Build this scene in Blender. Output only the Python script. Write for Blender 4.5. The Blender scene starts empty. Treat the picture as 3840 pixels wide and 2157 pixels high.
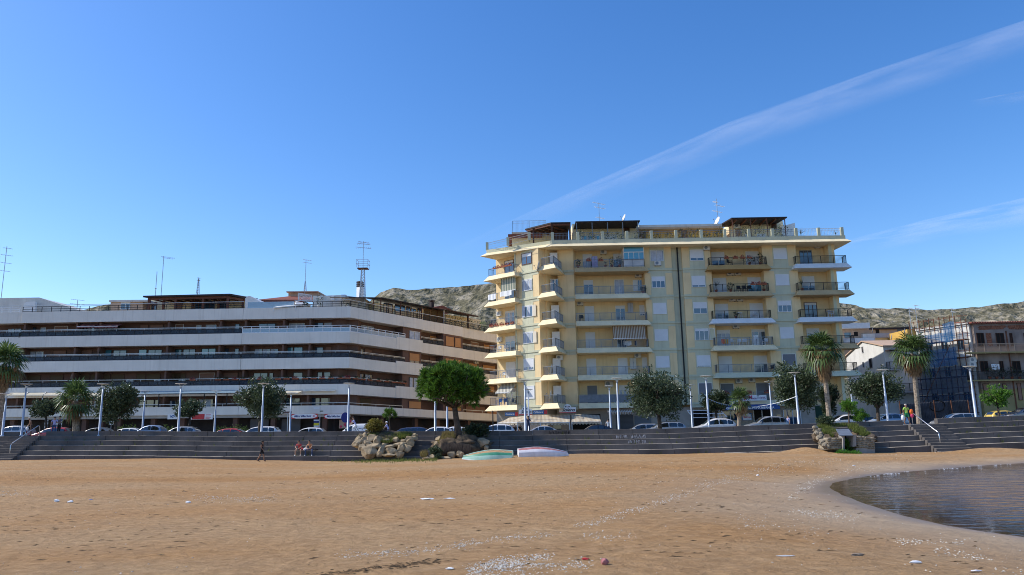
import bpy,bmesh,math,random
from mathutils import Vector,Matrix,noise as mnoise
random.seed(7)
PI=math.pi
SC=bpy.context.scene
COL=SC.collection

# ------------------------------------------------------------------ camera
F=2777.0
PITCH=math.atan(523/2777.0)
ROLL=math.radians(1.0)
EYE=0.45
cam_d=bpy.data.cameras.new("camera")
cam_d.sensor_width=36.0
cam_d.lens=F/3840*36.0
cam_d.clip_start=0.1
cam_d.clip_end=20000
cam=bpy.data.objects.new("camera",cam_d)
COL.objects.link(cam)
cam.matrix_world=Matrix.Translation((0,0,EYE))@Matrix.Rotation(PI/2+PITCH,4,'X')@Matrix.Rotation(-ROLL,4,'Z')
SC.camera=cam

# ------------------------------------------------------------------ light
SUN_EL=math.radians(43)
SUN_AZ=math.radians(4.5)  # degrees behind the facade line, sun stands to the west of the square
SUN=Vector((-math.cos(SUN_AZ)*math.cos(SUN_EL),math.sin(SUN_AZ)*math.cos(SUN_EL),math.sin(SUN_EL)))
world=bpy.data.worlds.new("World")
SC.world=world
world.use_nodes=True
wn=world.node_tree
wbg=wn.nodes["Background"]
sky=wn.nodes.new("ShaderNodeTexSky")
sky.sky_type='NISHITA'
sky.sun_disc=False
sky.sun_elevation=SUN_EL
sky.sun_rotation=math.atan2(SUN.x,SUN.y)
sky.altitude=0
sky.air_density=1.0
sky.dust_density=0.6
sky.ozone_density=3.0
hs=wn.nodes.new("ShaderNodeHueSaturation")
hs.inputs["Saturation"].default_value=1.3
hs.inputs["Hue"].default_value=.508
wn.links.new(sky.outputs[0],hs.inputs["Color"])
wn.links.new(hs.outputs[0],wbg.inputs[0])
wbg.inputs[1].default_value=0.15
sun_d=bpy.data.lights.new("sun",'SUN')
sun_d.energy=3.6
sun_d.angle=math.radians(0.5)
sun_d.color=(1.0,0.95,0.87)
sun=bpy.data.objects.new("sun",sun_d)
COL.objects.link(sun)
sun.rotation_euler=SUN.to_track_quat('Z','Y').to_euler()
SC.view_settings.view_transform='Standard'
SC.view_settings.look='None'
SC.view_settings.exposure=0.45
SC.view_settings.gamma=1.0
SC.render.engine='CYCLES'
SC.cycles.filter_width=1.0
SC.cycles.max_bounces=6
SC.cycles.transparent_max_bounces=12

# ------------------------------------------------------------------ survey helpers (photo measurements -> metres)
def ray(u,v):
    a=(u-1920)/F;b=-(v-1078.5)/F
    c,s=math.cos(ROLL),math.sin(ROLL)
    x=a*c+b*s;y=-a*s+b*c
    cp,sp=math.cos(PITCH),math.sin(PITCH)
    return(x,cp-y*sp,y*cp+sp)
def at(u,v,D):
    r=ray(u,v);t=D/r[1]
    return Vector((r[0]*t,D,EYE+r[2]*t))
def on_z(u,v,z):
    r=ray(u,v);t=(z-EYE)/r[2]
    return Vector((r[0]*t,r[1]*t,z))
REG={'1':(1800,750,3.617),'2':(2450,750,3.215),'3':(1800,1150,3.617),'4':(2450,1150,3.215),'5':(1800,1450,3.617),'6':(2450,1400,3.617),'7':(3100,1100,3.481),'8':(3000,1400,3.067),'a':(0,1050,3.617),'b':(650,1050,3.617),'c':(1250,1050,3.617),'d':(0,1400,3.617),'e':(650,1400,3.617),'f':(1250,1350,3.617),'r':(500,850,2.576)}
def uv(reg,x,y):
    a,b,s=REG[reg]
    return a+x/s,b+y/s
def P(reg,x,y,D):
    return at(*uv(reg,x,y),D)

class Frame:
    """vertical facade plane: s runs along it, d outwards (towards the beach), z up; k is the fall of the floors along s"""
    def __init__(f,O,deg,k=0.0):
        a=math.radians(deg)
        f.O=Vector((O[0],O[1]));f.u=Vector((math.cos(a),math.sin(a)));f.n=Vector((f.u.y,-f.u.x));f.k=k;f.rot=a
    def pt(f,s,d,z):
        q=f.O+f.u*s+f.n*d
        return Vector((q.x,q.y,z+f.k*s))
    def sz(f,u,v,d=0.0):
        r=ray(u,v);o=f.O+f.n*d
        t=(o.x*f.n.x+o.y*f.n.y)/(r[0]*f.n.x+r[1]*f.n.y)
        x,y=r[0]*t-o.x,r[1]*t-o.y
        s=x*f.u.x+y*f.u.y
        return s,EYE+r[2]*t-f.k*s
    def sp(f,reg,x,y,d=0.0):
        return f.sz(*uv(reg,x,y),d)
    def s_at(f,u,z,d=0.0):
        # s for picture column u at height z
        lo=None
        v=1300.0
        for _ in range(6):
            s,zz=f.sz(u,v,d)
            v+=(zz-z)*F/92.0
        return f.sz(u,v,d)[0]

PARX=[(-48,.86),(-42.8,.8),(-35.7,.71),(-21.7,.42),(-.7,.13),(13.3,.09),(26.2,.31),(43.7,.65),(60,1.0)]
def interp(tab,x):
    if x<=tab[0][0]:return tab[0][1]
    for(a,p),(b,q)in zip(tab,tab[1:]):
        if x<=b:
            t=(x-a)/(b-a);t2=t*t*(3-2*t)*.5+t*.5
            return p+(q-p)*t2
    return tab[-1][1]
def par(x,y=66.0):
    return interp(PARX,x*66.0/y)
def road_z(x,y):
    q=par(x,y)
    return-.68+.35*q+.6*q*q
def prom_z(x,y):
    return par(x,y)-.42

# ------------------------------------------------------------------ materials
def _mat(name):
    m=bpy.data.materials.new(name);m.use_nodes=True
    return m,m.node_tree,m.node_tree.nodes["Principled BSDF"]
def mat(name,col,rough=.8,var=.12,scale=1.5,metal=0.0,bump=0.0,spec=.3,streak=0.0,col2=None,bscale=None,alpha=1.0):
    """principled surface with mottled noise, optional vertical rain streaks and bump"""
    m,nt,b=_mat(name)
    n,l=nt.nodes,nt.links
    tc=n.new("ShaderNodeTexCoord")
    nz=n.new("ShaderNodeTexNoise");nz.inputs["Scale"].default_value=scale;nz.inputs["Detail"].default_value=5
    l.new(tc.outputs["Object"],nz.inputs["Vector"])
    rp=n.new("ShaderNodeValToRGB")
    c2=col2 or tuple(c*(1-var*1.6)for c in col)
    c1=tuple(min(1,c*(1+var))for c in col)if not col2 else col
    rp.color_ramp.elements[0].position=.3;rp.color_ramp.elements[1].position=.7
    rp.color_ramp.elements[0].color=(*c2,1);rp.color_ramp.elements[1].color=(*c1,1)
    l.new(nz.outputs[0],rp.inputs[0])
    out=rp.outputs[0]
    if streak:
        mp=n.new("ShaderNodeMapping");mp.inputs["Scale"].default_value=(2.2,2.2,.13)
        l.new(tc.outputs["Object"],mp.inputs[0])
        n2=n.new("ShaderNodeTexNoise");n2.inputs["Scale"].default_value=1.6;n2.inputs["Detail"].default_value=6
        l.new(mp.outputs[0],n2.inputs["Vector"])
        r2=n.new("ShaderNodeValToRGB")
        r2.color_ramp.elements[0].position=.52;r2.color_ramp.elements[1].position=.78
        r2.color_ramp.elements[0].color=(0,0,0,1);r2.color_ramp.elements[1].color=(1,1,1,1)
        l.new(n2.outputs[0],r2.inputs[0])
        ml=n.new("ShaderNodeMath");ml.operation='MULTIPLY';ml.inputs[1].default_value=streak
        l.new(r2.outputs[0],ml.inputs[0])
        mx=n.new("ShaderNodeMixRGB");mx.inputs[2].default_value=(col[0]*.42,col[1]*.36,col[2]*.32,1)
        l.new(ml.outputs[0],mx.inputs[0]);l.new(out,mx.inputs[1]);out=mx.outputs[0]
    l.new(out,b.inputs["Base Color"])
    b.inputs["Roughness"].default_value=rough
    b.inputs["Metallic"].default_value=metal
    b.inputs["Specular IOR Level"].default_value=spec
    b.inputs["Alpha"].default_value=alpha
    if bump:
        nb=n.new("ShaderNodeTexNoise");nb.inputs["Scale"].default_value=bscale or scale*6;nb.inputs["Detail"].default_value=6
        l.new(tc.outputs["Object"],nb.inputs["Vector"])
        bp=n.new("ShaderNodeBump");bp.inputs["Strength"].default_value=bump;bp.inputs["Distance"].default_value=.05
        l.new(nb.outputs[0],bp.inputs["Height"]);l.new(bp.outputs[0],b.inputs["Normal"])
    return m
def mat_glass(name,tint,rough=.04,see=.0,ior=1.9):
    m,nt,b=_mat(name)
    b.inputs["Base Color"].default_value=(*tint,1);b.inputs["Roughness"].default_value=rough
    b.inputs["IOR"].default_value=ior
    b.inputs["Coat Weight"].default_value=.4 if ior>1.5 else 0;b.inputs["Coat Roughness"].default_value=.02
    n,l=nt.nodes,nt.links
    tc=n.new("ShaderNodeTexCoord");nz=n.new("ShaderNodeTexNoise");nz.inputs["Scale"].default_value=.5
    l.new(tc.outputs["Object"],nz.inputs["Vector"])
    bp=n.new("ShaderNodeBump");bp.inputs["Strength"].default_value=.03;bp.inputs["Distance"].default_value=.3
    l.new(nz.outputs[0],bp.inputs["Height"]);l.new(bp.outputs[0],b.inputs["Normal"])
    if see:
        tr=n.new("ShaderNodeBsdfTransparent");tr.inputs[0].default_value=(.8,.86,.88,1)
        mx=n.new("ShaderNodeMixShader");mx.inputs[0].default_value=see
        l.new(b.outputs[0],mx.inputs[1]);l.new(tr.outputs[0],mx.inputs[2])
        l.new(mx.outputs[0],n["Material Output"].inputs[0])
    return m
def mat_slat(name,col,scale,axis='Z',dark=.6,rough=.6,thresh=.25):
    """flat colour crossed by regular thin joints: roller shutters, boards, stripes of an awning cloth"""
    m,nt,b=_mat(name);n,l=nt.nodes,nt.links
    tc=n.new("ShaderNodeTexCoord");sp=n.new("ShaderNodeSeparateXYZ");l.new(tc.outputs["Object"],sp.inputs[0])
    ml=n.new("ShaderNodeMath");ml.operation='MULTIPLY';ml.inputs[1].default_value=scale
    l.new(sp.outputs[axis],ml.inputs[0])
    fr=n.new("ShaderNodeMath");fr.operation='FRACT';l.new(ml.outputs[0],fr.inputs[0])
    lt=n.new("ShaderNodeMath");lt.operation='LESS_THAN';lt.inputs[1].default_value=thresh;l.new(fr.outputs[0],lt.inputs[0])
    nz=n.new("ShaderNodeTexNoise");nz.inputs["Scale"].default_value=1.2;nz.inputs["Detail"].default_value=4
    l.new(tc.outputs["Object"],nz.inputs["Vector"])
    m0=n.new("ShaderNodeMixRGB");m0.inputs[1].default_value=(*[c*.82 for c in col],1);m0.inputs[2].default_value=(*[min(1,c*1.1)for c in col],1)
    l.new(nz.outputs[0],m0.inputs[0])
    mx=n.new("ShaderNodeMixRGB");l.new(m0.outputs[0],mx.inputs[1])
    mx.inputs[2].default_value=(*(dark if isinstance(dark,tuple)else[c*dark for c in col]),1)
    l.new(lt.outputs[0],mx.inputs[0]);l.new(mx.outputs[0],b.inputs["Base Color"])
    b.inputs["Roughness"].default_value=rough;b.inputs["Specular IOR Level"].default_value=.25
    return m
def mat_leaf(name,c1,c2,trans=.35,rough=.6,scale=2.0):
    m,nt,b=_mat(name);n,l=nt.nodes,nt.links
    tc=n.new("ShaderNodeTexCoord");nz=n.new("ShaderNodeTexNoise");nz.inputs["Scale"].default_value=scale;nz.inputs["Detail"].default_value=4
    l.new(tc.outputs["Object"],nz.inputs["Vector"])
    ge=n.new("ShaderNodeNewGeometry")
    ad=n.new("ShaderNodeMath");ad.operation='MULTIPLY_ADD';ad.inputs[1].default_value=.55
    l.new(ge.outputs["Random Per Island"],ad.inputs[0])
    m2=n.new("ShaderNodeMath");m2.operation='MULTIPLY';m2.inputs[1].default_value=.5
    l.new(nz.outputs[0],m2.inputs[0]);l.new(m2.outputs[0],ad.inputs[2])
    rp=n.new("ShaderNodeValToRGB");rp.color_ramp.elements[0].position=.2;rp.color_ramp.elements[1].position=.8
    rp.color_ramp.elements[0].color=(*c1,1);rp.color_ramp.elements[1].color=(*c2,1)
    l.new(ad.outputs[0],rp.inputs[0]);l.new(rp.outputs[0],b.inputs["Base Color"])
    b.inputs["Roughness"].default_value=rough;b.inputs["Specular IOR Level"].default_value=.35
    tl=n.new("ShaderNodeBsdfTranslucent");l.new(rp.outputs[0],tl.inputs[0])
    mx=n.new("ShaderNodeMixShader");mx.inputs[0].default_value=trans
    l.new(b.outputs[0],mx.inputs[1]);l.new(tl.outputs[0],mx.inputs[2]);l.new(mx.outputs[0],n["Material Output"].inputs[0])
    return m

M={}
def mk(k,*a,**kw):M[k]=mat(k,*a,**kw)
mk('yellow',(.79,.60,.335),.85,.06,.6,streak=.2,bump=.05)
mk('green',(.57,.56,.40),.85,.06,.6,streak=.25,bump=.05)
mk('cream',(.80,.665,.42),.85,.07,.8,streak=.2)
mk('orange_skirt',(.50,.30,.11),.85,.08,.8,streak=.2)
mk('tan_skirt',(.52,.37,.19),.85,.08,.8,streak=.2)
mk('white_skirt',(.72,.72,.70),.8,.05,.8,streak=.15)
mk('band',(.76,.715,.64),.85,.05,.5,streak=.22,bump=.05)
mk('brown',(.16,.092,.072),.8,.12,.8,bump=.05)
mk('brown_pillar',(.13,.07,.05),.8,.1,1)
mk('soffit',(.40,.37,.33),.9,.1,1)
mk('white',(.74,.74,.72),.6,.05,1.5)
mk('offwhite',(.62,.60,.55),.75,.08,1.0,streak=.3)
mk('dark_metal',(.02,.021,.025),.45,.1,3,metal=.3)
mk('grey_metal',(.21,.23,.26),.45,.1,3,metal=.35)
mk('light_metal',(.52,.54,.56),.4,.06,3,metal=.5)
mk('lamp_paint',(.40,.45,.52),.45,.08,3,metal=.25)
mk('steel',(.6,.6,.6),.28,.05,3,metal=.9)
mk('rust',(.17,.07,.04),.85,.25,4)
mk('wood_dark',(.075,.032,.018),.7,.25,4)
mk('wood_red',(.14,.05,.028),.65,.2,4)
mk('roof_dark',(.035,.022,.02),.7,.2,3)
mk('tile_red',(.22,.075,.05),.85,.2,5,bump=.3)
mk('terracotta',(.33,.10,.05),.8,.15,5)
mk('concrete',(.30,.275,.25),.9,.15,1.2,bump=.2,streak=.3)
mk('asphalt',(.055,.055,.056),.92,.2,2,bump=.2)
mk('paving',(.30,.28,.25),.9,.15,1.5,bump=.1)
mk('grey_wall',(.40,.40,.42),.9,.08,.6,streak=.4,bump=.1)
mk('gable_white',(.66,.65,.62),.88,.06,.6,streak=.3,bump=.08)
mk('peach',(.52,.36,.25),.85,.08,.8,streak=.2)
mk('ochre',(.62,.38,.09),.85,.08,.8,streak=.2)
mk('old_plaster',(.27,.215,.185),.9,.28,.5,streak=.5,bump=.25,bscale=3)
mk('dirty_yellow',(.34,.27,.12),.9,.16,.6,streak=.4)
mk('brick',(.26,.105,.06),.9,.35,6,bump=.4)
mk('rock',(.35,.27,.17),.92,.34,2.2,bump=.7,bscale=5)
mk('rubble',(.27,.225,.16),.92,.35,3.5,bump=.8,bscale=6)
mk('soil',(.11,.08,.052),.95,.4,2.5,bump=.9)
mk('netting_shaded',(.015,.045,.095),.9,.2,2,alpha=.6)  # same blue netting, colour darkened to carry the shade low on the scaffolding
mk('bark',(.085,.065,.05),.92,.3,5,bump=.6)
mk('bark_palm',(.30,.24,.18),.92,.35,7,bump=.8,bscale=14)
mk('skin',(.42,.25,.17),.6,.05,4)
mk('skin_tan',(.27,.14,.085),.6,.05,4)
mk('hair',(.018,.014,.012),.6,.1,6)
mk('hair_grey',(.42,.40,.38),.7,.1,6)
mk('black_cloth',(.014,.014,.017),.9,.1,4)
mk('navy_cloth',(.025,.035,.075),.9,.1,4)
mk('denim',(.04,.07,.16),.9,.1,4)
mk('red_cloth',(.50,.07,.08),.9,.1,4)
mk('peach_cloth',(.55,.25,.12),.9,.1,4)
mk('orange_cloth',(.75,.16,.03),.9,.1,4)
mk('pink_cloth',(.70,.07,.17),.9,.1,4)
mk('lime_cloth',(.42,.68,.13),.9,.06,4)
mk('green_cloth',(.03,.32,.12),.9,.06,4)
mk('white_cloth',(.75,.75,.75),.9,.05,4)
mk('lilac_cloth',(.40,.40,.66),.9,.06,4)
mk('grey_cloth',(.12,.12,.14),.9,.06,4)
mk('brown_cloth',(.10,.06,.045),.9,.1,4)
mk('yellow_cloth',(.75,.42,.02),.9,.06,4)
mk('plastic_white',(.78,.78,.78),.45,.03,3)
mk('plastic_black',(.02,.02,.022),.5,.1,3)
mk('plastic_blue',(.03,.13,.42),.45,.06,3)
mk('sign_white',(.78,.77,.75),.5,.04,2)
mk('sign_red',(.55,.05,.05),.5,.06,2)
mk('sign_blue',(.045,.14,.33),.5,.06,2)
mk('sign_navy',(.03,.04,.20),.5,.05,2)
mk('sign_yellow',(.80,.62,.05),.5,.05,2)
mk('sign_purple',(.22,.04,.20),.5,.05,2)
mk('sign_pink',(.62,.05,.12),.5,.05,2)
mk('sign_black',(.02,.02,.02),.5,.05,2)
mk('blue_awning',(.03,.09,.26),.8,.08,2)
mk('cream_awning',(.80,.74,.60),.8,.05,1)
mk('beige_awning',(.70,.62,.49),.8,.06,1)
mk('maroon_awning',(.17,.07,.07),.85,.1,2)
mk('graffiti_white',(.55,.55,.58),.8,.1,8)
mk('graffiti_black',(.008,.008,.01),.8,.1,8)
mk('boat_green',(.05,.24,.15),.45,.15,3)
mk('boat_mint',(.45,.70,.60),.5,.10,2)
mk('boat_wood',(.40,.25,.13),.7,.2,5)
mk('boat_white',(.70,.67,.69),.5,.08,1.5,streak=.25)
mk('boat_red',(.42,.16,.15),.6,.25,3)
mk('tyre',(.014,.014,.015),.85,.1,5)
mk('headlamp',(.65,.68,.72),.15,.03,3)
mk('taillamp',(.40,.015,.015),.2,.05,3)
mk('black_trim',(.012,.012,.013),.5,.1,3)
mk('dry_frond',(.27,.17,.085),.9,.3,5)
mk('netting',(.02,.115,.27),.9,.2,2,alpha=.62)
mk('netting_green',(.03,.22,.15),.9,.2,2,alpha=.6)
mk('fence_sheet',(.06,.062,.075),.7,.3,1.0,streak=.4)
mk('shell',(.55,.50,.42),.8,.35,30)
mk('debris',(.15,.095,.05),.95,.3,20)
mk('litter_white',(.78,.78,.78),.6,.05,9)
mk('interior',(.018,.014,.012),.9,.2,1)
mk('shop_tile',(.42,.36,.30),.7,.1,1.5)
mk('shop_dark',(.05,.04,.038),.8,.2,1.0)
mk('curtain',(.46,.50,.58),.9,.12,3)
M['glass']=mat_glass('glass',(.025,.06,.11),.03)
M['glass_cyan']=mat_glass('glass_cyan',(.06,.26,.36),.03)
M['car_glass']=mat_glass('car_glass',(.01,.013,.016),.04)
M['rail_glass']=mat_glass('rail_glass',(.03,.045,.075),.15,see=.4,ior=1.3)
M['rail_glass_pale']=mat_glass('rail_glass_pale',(.30,.42,.52),.08,see=.25)
M['shutter_white']=mat_slat('shutter_white',(.72,.73,.74),18.0,dark=.86)
M['shutter_grey']=mat_slat('shutter_grey',(.19,.20,.22),18.0,dark=.75)
M['shutter_rose']=mat_slat('shutter_rose',(.27,.15,.112),16.0,dark=.8)
M['shutter_orange']=mat_slat('shutter_orange',(.50,.245,.105),16.0,dark=.82)
M['shutter_olive']=mat_slat('shutter_olive',(.12,.082,.045),16.0,dark=.8)
M['roller']=mat_slat('roller',(.13,.125,.13),7.0,dark=.55)
M['roller_green']=mat_slat('roller_green',(.012,.05,.03),7.0,dark=.6)
M['stripe_awning']=mat_slat('stripe_awning',(.70,.66,.56),5.2,'X',(.30,.165,.085),.85,.5)
M['stripe_bar']=mat_slat('stripe_bar',(.76,.68,.54),2.3,'X',(.66,.56,.42),.85,.5)
M['stripe_green']=mat_slat('stripe_green',(.68,.66,.55),3.2,'X',(.28,.34,.28),.85,.5)
M['stripe_grey']=mat_slat('stripe_grey',(.70,.68,.60),2.4,'X',(.44,.43,.38),.85,.5)
M['plank']=mat_slat('plank',(.33,.25,.17),5.0,'X',.6,.9,.1)
M['leaf_broad']=mat_leaf('leaf_broad',(.016,.032,.013),(.115,.15,.075),.22,.34)
M['leaf_dark']=mat_leaf('leaf_dark',(.016,.026,.012),(.06,.085,.035),.2,.45)
M['leaf_pine']=mat_leaf('leaf_pine',(.018,.06,.009),(.13,.26,.03),.3,.6,1.0)
M['leaf_citrus']=mat_leaf('leaf_citrus',(.04,.11,.015),(.14,.29,.03),.4,.5)
M['leaf_gold']=mat_leaf('leaf_gold',(.05,.055,.012),(.30,.25,.05),.3,.6,1.6)
M['leaf_palm']=mat_leaf('leaf_palm',(.02,.05,.014),(.13,.19,.055),.3,.36)
M['leaf_hedge']=mat_leaf('leaf_hedge',(.03,.065,.015),(.13,.20,.04),.3,.6)
M['grass']=mat_leaf('grass',(.06,.09,.02),(.22,.25,.06),.4,.8,.7)
M['grass_dry']=mat_leaf('grass_dry',(.16,.13,.05),(.34,.27,.10),.4,.8,.7)
M['grass_lush']=mat_leaf('grass_lush',(.03,.12,.015),(.12,.30,.04),.4,.7,.7)
M['flower']=mat_leaf('flower',(.10,.04,.05),(.45,.06,.05),.3,.7,4)
M['hairy_root']=mat_leaf('hairy_root',(.04,.03,.025),(.16,.12,.09),.1,.9,2)
for k_ in('cream_awning','stripe_bar','stripe_awning','stripe_green','stripe_grey'):  # woven cloth lets light through
    nt_=M[k_].node_tree;b_=nt_.nodes["Principled BSDF"];tl_=nt_.nodes.new("ShaderNodeBsdfTranslucent");mx_=nt_.nodes.new("ShaderNodeMixShader");mx_.inputs[0].default_value=.4
    nt_.links.new(b_.inputs["Base Color"].links[0].from_socket,tl_.inputs[0]);nt_.links.new(b_.outputs[0],mx_.inputs[1]);nt_.links.new(tl_.outputs[0],mx_.inputs[2]);nt_.links.new(mx_.outputs[0],nt_.nodes["Material Output"].inputs[0])
CARM={}
def car_mat(name,col,metal=.0,rough=.3):
    if name not in CARM:
        m,nt,b=_mat('paint_'+name)
        n,l=nt.nodes,nt.links
        tc=n.new("ShaderNodeTexCoord");nz=n.new("ShaderNodeTexNoise");nz.inputs["Scale"].default_value=3
        l.new(tc.outputs["Object"],nz.inputs["Vector"])
        mx=n.new("ShaderNodeMixRGB");mx.inputs[1].default_value=(*[c*.88 for c in col],1);mx.inputs[2].default_value=(*col,1)
        l.new(nz.outputs[0],mx.inputs[0]);l.new(mx.outputs[0],b.inputs["Base Color"])
        b.inputs["Metallic"].default_value=metal;b.inputs["Roughness"].default_value=rough
        b.inputs["Coat Weight"].default_value=.5;b.inputs["Coat Roughness"].default_value=.08
        CARM[name]=m
    return CARM[name]

# ------------------------------------------------------------------ mesh builder
class MB:
    def __init__(s):s.v=[];s.f=[];s.mi=[];s.m=0
    def add(s,vs,fs):
        o=len(s.v);s.v+=[Vector(q)for q in vs]
        for f in fs:s.f.append(tuple(i+o for i in f));s.mi.append(s.m)
    def hexa(s,p):  # 8 points: bottom ring 0-3, top ring 4-7
        s.add(p,[(3,2,1,0),(4,5,6,7),(0,1,5,4),(1,2,6,5),(2,3,7,6),(3,0,4,7)])
    def box(s,x0,x1,y0,y1,z0,z1):
        s.hexa([(x0,y0,z0),(x1,y0,z0),(x1,y1,z0),(x0,y1,z0),(x0,y0,z1),(x1,y0,z1),(x1,y1,z1),(x0,y1,z1)])
    def fbox(s,f,s0,s1,d0,d1,z0,z1):  # box in a facade frame
        q=[f.pt(s0,d1,z0),f.pt(s1,d1,z0),f.pt(s1,d0,z0),f.pt(s0,d0,z0),f.pt(s0,d1,z1),f.pt(s1,d1,z1),f.pt(s1,d0,z1),f.pt(s0,d0,z1)]
        s.hexa(q)
    def bar(s,a,b,w,h=None):
        a,b=Vector(a),Vector(b);h=h or w
        t=(b-a)
        if t.length<1e-6:return
        t.normalize();up=Vector((0,0,1))if abs(t.z)<.95 else Vector((0,1,0))
        x=t.cross(up).normalized()*w/2;y=x.cross(t).normalized()*h/2
        s.hexa([a-x-y,a+x-y,a+x+y,a-x+y,b-x-y,b+x-y,b+x+y,b-x+y])
    def tube(s,path,r,n=8,cap=True):
        path=[Vector(q)for q in path]
        rs=r if isinstance(r,(list,tuple))else[r]*len(path)
        o=len(s.v);N=len(path)
        for i,q in enumerate(path):
            t=(path[min(i+1,N-1)]-path[max(i-1,0)])
            t=t.normalized()if t.length>1e-9 else Vector((0,0,1))
            up=Vector((0,0,1))if abs(t.z)<.9 else Vector((0,1,0))
            x=t.cross(up).normalized();y=x.cross(t)
            for k in range(n):
                a=2*PI*k/n
                s.v.append(q+(x*math.cos(a)+y*math.sin(a))*rs[i])
        for i in range(N-1):
            for k in range(n):
                a,b=o+i*n+k,o+i*n+(k+1)%n
                s.f.append((a,b,b+n,a+n));s.mi.append(s.m)
        if cap:
            s.f.append(tuple(o+k for k in range(n))[::-1]);s.mi.append(s.m)
            s.f.append(tuple(o+(N-1)*n+k for k in range(n)));s.mi.append(s.m)
    def lathe(s,c,prof,n=12):
        c=Vector(c);o=len(s.v);N=len(prof)
        for r,z in prof:
            for k in range(n):
                a=2*PI*k/n;s.v.append(c+Vector((r*math.cos(a),r*math.sin(a),z)))
        for i in range(N-1):
            for k in range(n):
                a,b=o+i*n+k,o+i*n+(k+1)%n
                s.f.append((a,b,b+n,a+n));s.mi.append(s.m)
        s.f.append(tuple(o+k for k in range(n))[::-1]);s.mi.append(s.m)
        s.f.append(tuple(o+(N-1)*n+k for k in range(n)));s.mi.append(s.m)
    def prism(s,poly,vec):  # planar polygon swept by vec
        poly=[Vector(q)for q in poly];vec=Vector(vec);n=len(poly)
        s.add(poly+[q+vec for q in poly],[tuple(range(n))[::-1],tuple(range(n,2*n))]+[(i,(i+1)%n,n+(i+1)%n,n+i)for i in range(n)])
    def quad(s,a,b,c,d):s.add([a,b,c,d],[(0,1,2,3)])
    def blob(s,c,r,seed=0,amp=.25,freq=1.0,sub=2,sq=(1,1,1),cuts=0):
        rc=random.Random(int(seed*977)+5);pl=[(Vector((rc.gauss(0,1),rc.gauss(0,1),rc.gauss(0,1))).normalized(),rc.uniform(.55,.8))for _ in range(cuts)]
        bm=bmesh.new();bmesh.ops.create_icosphere(bm,subdivisions=sub,radius=1.0)
        off=Vector((seed*7.13,seed*3.7,seed*1.9));c=Vector(c)
        vs=[]
        for q in bm.verts:
            d=q.co.normalized();k=1+amp*mnoise.noise(d*freq*1.5+off)*1.6+amp*.4*mnoise.noise(d*freq*4+off)
            d=d*1.0
            for pn,ph in pl:
                t=(d*k).dot(pn)-ph
                if t>0:d=d-pn*(t*.93/k)
            w=Vector((d.x*r*k*sq[0],d.y*r*k*sq[1],d.z*r*k*sq[2]))
            vs.append(c+w)
        s.add(vs,[tuple(x.index for x in f.verts)for f in bm.faces]);bm.free()
    def make(s,name,mats,parent=None,smooth=False,origin=None):
        if not isinstance(mats,(list,tuple)):mats=[mats]
        me=bpy.data.meshes.new(name)
        if origin is None:origin=parent.matrix_world.translation.copy()if parent is not None else Vector((0,0,0))
        org=Vector(origin)
        if parent is not None:
            chain=Vector((0,0,0));q=parent
            while q is not None:chain+=q.location;q=q.parent
            rel=org=chain if origin is None or True else org
            me.from_pydata([v-chain for v in s.v],[],s.f)
        else:
            me.from_pydata([v-org for v in s.v],[],s.f)
        for m in mats:me.materials.append(M[m]if isinstance(m,str)else m)
        me.polygons.foreach_set("material_index",s.mi)
        if smooth:me.polygons.foreach_set("use_smooth",[True]*len(me.polygons))
        me.update()
        o=bpy.data.objects.new(name,me);COL.objects.link(o)
        if parent is not None:o.parent=parent
        else:o.location=org
        return o
def tag(o,label=None,cat=None,group=None,kind=None):
    if label:o["label"]=label
    if cat:o["category"]=cat
    if group:o["group"]=group
    if kind:o["kind"]=kind
    return o
def thing(name,label,cat,loc=(0,0,0),group=None):
    o=bpy.data.objects.new(name,None);COL.objects.link(o);o.location=loc
    return tag(o,label,cat,group)
def copy_tree(o,parent=None):
    c=o.copy();COL.objects.link(c)
    if parent is not None:c.parent=parent
    for ch in list(o.children):copy_tree(ch,c)
    return c
def place(o,loc,rz=0.0,sc=None,label=None):
    o.location=loc;o.rotation_euler=(0,0,rz)
    if sc is not None:o.scale=(sc,sc,sc)if not isinstance(sc,tuple)else sc
    if label:o["label"]=label
    return o
_fonts={}
def text_mesh(name,txt,mat_,size,pos,right,up,parent=None,shear=0.0,width=None,align='CENTER',depth=.012,bold=0.0):
    cu=bpy.data.curves.new(name,'FONT');cu.body=txt;cu.size=size;cu.align_x=align;cu.align_y='CENTER'
    cu.extrude=depth;cu.shear=shear;cu.offset=bold
    to=bpy.data.objects.new(name+"_tmp",cu);COL.objects.link(to)
    dg=bpy.context.evaluated_depsgraph_get();me=bpy.data.meshes.new_from_object(to.evaluated_get(dg))
    bpy.data.objects.remove(to);bpy.data.curves.remove(cu)
    right,up=Vector(right).normalized(),Vector(up).normalized();nrm=right.cross(up)
    xs=[v.co.x for v in me.vertices]or[0,1];w=max(xs)-min(xs);kx=(width/w)if width and w>0 else 1.0
    mb=MB()
    mb.add([Vector(pos)+right*v.co.x*kx+up*v.co.y+nrm*v.co.z for v in me.vertices],[tuple(p.vertices)for p in me.polygons])
    bpy.data.meshes.remove(me)
    return mb.make(name,mat_,parent)
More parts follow.
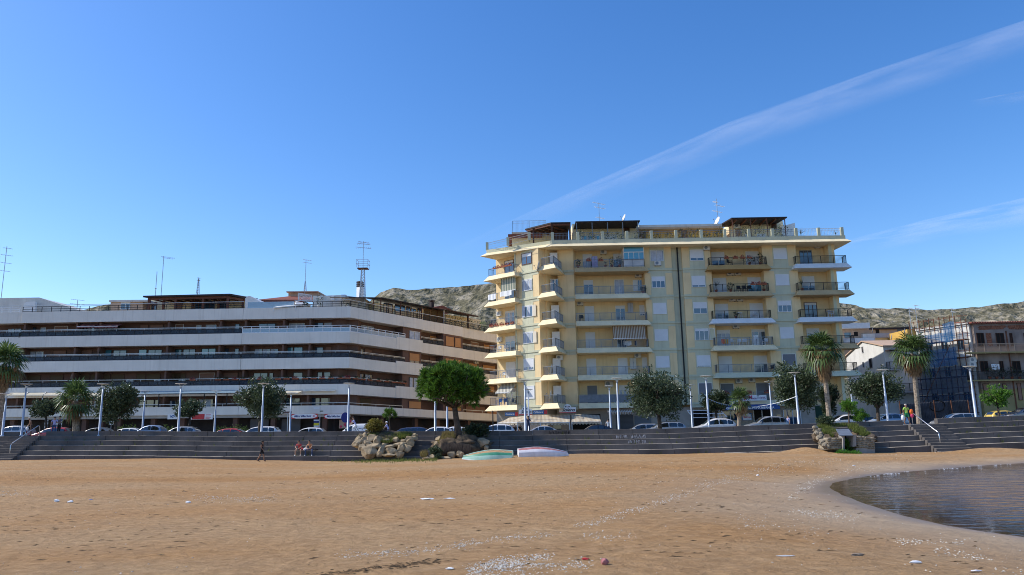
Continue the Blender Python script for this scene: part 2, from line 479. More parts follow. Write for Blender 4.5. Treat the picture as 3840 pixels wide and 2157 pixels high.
# ================================================================== THE SETTING
ZW=-2.3  # sea level
SHORE=[on_z(u,v,ZW)for u,v in((3840,2013),(3700,1995),(3554,1970),(3400,1935),(3256,1893),(3160,1855),(3111,1829),(3125,1812),(3206,1794),(3300,1780),(3434,1767),(3640,1750),(3840,1737))]
SHORE=[Vector((26,-14,0)),Vector((18,2,0)),Vector((13.6,11,0))]+SHORE+[Vector((52,47,0)),Vector((75,50.5,0)),Vector((160,54,0))]
SH2=[(p.x,p.y)for p in SHORE]
POLY=SH2+[(160,-60),(40,-60)]
def shore_d(x,y):
    """distance to the waterline, negative in the water"""
    best=1e9
    for(ax,ay),(bx,by)in zip(SH2,SH2[1:]):
        dx,dy=bx-ax,by-ay
        t=max(0,min(1,((x-ax)*dx+(y-ay)*dy)/(dx*dx+dy*dy)))
        d=(x-ax-dx*t)**2+(y-ay-dy*t)**2
        if d<best:best=d
    ins=False;n=len(POLY);j=n-1
    for i in range(n):
        xi,yi=POLY[i];xj,yj=POLY[j]
        if(yi>y)!=(yj>y)and x<(xj-xi)*(y-yi)/(yj-yi)+xi:ins=not ins
        j=i
    return-math.sqrt(best)if ins else math.sqrt(best)
SANDW=[(-60,-1.5),(-48,-1.55),(-35,-1.6),(-28,-1.68),(-22,-1.93),(-14,-2.1),(-4,-1.95),(1,-1.76),(13,-1.9),(22,-1.85),(28,-2.0),(33,-2.05),(36,-2.0),(44,-1.9),(60,-1.8)]
def smin(a,b,k):
    h=max(0,min(1,.5+.5*(b-a)/k))
    return b+(a-b)*h-k*h*(1-h)
def sand_z(x,y,d=None):
    if d is None:d=shore_d(x,y)
    t=max(0,min(1,y/56.0))
    pl=-1.62*(1-t)+interp(SANDW,x)*t
    pl+=.05*mnoise.noise((x*.22,y*.22,0))+.10*mnoise.noise((x*.06,y*.09,3))*(1 if y<56 else .4)
    pl+=.14*math.exp(-((y-42.5-.8*math.sin(x*.11))/2.2)**2)  # low berm across the beach
    pl+=.38*math.exp(-((x-22.8)/1.5)**2-((y-59.3)/1.6)**2)+.3*math.exp(-((x-36)/3)**2-((y-57.5)/1.5)**2)
    if y<30:pl+=.018*mnoise.noise((x*1.1,y*1.7,5))+.012*mnoise.noise((x*2.7,y*3.3,8))
    sl=ZW+(.085 if d>0 else .13)*d
    if d>0:sl+=.02*mnoise.noise((x*.5,y*.5,9))*min(1,d)
    return smin(pl,sl,.16)
def steps(a,b,n,g=1.0):
    return[a+(b-a)*(i/n)**g for i in range(n+1)]
def build_sand():
    ys=steps(-30,2,12)+[2+.0+.28*i+.0024*i*i for i in range(1,118)]
    ys=[y for y in ys if y<67.5]+[68.5,70]
    xs=steps(-140,-56,20)[:-1]+steps(-56,56,230)[:-1]+steps(56,170,40)
    vs,fs,wet,band=[],[],[],[]
    nx=len(xs)
    for y in ys:
        for x in xs:
            d=shore_d(x,y);z=sand_z(x,y,d);vs.append((x,y,z))
            dd=d+.7*mnoise.noise((x*.25,y*.25,20))+.3*mnoise.noise((x*.9,y*.9,21))
            wet.append(max(0,min(1,1.15-dd/1.5))if dd>0 else 1.0)
            w=1.0*mnoise.noise((x*.05,y*.05,30))
            band.append(math.exp(-((y-39.3-.8*math.sin(x*.11)+w)/2.0)**2))
    for j in range(len(ys)-1):
        for i in range(nx-1):
            a=j*nx+i;fs.append((a,a+1,a+nx+1,a+nx))
    me=bpy.data.meshes.new("sand_beach");me.from_pydata(vs,[],fs)
    for nm,dat in(("wet",wet),("band",band)):
        at_=me.attributes.new(nm,'FLOAT','POINT');at_.data.foreach_set("value",dat)
    greyd=[max(0,min(1,1.0-(shore_d(v[0],v[1])+1.6*mnoise.noise((v[0]*.12,v[1]*.12,40)))/(8.0 if v[1]<33 else 3.5)))for v in vs]
    at_=me.attributes.new("grey",'FLOAT','POINT');at_.data.foreach_set("value",greyd)
    me.polygons.foreach_set("use_smooth",[True]*len(me.polygons))
    o=bpy.data.objects.new("sand_beach",me);COL.objects.link(o);tag(o,kind="structure")
    m,nt,b=_mat("sand");n,l=nt.nodes,nt.links
    tc=n.new("ShaderNodeTexCoord")
    def nz(scale,det=6,mp=None,rough=.6):
        t=n.new("ShaderNodeTexNoise");t.inputs["Scale"].default_value=scale;t.inputs["Detail"].default_value=det;t.inputs["Roughness"].default_value=rough
        if mp:
            q=n.new("ShaderNodeMapping");q.inputs["Scale"].default_value=mp;l.new(tc.outputs["Object"],q.inputs[0]);l.new(q.outputs[0],t.inputs["Vector"])
        else:l.new(tc.outputs["Object"],t.inputs["Vector"])
        return t.outputs[0]
    def ramp(src,p0,p1,c0=(0,0,0),c1=(1,1,1)):
        r=n.new("ShaderNodeValToRGB");r.color_ramp.elements[0].position=p0;r.color_ramp.elements[1].position=p1
        r.color_ramp.elements[0].color=(*c0,1);r.color_ramp.elements[1].color=(*c1,1);l.new(src,r.inputs[0]);return r.outputs[0]
    def mix(f,a,c,typ='MIX'):
        q=n.new("ShaderNodeMixRGB");q.blend_type=typ
        for k,s in((0,f),(1,a),(2,c)):
            if isinstance(s,(int,float)):q.inputs[k].default_value=s
            elif isinstance(s,tuple):q.inputs[k].default_value=(*s,1)
            else:l.new(s,q.inputs[k])
        return q.outputs[0]
    def attr(nm):
        a=n.new("ShaderNodeAttribute");a.attribute_name=nm;return a.outputs["Fac"]
    big=ramp(nz(.10,6,(.8,1.8,1)),.42,.58)
    c=mix(big,(.57,.36,.17),(.54,.285,.095))
    mid=ramp(nz(.7,8,(.8,1.2,1),.65),.35,.7)
    c=mix(mid,mix(.4,c,(.36,.20,.085)),c)
    dust=ramp(nz(4.0,8,(.8,1.1,1),.75),.42,.72)
    c=mix(dust,mix(.5,c,(.20,.12,.06)),mix(.3,c,(.56,.40,.25)))
    c=mix(attr("band"),c,mix(mid,(.33,.17,.06),(.43,.235,.09)))
    c=mix(attr("grey"),c,mix(mid,(.38,.28,.185),(.48,.365,.25)))
    fine=ramp(nz(14,4,(.7,1.3,1),.7),.66,.72)
    patch=ramp(nz(.5,4,(.35,1.5,1)),.48,.66)
    fl=n.new("ShaderNodeMath");fl.operation='MULTIPLY';l.new(fine,fl.inputs[0]);l.new(patch,fl.inputs[1])
    c=mix(fl.outputs[0],c,(.10,.06,.035))
    chips=ramp(nz(22,2,None,.5),.70,.735)
    cp=ramp(nz(.25,3,(.5,1.6,1)),.5,.7)
    fm=n.new("ShaderNodeMath");fm.operation='MULTIPLY';l.new(chips,fm.inputs[0]);l.new(cp,fm.inputs[1])
    c=mix(fm.outputs[0],c,(.58,.54,.47))
    c=mix(attr("wet"),c,mix(.35,mix(.55,c,(.13,.09,.055)),(.16,.115,.075)))
    l.new(c,b.inputs["Base Color"])
    rr=n.new("ShaderNodeMapRange");l.new(attr("wet"),rr.inputs[0]);rr.inputs[3].default_value=.95;rr.inputs[4].default_value=.32
    l.new(rr.outputs[0],b.inputs["Roughness"]);b.inputs["Specular IOR Level"].default_value=.25
    h1=nz(2.2,8,(.8,1.1,1),.66);h2=nz(9,8,(1,1,1),.75);h3=nz(40,3)
    s1=n.new("ShaderNodeMath");s1.operation='MULTIPLY_ADD';s1.inputs[1].default_value=.35;l.new(h2,s1.inputs[0]);l.new(h1,s1.inputs[2])
    s2=n.new("ShaderNodeMath");s2.operation='MULTIPLY_ADD';s2.inputs[1].default_value=.05;l.new(h3,s2.inputs[0]);l.new(s1.outputs[0],s2.inputs[2])
    inv=n.new("ShaderNodeMapRange");l.new(attr("wet"),inv.inputs[0]);inv.inputs[3].default_value=1.0;inv.inputs[4].default_value=.05
    bp=n.new("ShaderNodeBump");bp.inputs["Distance"].default_value=.22;l.new(inv.outputs[0],bp.inputs["Strength"]);l.new(s2.outputs[0],bp.inputs["Height"])
    l.new(bp.outputs[0],b.inputs["Normal"])
    me.materials.append(m)
build_sand()

def build_sea():
    xs=[-4000,-600,-200,-60,-10]+steps(6,66,80)+[72,85,110,160,300,900,4000]
    ys=[-4000,-900,-300,-120,-60,-30]+steps(-16,58,90)+[62,66]
    vs,fs,dep=[],[],[];nx=len(xs)
    for y in ys:
        for x in xs:
            vs.append((x,y,ZW));d=shore_d(x,y)if-60<x<160 and-60<y<60 else-50
            dep.append(max(0,min(1,-d/5.5)))
    for j in range(len(ys)-1):
        for i in range(nx-1):
            a=j*nx+i;fs.append((a,a+1,a+nx+1,a+nx))
    me=bpy.data.meshes.new("sea_water");me.from_pydata(vs,[],fs)
    q=me.attributes.new("depth",'FLOAT','POINT');q.data.foreach_set("value",dep)
    o=bpy.data.objects.new("sea_water",me);COL.objects.link(o);tag(o,kind="structure")
    m,nt,b=_mat("water");n,l=nt.nodes,nt.links
    tc=n.new("ShaderNodeTexCoord")
    def wave(scale,mp,det):
        q=n.new("ShaderNodeMapping");q.inputs["Scale"].default_value=mp;q.inputs["Rotation"].default_value=(0,0,.5);l.new(tc.outputs["Object"],q.inputs[0])
        t=n.new("ShaderNodeTexNoise");t.inputs["Scale"].default_value=scale;t.inputs["Detail"].default_value=det;l.new(q.outputs[0],t.inputs["Vector"]);return t.outputs[0]
    w1=wave(1.3,(.55,1.7,1),3);w2=wave(4.2,(.7,1.6,1),4)
    ad=n.new("ShaderNodeMath");ad.operation='MULTIPLY_ADD';ad.inputs[1].default_value=.3;l.new(w2,ad.inputs[0]);l.new(w1,ad.inputs[2])
    a=n.new("ShaderNodeAttribute");a.attribute_name="depth"
    st=n.new("ShaderNodeMapRange");l.new(a.outputs["Fac"],st.inputs[0]);st.inputs[3].default_value=.12;st.inputs[4].default_value=1.0
    bp=n.new("ShaderNodeBump");bp.inputs["Distance"].default_value=.13;l.new(st.outputs[0],bp.inputs["Strength"]);l.new(ad.outputs[0],bp.inputs["Height"])
    b.inputs["Base Color"].default_value=(.045,.032,.022,1);b.inputs["Roughness"].default_value=.03;b.inputs["IOR"].default_value=1.33
    b.inputs["Specular IOR Level"].default_value=.5
    l.new(bp.outputs[0],b.inputs["Normal"])
    gl=n.new("ShaderNodeBsdfGlossy");gl.inputs["Roughness"].default_value=.05;l.new(bp.outputs[0],gl.inputs["Normal"])
    tr=n.new("ShaderNodeBsdfTransparent");tr.inputs[0].default_value=(.86,.80,.68,1)
    fr=n.new("ShaderNodeFresnel");fr.inputs[0].default_value=1.33;l.new(bp.outputs[0],fr.inputs["Normal"])
    sh=n.new("ShaderNodeMixShader");l.new(fr.outputs[0],sh.inputs[0]);l.new(tr.outputs[0],sh.inputs[1]);l.new(gl.outputs[0],sh.inputs[2])
    cr=n.new("ShaderNodeMapRange");l.new(a.outputs["Fac"],cr.inputs[0]);cr.inputs[1].default_value=.0;cr.inputs[2].default_value=.75
    mx=n.new("ShaderNodeMixShader");l.new(cr.outputs[0],mx.inputs[0]);l.new(sh.outputs[0],mx.inputs[1]);l.new(b.outputs[0],mx.inputs[2])
    l.new(mx.outputs[0],n["Material Output"].inputs[0])
    me.materials.append(m)
build_sea()

# swash foam: a broken line of bubbles along the far waterline
mb=MB();rf=random.Random(12)
for i in range(150):
    k=rf.choice((9,10,10,11,12));a,b2=SHORE[k+3-1],SHORE[k+3]
    t=rf.random();p=a.lerp(b2,t)
    x,y=p.x+rf.gauss(.1,.18),p.y+rf.gauss(-.25,.12)
    if mnoise.noise((x*.8,y*.8,2))<-.05:continue
    r=rf.uniform(.008,.02)
    mb.add([(x-r*3,y-r,ZW+.012),(x+r*3,y-r*.6,ZW+.012),(x+r*2.4,y+r,ZW+.014),(x,y,ZW+.03),(x-r*2.6,y+r*.8,ZW+.014)],[(0,1,3),(1,2,3),(2,4,3),(4,0,3)])
tag(mb.make("sea_foam",'litter_white'),"thin white swash foam along the far waterline","foam",kind="stuff")

# ---- stepped sea wall
YB=[(-60,65),(-50,64.5),(-22,63.5),(0,62),(13,60.5),(25,59.5),(44,58.5),(70,57)]
def yb(x):return interp(YB,x)
TREAD,RISER=.75,.405
def wall_y(x,k):return yb(x)+(5-k)*TREAD  # front of step k (k = 0 is the parapet)
def wall_z(x,k):return par(x,wall_y(x,0))-RISER*k
M['step']=mat('step',(.112,.102,.098),.85,.22,.5,bump=.15,bscale=9,streak=.25)
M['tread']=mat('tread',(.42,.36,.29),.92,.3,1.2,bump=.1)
STAIRS=[(-44.6,-42.3),(32.4,35.2)]  # the two flights cut through the wall
RUNS=[(-62,STAIRS[0][0]),(STAIRS[0][1],-12.6),(-12.6,24.2),(24.2,STAIRS[1][0]),(STAIRS[1][1],62)]
seawall=thing("stepped_seawall","dark stone seawall of broad seating steps between the sand and the promenade","seawall",(0,64,0))
def step_run(x0,x1,k,depth,back=None):
    mb=MB();n=max(1,round((x1-x0)/2.9));g=.012
    for i in range(n):
        a,b=x0+(x1-x0)*i/n+(g if i else 0),x0+(x1-x0)*(i+1)/n-(g if i<n-1 else 0)
        dz=random.uniform(-.012,.012);dy=random.uniform(-.018,.018)
        pts=[]
        for zz in(0,1):
            for(x,bk)in((a,0),(b,0),(b,1),(a,1)):
                y=wall_y(x,k)+bk*depth+(dy if not bk else 0)
                z=wall_z(x,k)+dz if zz else wall_z(x,k)-(RISER+.12 if k<5 else 1.6)
                pts.append((x,y,z))
        o=len(mb.v);mb.v+=[Vector(q)for q in pts]
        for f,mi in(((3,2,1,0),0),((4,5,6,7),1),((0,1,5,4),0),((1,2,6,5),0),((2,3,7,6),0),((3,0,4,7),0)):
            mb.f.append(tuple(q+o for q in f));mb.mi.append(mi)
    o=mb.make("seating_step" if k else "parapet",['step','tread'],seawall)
    return o
for(x0,x1)in RUNS:
    for k in range(6):
        step_run(x0,x1,k,.5 if k==0 else TREAD+.1)
for(x0,x1)in STAIRS:
    mb=MB()
    for j in range(11):  # small steps, about .2 m each
        z1=wall_z((x0+x1)/2,1)-.0-RISER*.5*j
        y0=wall_y(x0,1)-TREAD*.5*j-.38;y1=y0+.46
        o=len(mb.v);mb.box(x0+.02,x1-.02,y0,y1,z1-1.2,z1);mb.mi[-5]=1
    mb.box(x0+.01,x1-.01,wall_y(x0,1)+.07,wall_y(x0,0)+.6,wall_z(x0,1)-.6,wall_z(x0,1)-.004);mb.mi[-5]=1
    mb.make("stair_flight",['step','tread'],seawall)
# graffiti sprayed on the risers
def scribble(px0,px1,py0,py1,k,seed,m,name,wd=.022,word=None):
    r=random.Random(seed);mb=MB();a=P0=None
    y=0
    q0=at(px0,(py0+py1)/2,63);q1=at(px1,(py0+py1)/2,63)
    x0,x1=q0.x*wall_y(q0.x,k)/63,q1.x*wall_y(q1.x,k)/63
    h0,h1=wall_z(x0,k)-RISER+.03,wall_z(x0,k)-.05
    n=7;w=(x1-x0)/n
    for i in range(n):
        c=x0+w*(i+.5);pts=[]
        for j in range(7):
            pts.append((c+r.uniform(-.62,.62)*w,wall_y(c,k)-.012,h0+(h1-h0)*((j%2)*.75+r.uniform(0,.28))))
        for p,q in zip(pts,pts[1:]):mb.bar(p,q,wd,.008)
    mb.make(name,m,seawall)
scribble(2310,2352,1628,1645,1,3,'graffiti_white','graffiti_tag')
scribble(2363,2426,1626,1645,1,5,'graffiti_white','graffiti_tag')
scribble(2355,2426,1648,1662,2,8,'graffiti_white','graffiti_tag',.012)
scribble(2060,2138,1618,1630,0,9,'graffiti_black','graffiti_tag',.02)

# ---- promenade, kerb and road behind the wall, inland ground
def strip(name,y0f,y1f,zf,m,x0=-140,x1=150,n=60,thick=.5):
    mb=MB()
    for i in range(n):
        a,b=x0+(x1-x0)*i/n,x0+(x1-x0)*(i+1)/n
        pts=[]
        for dz in(-thick,0):
            for x,y in((a,y0f(a)),(b,y0f(b)),(b,y1f(b)),(a,y1f(a))):pts.append((x,y,zf(x,y)+dz))
        mb.hexa(pts)
    return tag(mb.make(name,m),kind="structure")
strip("promenade_pavement",lambda x:wall_y(x,0)+.52,lambda x:73.0,prom_z,'paving')
strip("road",lambda x:73.0,lambda x:84.0,lambda x,y:road_z(x,y),'asphalt')
strip("pavement",lambda x:84.0,lambda x:135.0,lambda x,y:road_z(x,min(y,88))+.13,'paving')
mb=MB();mb.quad((-3000,70,-1.9),(3000,70,-1.9),(3000,3000,-1.9),(-3000,3000,-1.9))
tag(mb.make("inland_ground",'soil'),kind="structure")
mb=MB()
for i in range(32):
    x=-80+5.2*i;z=lambda X,Y:road_z(X,Y)+.004
    mb.quad((x,79.3,z(x,79.3)),(x+2.4,79.3,z(x+2.4,79.3)),(x+2.4,79.42,z(x+2.4,79.42)),(x,79.42,z(x,79.42)))
tag(mb.make("road_markings",'white'),kind="structure")

# ---- clay hill behind the town
RIDGE=[(-400,1230),(0,1200),(250,1178),(340,1168),(390,1152),(430,1147),(480,1165),(700,1190),(1250,1185),(1390,1140),(1425,1108),(1450,1096),(1482,1087),(1530,1094),(1600,1091),(1700,1083),(1760,1079),(1860,1068),(2000,1058),(2500,1085),(3000,1135),(3160,1145),(3195,1150),(3212,1163),(3300,1163),(3400,1164),(3480,1168),(3560,1164),(3640,1158),(3700,1150),(3760,1144),(3840,1134),(4300,1085),(5200,1120)]
RZ=sorted((at(u,v,300).x,at(u,v,300).z)for u,v in RIDGE)
def build_hill():
    xs=[-420+2.6*i for i in range(330)];ys=[168+2.0*i for i in range(67)]+[306,318,340,380,460,600]
    vs,fs=[],[];nx=len(xs)
    for y in ys:
        for x in xs:
            h=interp(RZ,x);t=max(0,min(1,(y-172)/128.0))
            g=(math.sin(x*.085+1.5*mnoise.noise((x*.02,y*.02,0)))*.5+mnoise.noise((x*.05,y*.02,1)))*3.2
            e=4*t*(1-t)
            z=-2+(h+2)*(t**.82)+g*e*1.5+(3.4*mnoise.noise((x*.06,y*.07,4))+2.2*mnoise.noise((x*.16,y*.15,6))+1.2*mnoise.noise((x*.4,y*.4,7)))*min(1,e*1.6)
            if y>295:z=h-max(0,y-306)*.03+.9*mnoise.noise((x*.3,y*.3,7))*.6
            vs.append((x,y,z))
    for j in range(len(ys)-1):
        for i in range(nx-1):
            a=j*nx+i;fs.append((a,a+1,a+nx+1,a+nx))
    me=bpy.data.meshes.new("hillside");me.from_pydata(vs,[],fs)
    o=bpy.data.objects.new("hillside",me);COL.objects.link(o);tag(o,kind="structure")
    m,nt,b=_mat("hill");n,l=nt.nodes,nt.links
    tc=n.new("ShaderNodeTexCoord")
    def ramp(scale,p0,p1,c0,c1,mp=(1,1,1),det=8):
        q=n.new("ShaderNodeMapping");q.inputs["Scale"].default_value=mp;l.new(tc.outputs["Object"],q.inputs[0])
        t=n.new("ShaderNodeTexNoise");t.inputs["Scale"].default_value=scale;t.inputs["Detail"].default_value=det;t.inputs["Roughness"].default_value=.65;l.new(q.outputs[0],t.inputs["Vector"])
        r=n.new("ShaderNodeValToRGB");r.color_ramp.elements[0].position=p0;r.color_ramp.elements[1].position=p1
        r.color_ramp.elements[0].color=(*c0,1);r.color_ramp.elements[1].color=(*c1,1);l.new(t.outputs[0],r.inputs[0]);return r.outputs[0],t.outputs[0]
    scr,_=ramp(.6,.35,.65,(.07,.066,.04),(.19,.17,.105))
    clay,_=ramp(.12,.3,.7,(.25,.22,.155),(.42,.37,.28))
    msk,hh=ramp(.15,.47,.62,(0,0,0),(1,1,1),(1.5,1,.7))
    mx=n.new("ShaderNodeMixRGB");l.new(msk,mx.inputs[0]);l.new(scr,mx.inputs[1]);l.new(clay,mx.inputs[2])
    l.new(mx.outputs[0],b.inputs["Base Color"]);b.inputs["Roughness"].default_value=.95;b.inputs["Specular IOR Level"].default_value=.1
    t2=n.new("ShaderNodeTexNoise");t2.inputs["Scale"].default_value=.5;t2.inputs["Detail"].default_value=8;l.new(tc.outputs["Object"],t2.inputs["Vector"])
    bp=n.new("ShaderNodeBump");bp.inputs["Strength"].default_value=1.0;bp.inputs["Distance"].default_value=1.6;l.new(t2.outputs[0],bp.inputs["Height"]);l.new(bp.outputs[0],b.inputs["Normal"])
    me.materials.append(m)
build_hill()

# ---- high cirrus streaks, thin ice-cloud sheets 900 m up
def cirrus(name,label,pts,dens,seed,thr=(.40,.74),sx=2.2):
    """pts: (u, v, half width in picture px)"""
    H=900.0;vs,fs,uvs=[],[],[];n=40;mcr=10
    L=0;prev=None
    seg=len(pts)-1
    for i in range(n+1):
        t=i/n*seg;k=min(int(t),seg-1);f=t-k
        u=pts[k][0]+(pts[k+1][0]-pts[k][0])*f;v=pts[k][1]+(pts[k+1][1]-pts[k][1])*f;w=pts[k][2]+(pts[k+1][2]-pts[k][2])*f
        for j in range(mcr+1):
            q=j/mcr*2-1
            p=on_z(u+q*w*.38,v+q*w*.92,H);vs.append((p.x,p.y,p.z+25*(1-q*q)));uvs.append((i/n*sx*seg,q))
    for i in range(n):
        for j in range(mcr):
            a=i*(mcr+1)+j;fs.append((a,a+1,a+mcr+2,a+mcr+1))
    me=bpy.data.meshes.new(name);me.from_pydata(vs,[],fs)
    ul=me.uv_layers.new(name="strand")
    for lp in me.loops:ul.data[lp.index].uv=uvs[lp.vertex_index]
    m,nt,b=_mat(name);nn,l=nt.nodes,nt.links
    uvn=nn.new("ShaderNodeUVMap");uvn.uv_map="strand"
    mp=nn.new("ShaderNodeMapping");mp.inputs["Scale"].default_value=(.55,1.0,1);mp.inputs["Location"].default_value=(seed,seed*.7,0);l.new(uvn.outputs[0],mp.inputs[0])
    t1=nn.new("ShaderNodeTexNoise");t1.inputs["Scale"].default_value=1.3;t1.inputs["Detail"].default_value=7;t1.inputs["Roughness"].default_value=.55;t1.inputs["Distortion"].default_value=.3;l.new(mp.outputs[0],t1.inputs["Vector"])
    rp=nn.new("ShaderNodeValToRGB");rp.color_ramp.elements[0].position=thr[0];rp.color_ramp.elements[1].position=thr[1];l.new(t1.outputs[0],rp.inputs[0])
    sp=nn.new("ShaderNodeSeparateXYZ");l.new(uvn.outputs[0],sp.inputs[0])
    sq=nn.new("ShaderNodeMath");sq.operation='POWER';sq.inputs[1].default_value=2.0
    ab=nn.new("ShaderNodeMath");ab.operation='ABSOLUTE';l.new(sp.outputs[1],ab.inputs[0]);l.new(ab.outputs[0],sq.inputs[0])
    ed=nn.new("ShaderNodeMath");ed.operation='SUBTRACT';ed.inputs[0].default_value=1.0;l.new(sq.outputs[0],ed.inputs[1])
    e0=nn.new("ShaderNodeMapRange");l.new(sp.outputs[0],e0.inputs[0]);e0.inputs[1].default_value=0;e0.inputs[2].default_value=seg*sx*.35
    m1=nn.new("ShaderNodeMath");m1.operation='MULTIPLY';l.new(rp.outputs[0],m1.inputs[0]);l.new(ed.outputs[0],m1.inputs[1])
    m2=nn.new("ShaderNodeMath");m2.operation='MULTIPLY';l.new(m1.outputs[0],m2.inputs[0]);l.new(e0.outputs[0],m2.inputs[1])
    m3=nn.new("ShaderNodeMath");m3.operation='MULTIPLY';m3.inputs[1].default_value=dens;m3.use_clamp=True;l.new(m2.outputs[0],m3.inputs[0])
    tl=nn.new("ShaderNodeBsdfTranslucent");tl.inputs[0].default_value=(.95,.95,.95,1)
    df=nn.new("ShaderNodeBsdfDiffuse");df.inputs[0].default_value=(.95,.95,.95,1)
    ms=nn.new("ShaderNodeMixShader");ms.inputs[0].default_value=.75;l.new(df.outputs[0],ms.inputs[1]);l.new(tl.outputs[0],ms.inputs[2])
    tr=nn.new("ShaderNodeBsdfTransparent")
    mx=nn.new("ShaderNodeMixShader");l.new(m3.outputs[0],mx.inputs[0]);l.new(tr.outputs[0],mx.inputs[1]);l.new(ms.outputs[0],mx.inputs[2])
    l.new(mx.outputs[0],nn["Material Output"].inputs[0])
    me.materials.append(m)
    o=bpy.data.objects.new(name,me);COL.objects.link(o);tag(o,label,"cloud",kind="stuff")
k=3840/2576
cirrus("cirrus_cloud","long wispy white cirrus streak climbing across the blue sky",[(1110*k,655*k,16*k),(1480*k,495*k,30*k),(1850*k,345*k,42*k),(2220*k,215*k,44*k),(2650*k,75*k,46*k)],.25,1.7,(.26,.86))
cirrus("cirrus_cloud","faint thin cirrus streak low above the scaffolded house",[(2060*k,640*k,18*k),(2340*k,580*k,30*k),(2680*k,515*k,42*k)],.3,5.1)
cirrus("cirrus_cloud","small faint cirrus wisp at the edge of the deep blue sky",[(2440*k,275*k,8*k),(2680*k,232*k,14*k)],.25,9.3)
# ================================================================== GENERIC SMALL BUILDERS
def ac_unit(f,s,d,z,label,w=.82,h=.58,group="air conditioners on the balcony flats"):
    t=thing("air_conditioner",label,"air conditioner",f.pt(s,d,z),group)
    mb=MB();mb.fbox(f,s-w/2,s+w/2,d,d+.30,z,z+h);mb.make("casing",'offwhite',t)
    mb=MB();c=f.pt(s-w*.13,d+.303,z+h/2);n3=Vector((f.n.x,f.n.y,0));u3=Vector((f.u.x,f.u.y,0));r=h*.34
    pts=[c+u3*r*math.cos(2*PI*i/14)+Vector((0,0,r*math.sin(2*PI*i/14)))for i in range(14)]
    mb.prism(pts,n3*.012);mb.make("fan_grille",'grey_metal',t)
    mb=MB()
    for q in(-.3,.3):mb.fbox(f,s+q-.025,s+q+.025,d-.02,d+.32,z-.06,z-.003)
    mb.make("bracket",'grey_metal',t)
    return t
def dish(pos,facing,r,label,m='offwhite',group="satellite dishes on the flats"):
    t=thing("satellite_dish",label,"satellite dish",pos,group)
    nrm=Vector(facing).normalized();x=nrm.cross(Vector((0,0,1))).normalized();y=x.cross(nrm);c=Vector(pos)+Vector((0,0,r*1.25))
    mb=MB();o=0;rings=[(0,-.18),(.5,-.13),(.85,-.04),(1,.03),(1,0),(.85,-.07),(.5,-.16),(.02,-.21)]
    vs=[]
    for rr,dz in rings:
        for k in range(14):
            a=2*PI*k/14;vs.append(c+(x*math.cos(a)*rr+y*math.sin(a)*rr+nrm*dz)*r)
    fs=[(i*14+k,i*14+(k+1)%14,(i+1)*14+(k+1)%14,(i+1)*14+k)for i in range(len(rings)-1)for k in range(14)]
    mb.add(vs,fs);mb.make("reflector",m,t,True)
    mb=MB();mb.bar(c-y*r*.95,c+nrm*r*.8,.03);mb.blob(c+nrm*r*.8,r*.12,sub=1);mb.make("feed_arm",'grey_metal',t)
    mb=MB();mb.bar(Vector(pos),c-nrm*r*.2,.05);mb.make("mast",'grey_metal',t)
    return t
def leaf_cloud(mb,c,rad,n,size,rng,aspect=2.0,shell=.55,up=0.0,zsq=1.0):
    """many small leaf quads spread through an ellipsoid, denser towards the skin"""
    c=Vector(c)
    for _ in range(n):
        d=Vector((rng.gauss(0,1),rng.gauss(0,1),rng.gauss(0,1))).normalized()
        q=shell+(1-shell)*rng.random()if rng.random()<.8 else rng.random()
        p=c+Vector((d.x*rad[0],d.y*rad[1],d.z*rad[2]))*q
        a=(d+Vector((rng.gauss(0,.7),rng.gauss(0,.7),rng.gauss(0,.5)+up))).normalized()
        b=a.cross(Vector((rng.gauss(0,1),rng.gauss(0,1),rng.gauss(0,1)))).normalized()
        L=size*rng.uniform(.7,1.3);w=L/aspect
        mid=p+a*L*.5+a.cross(b)*w*.25
        mb.add([p,mid-b*w*.5,p+a*L,mid+b*w*.5],[(0,1,2,3)])
RP=random.Random(41)
def pot_plant(pos,label,h=.7,w=.35,leaf='leaf_dark',pot='terracotta',spiky=False,group="potted plants on the terraces",flat=1.0,potr=.17):
    t=thing("potted_plant",label,"potted plant",pos,group);p=Vector(pos)
    mb=MB();mb.lathe(p,[(potr*.7,0),(potr,.28),(potr*1.1,.28),(potr*1.1,.33),(potr*.8,.33)],10);mb.make("pot",pot,t)
    mb=MB()
    if spiky:
        for i in range(16):
            a=RP.uniform(0,2*PI);e=RP.uniform(.3,1.4);d=Vector((math.cos(a)*math.cos(e),math.sin(a)*math.cos(e),math.sin(e)));b0=p+Vector((0,0,.3+h*.3));sd=d.cross(Vector((0,0,1))).normalized()*.03
            mb.add([b0-sd,b0+sd,b0+d*h*.65+Vector((0,0,-.06))],[(0,1,2)])
        mb.tube([p+Vector((0,0,.3)),p+Vector((0,0,.3+h*.3))],.03,5)
    else:
        leaf_cloud(mb,p+Vector((0,0,.3+h*.5)),(w,w*flat,h*.55),130,.16,RP)
    mb.make("foliage",leaf,t)
    return t
def flower_box(f,s,d,z,label,w=.6,group="flower boxes hung on the balcony rails",leaf='flower',n=60):
    t=thing("flower_box",label,"flower box",f.pt(s,d,z),group)
    mb=MB();mb.fbox(f,s-w/2,s+w/2,d-.09,d+.09,z,z+.16);mb.make("planter",'terracotta',t)
    mb=MB();leaf_cloud(mb,f.pt(s,d,z+.24),(w*.5,.16,.16),n,.11,RP,1.4,.2);mb.make("blooms",leaf,t)
    return t
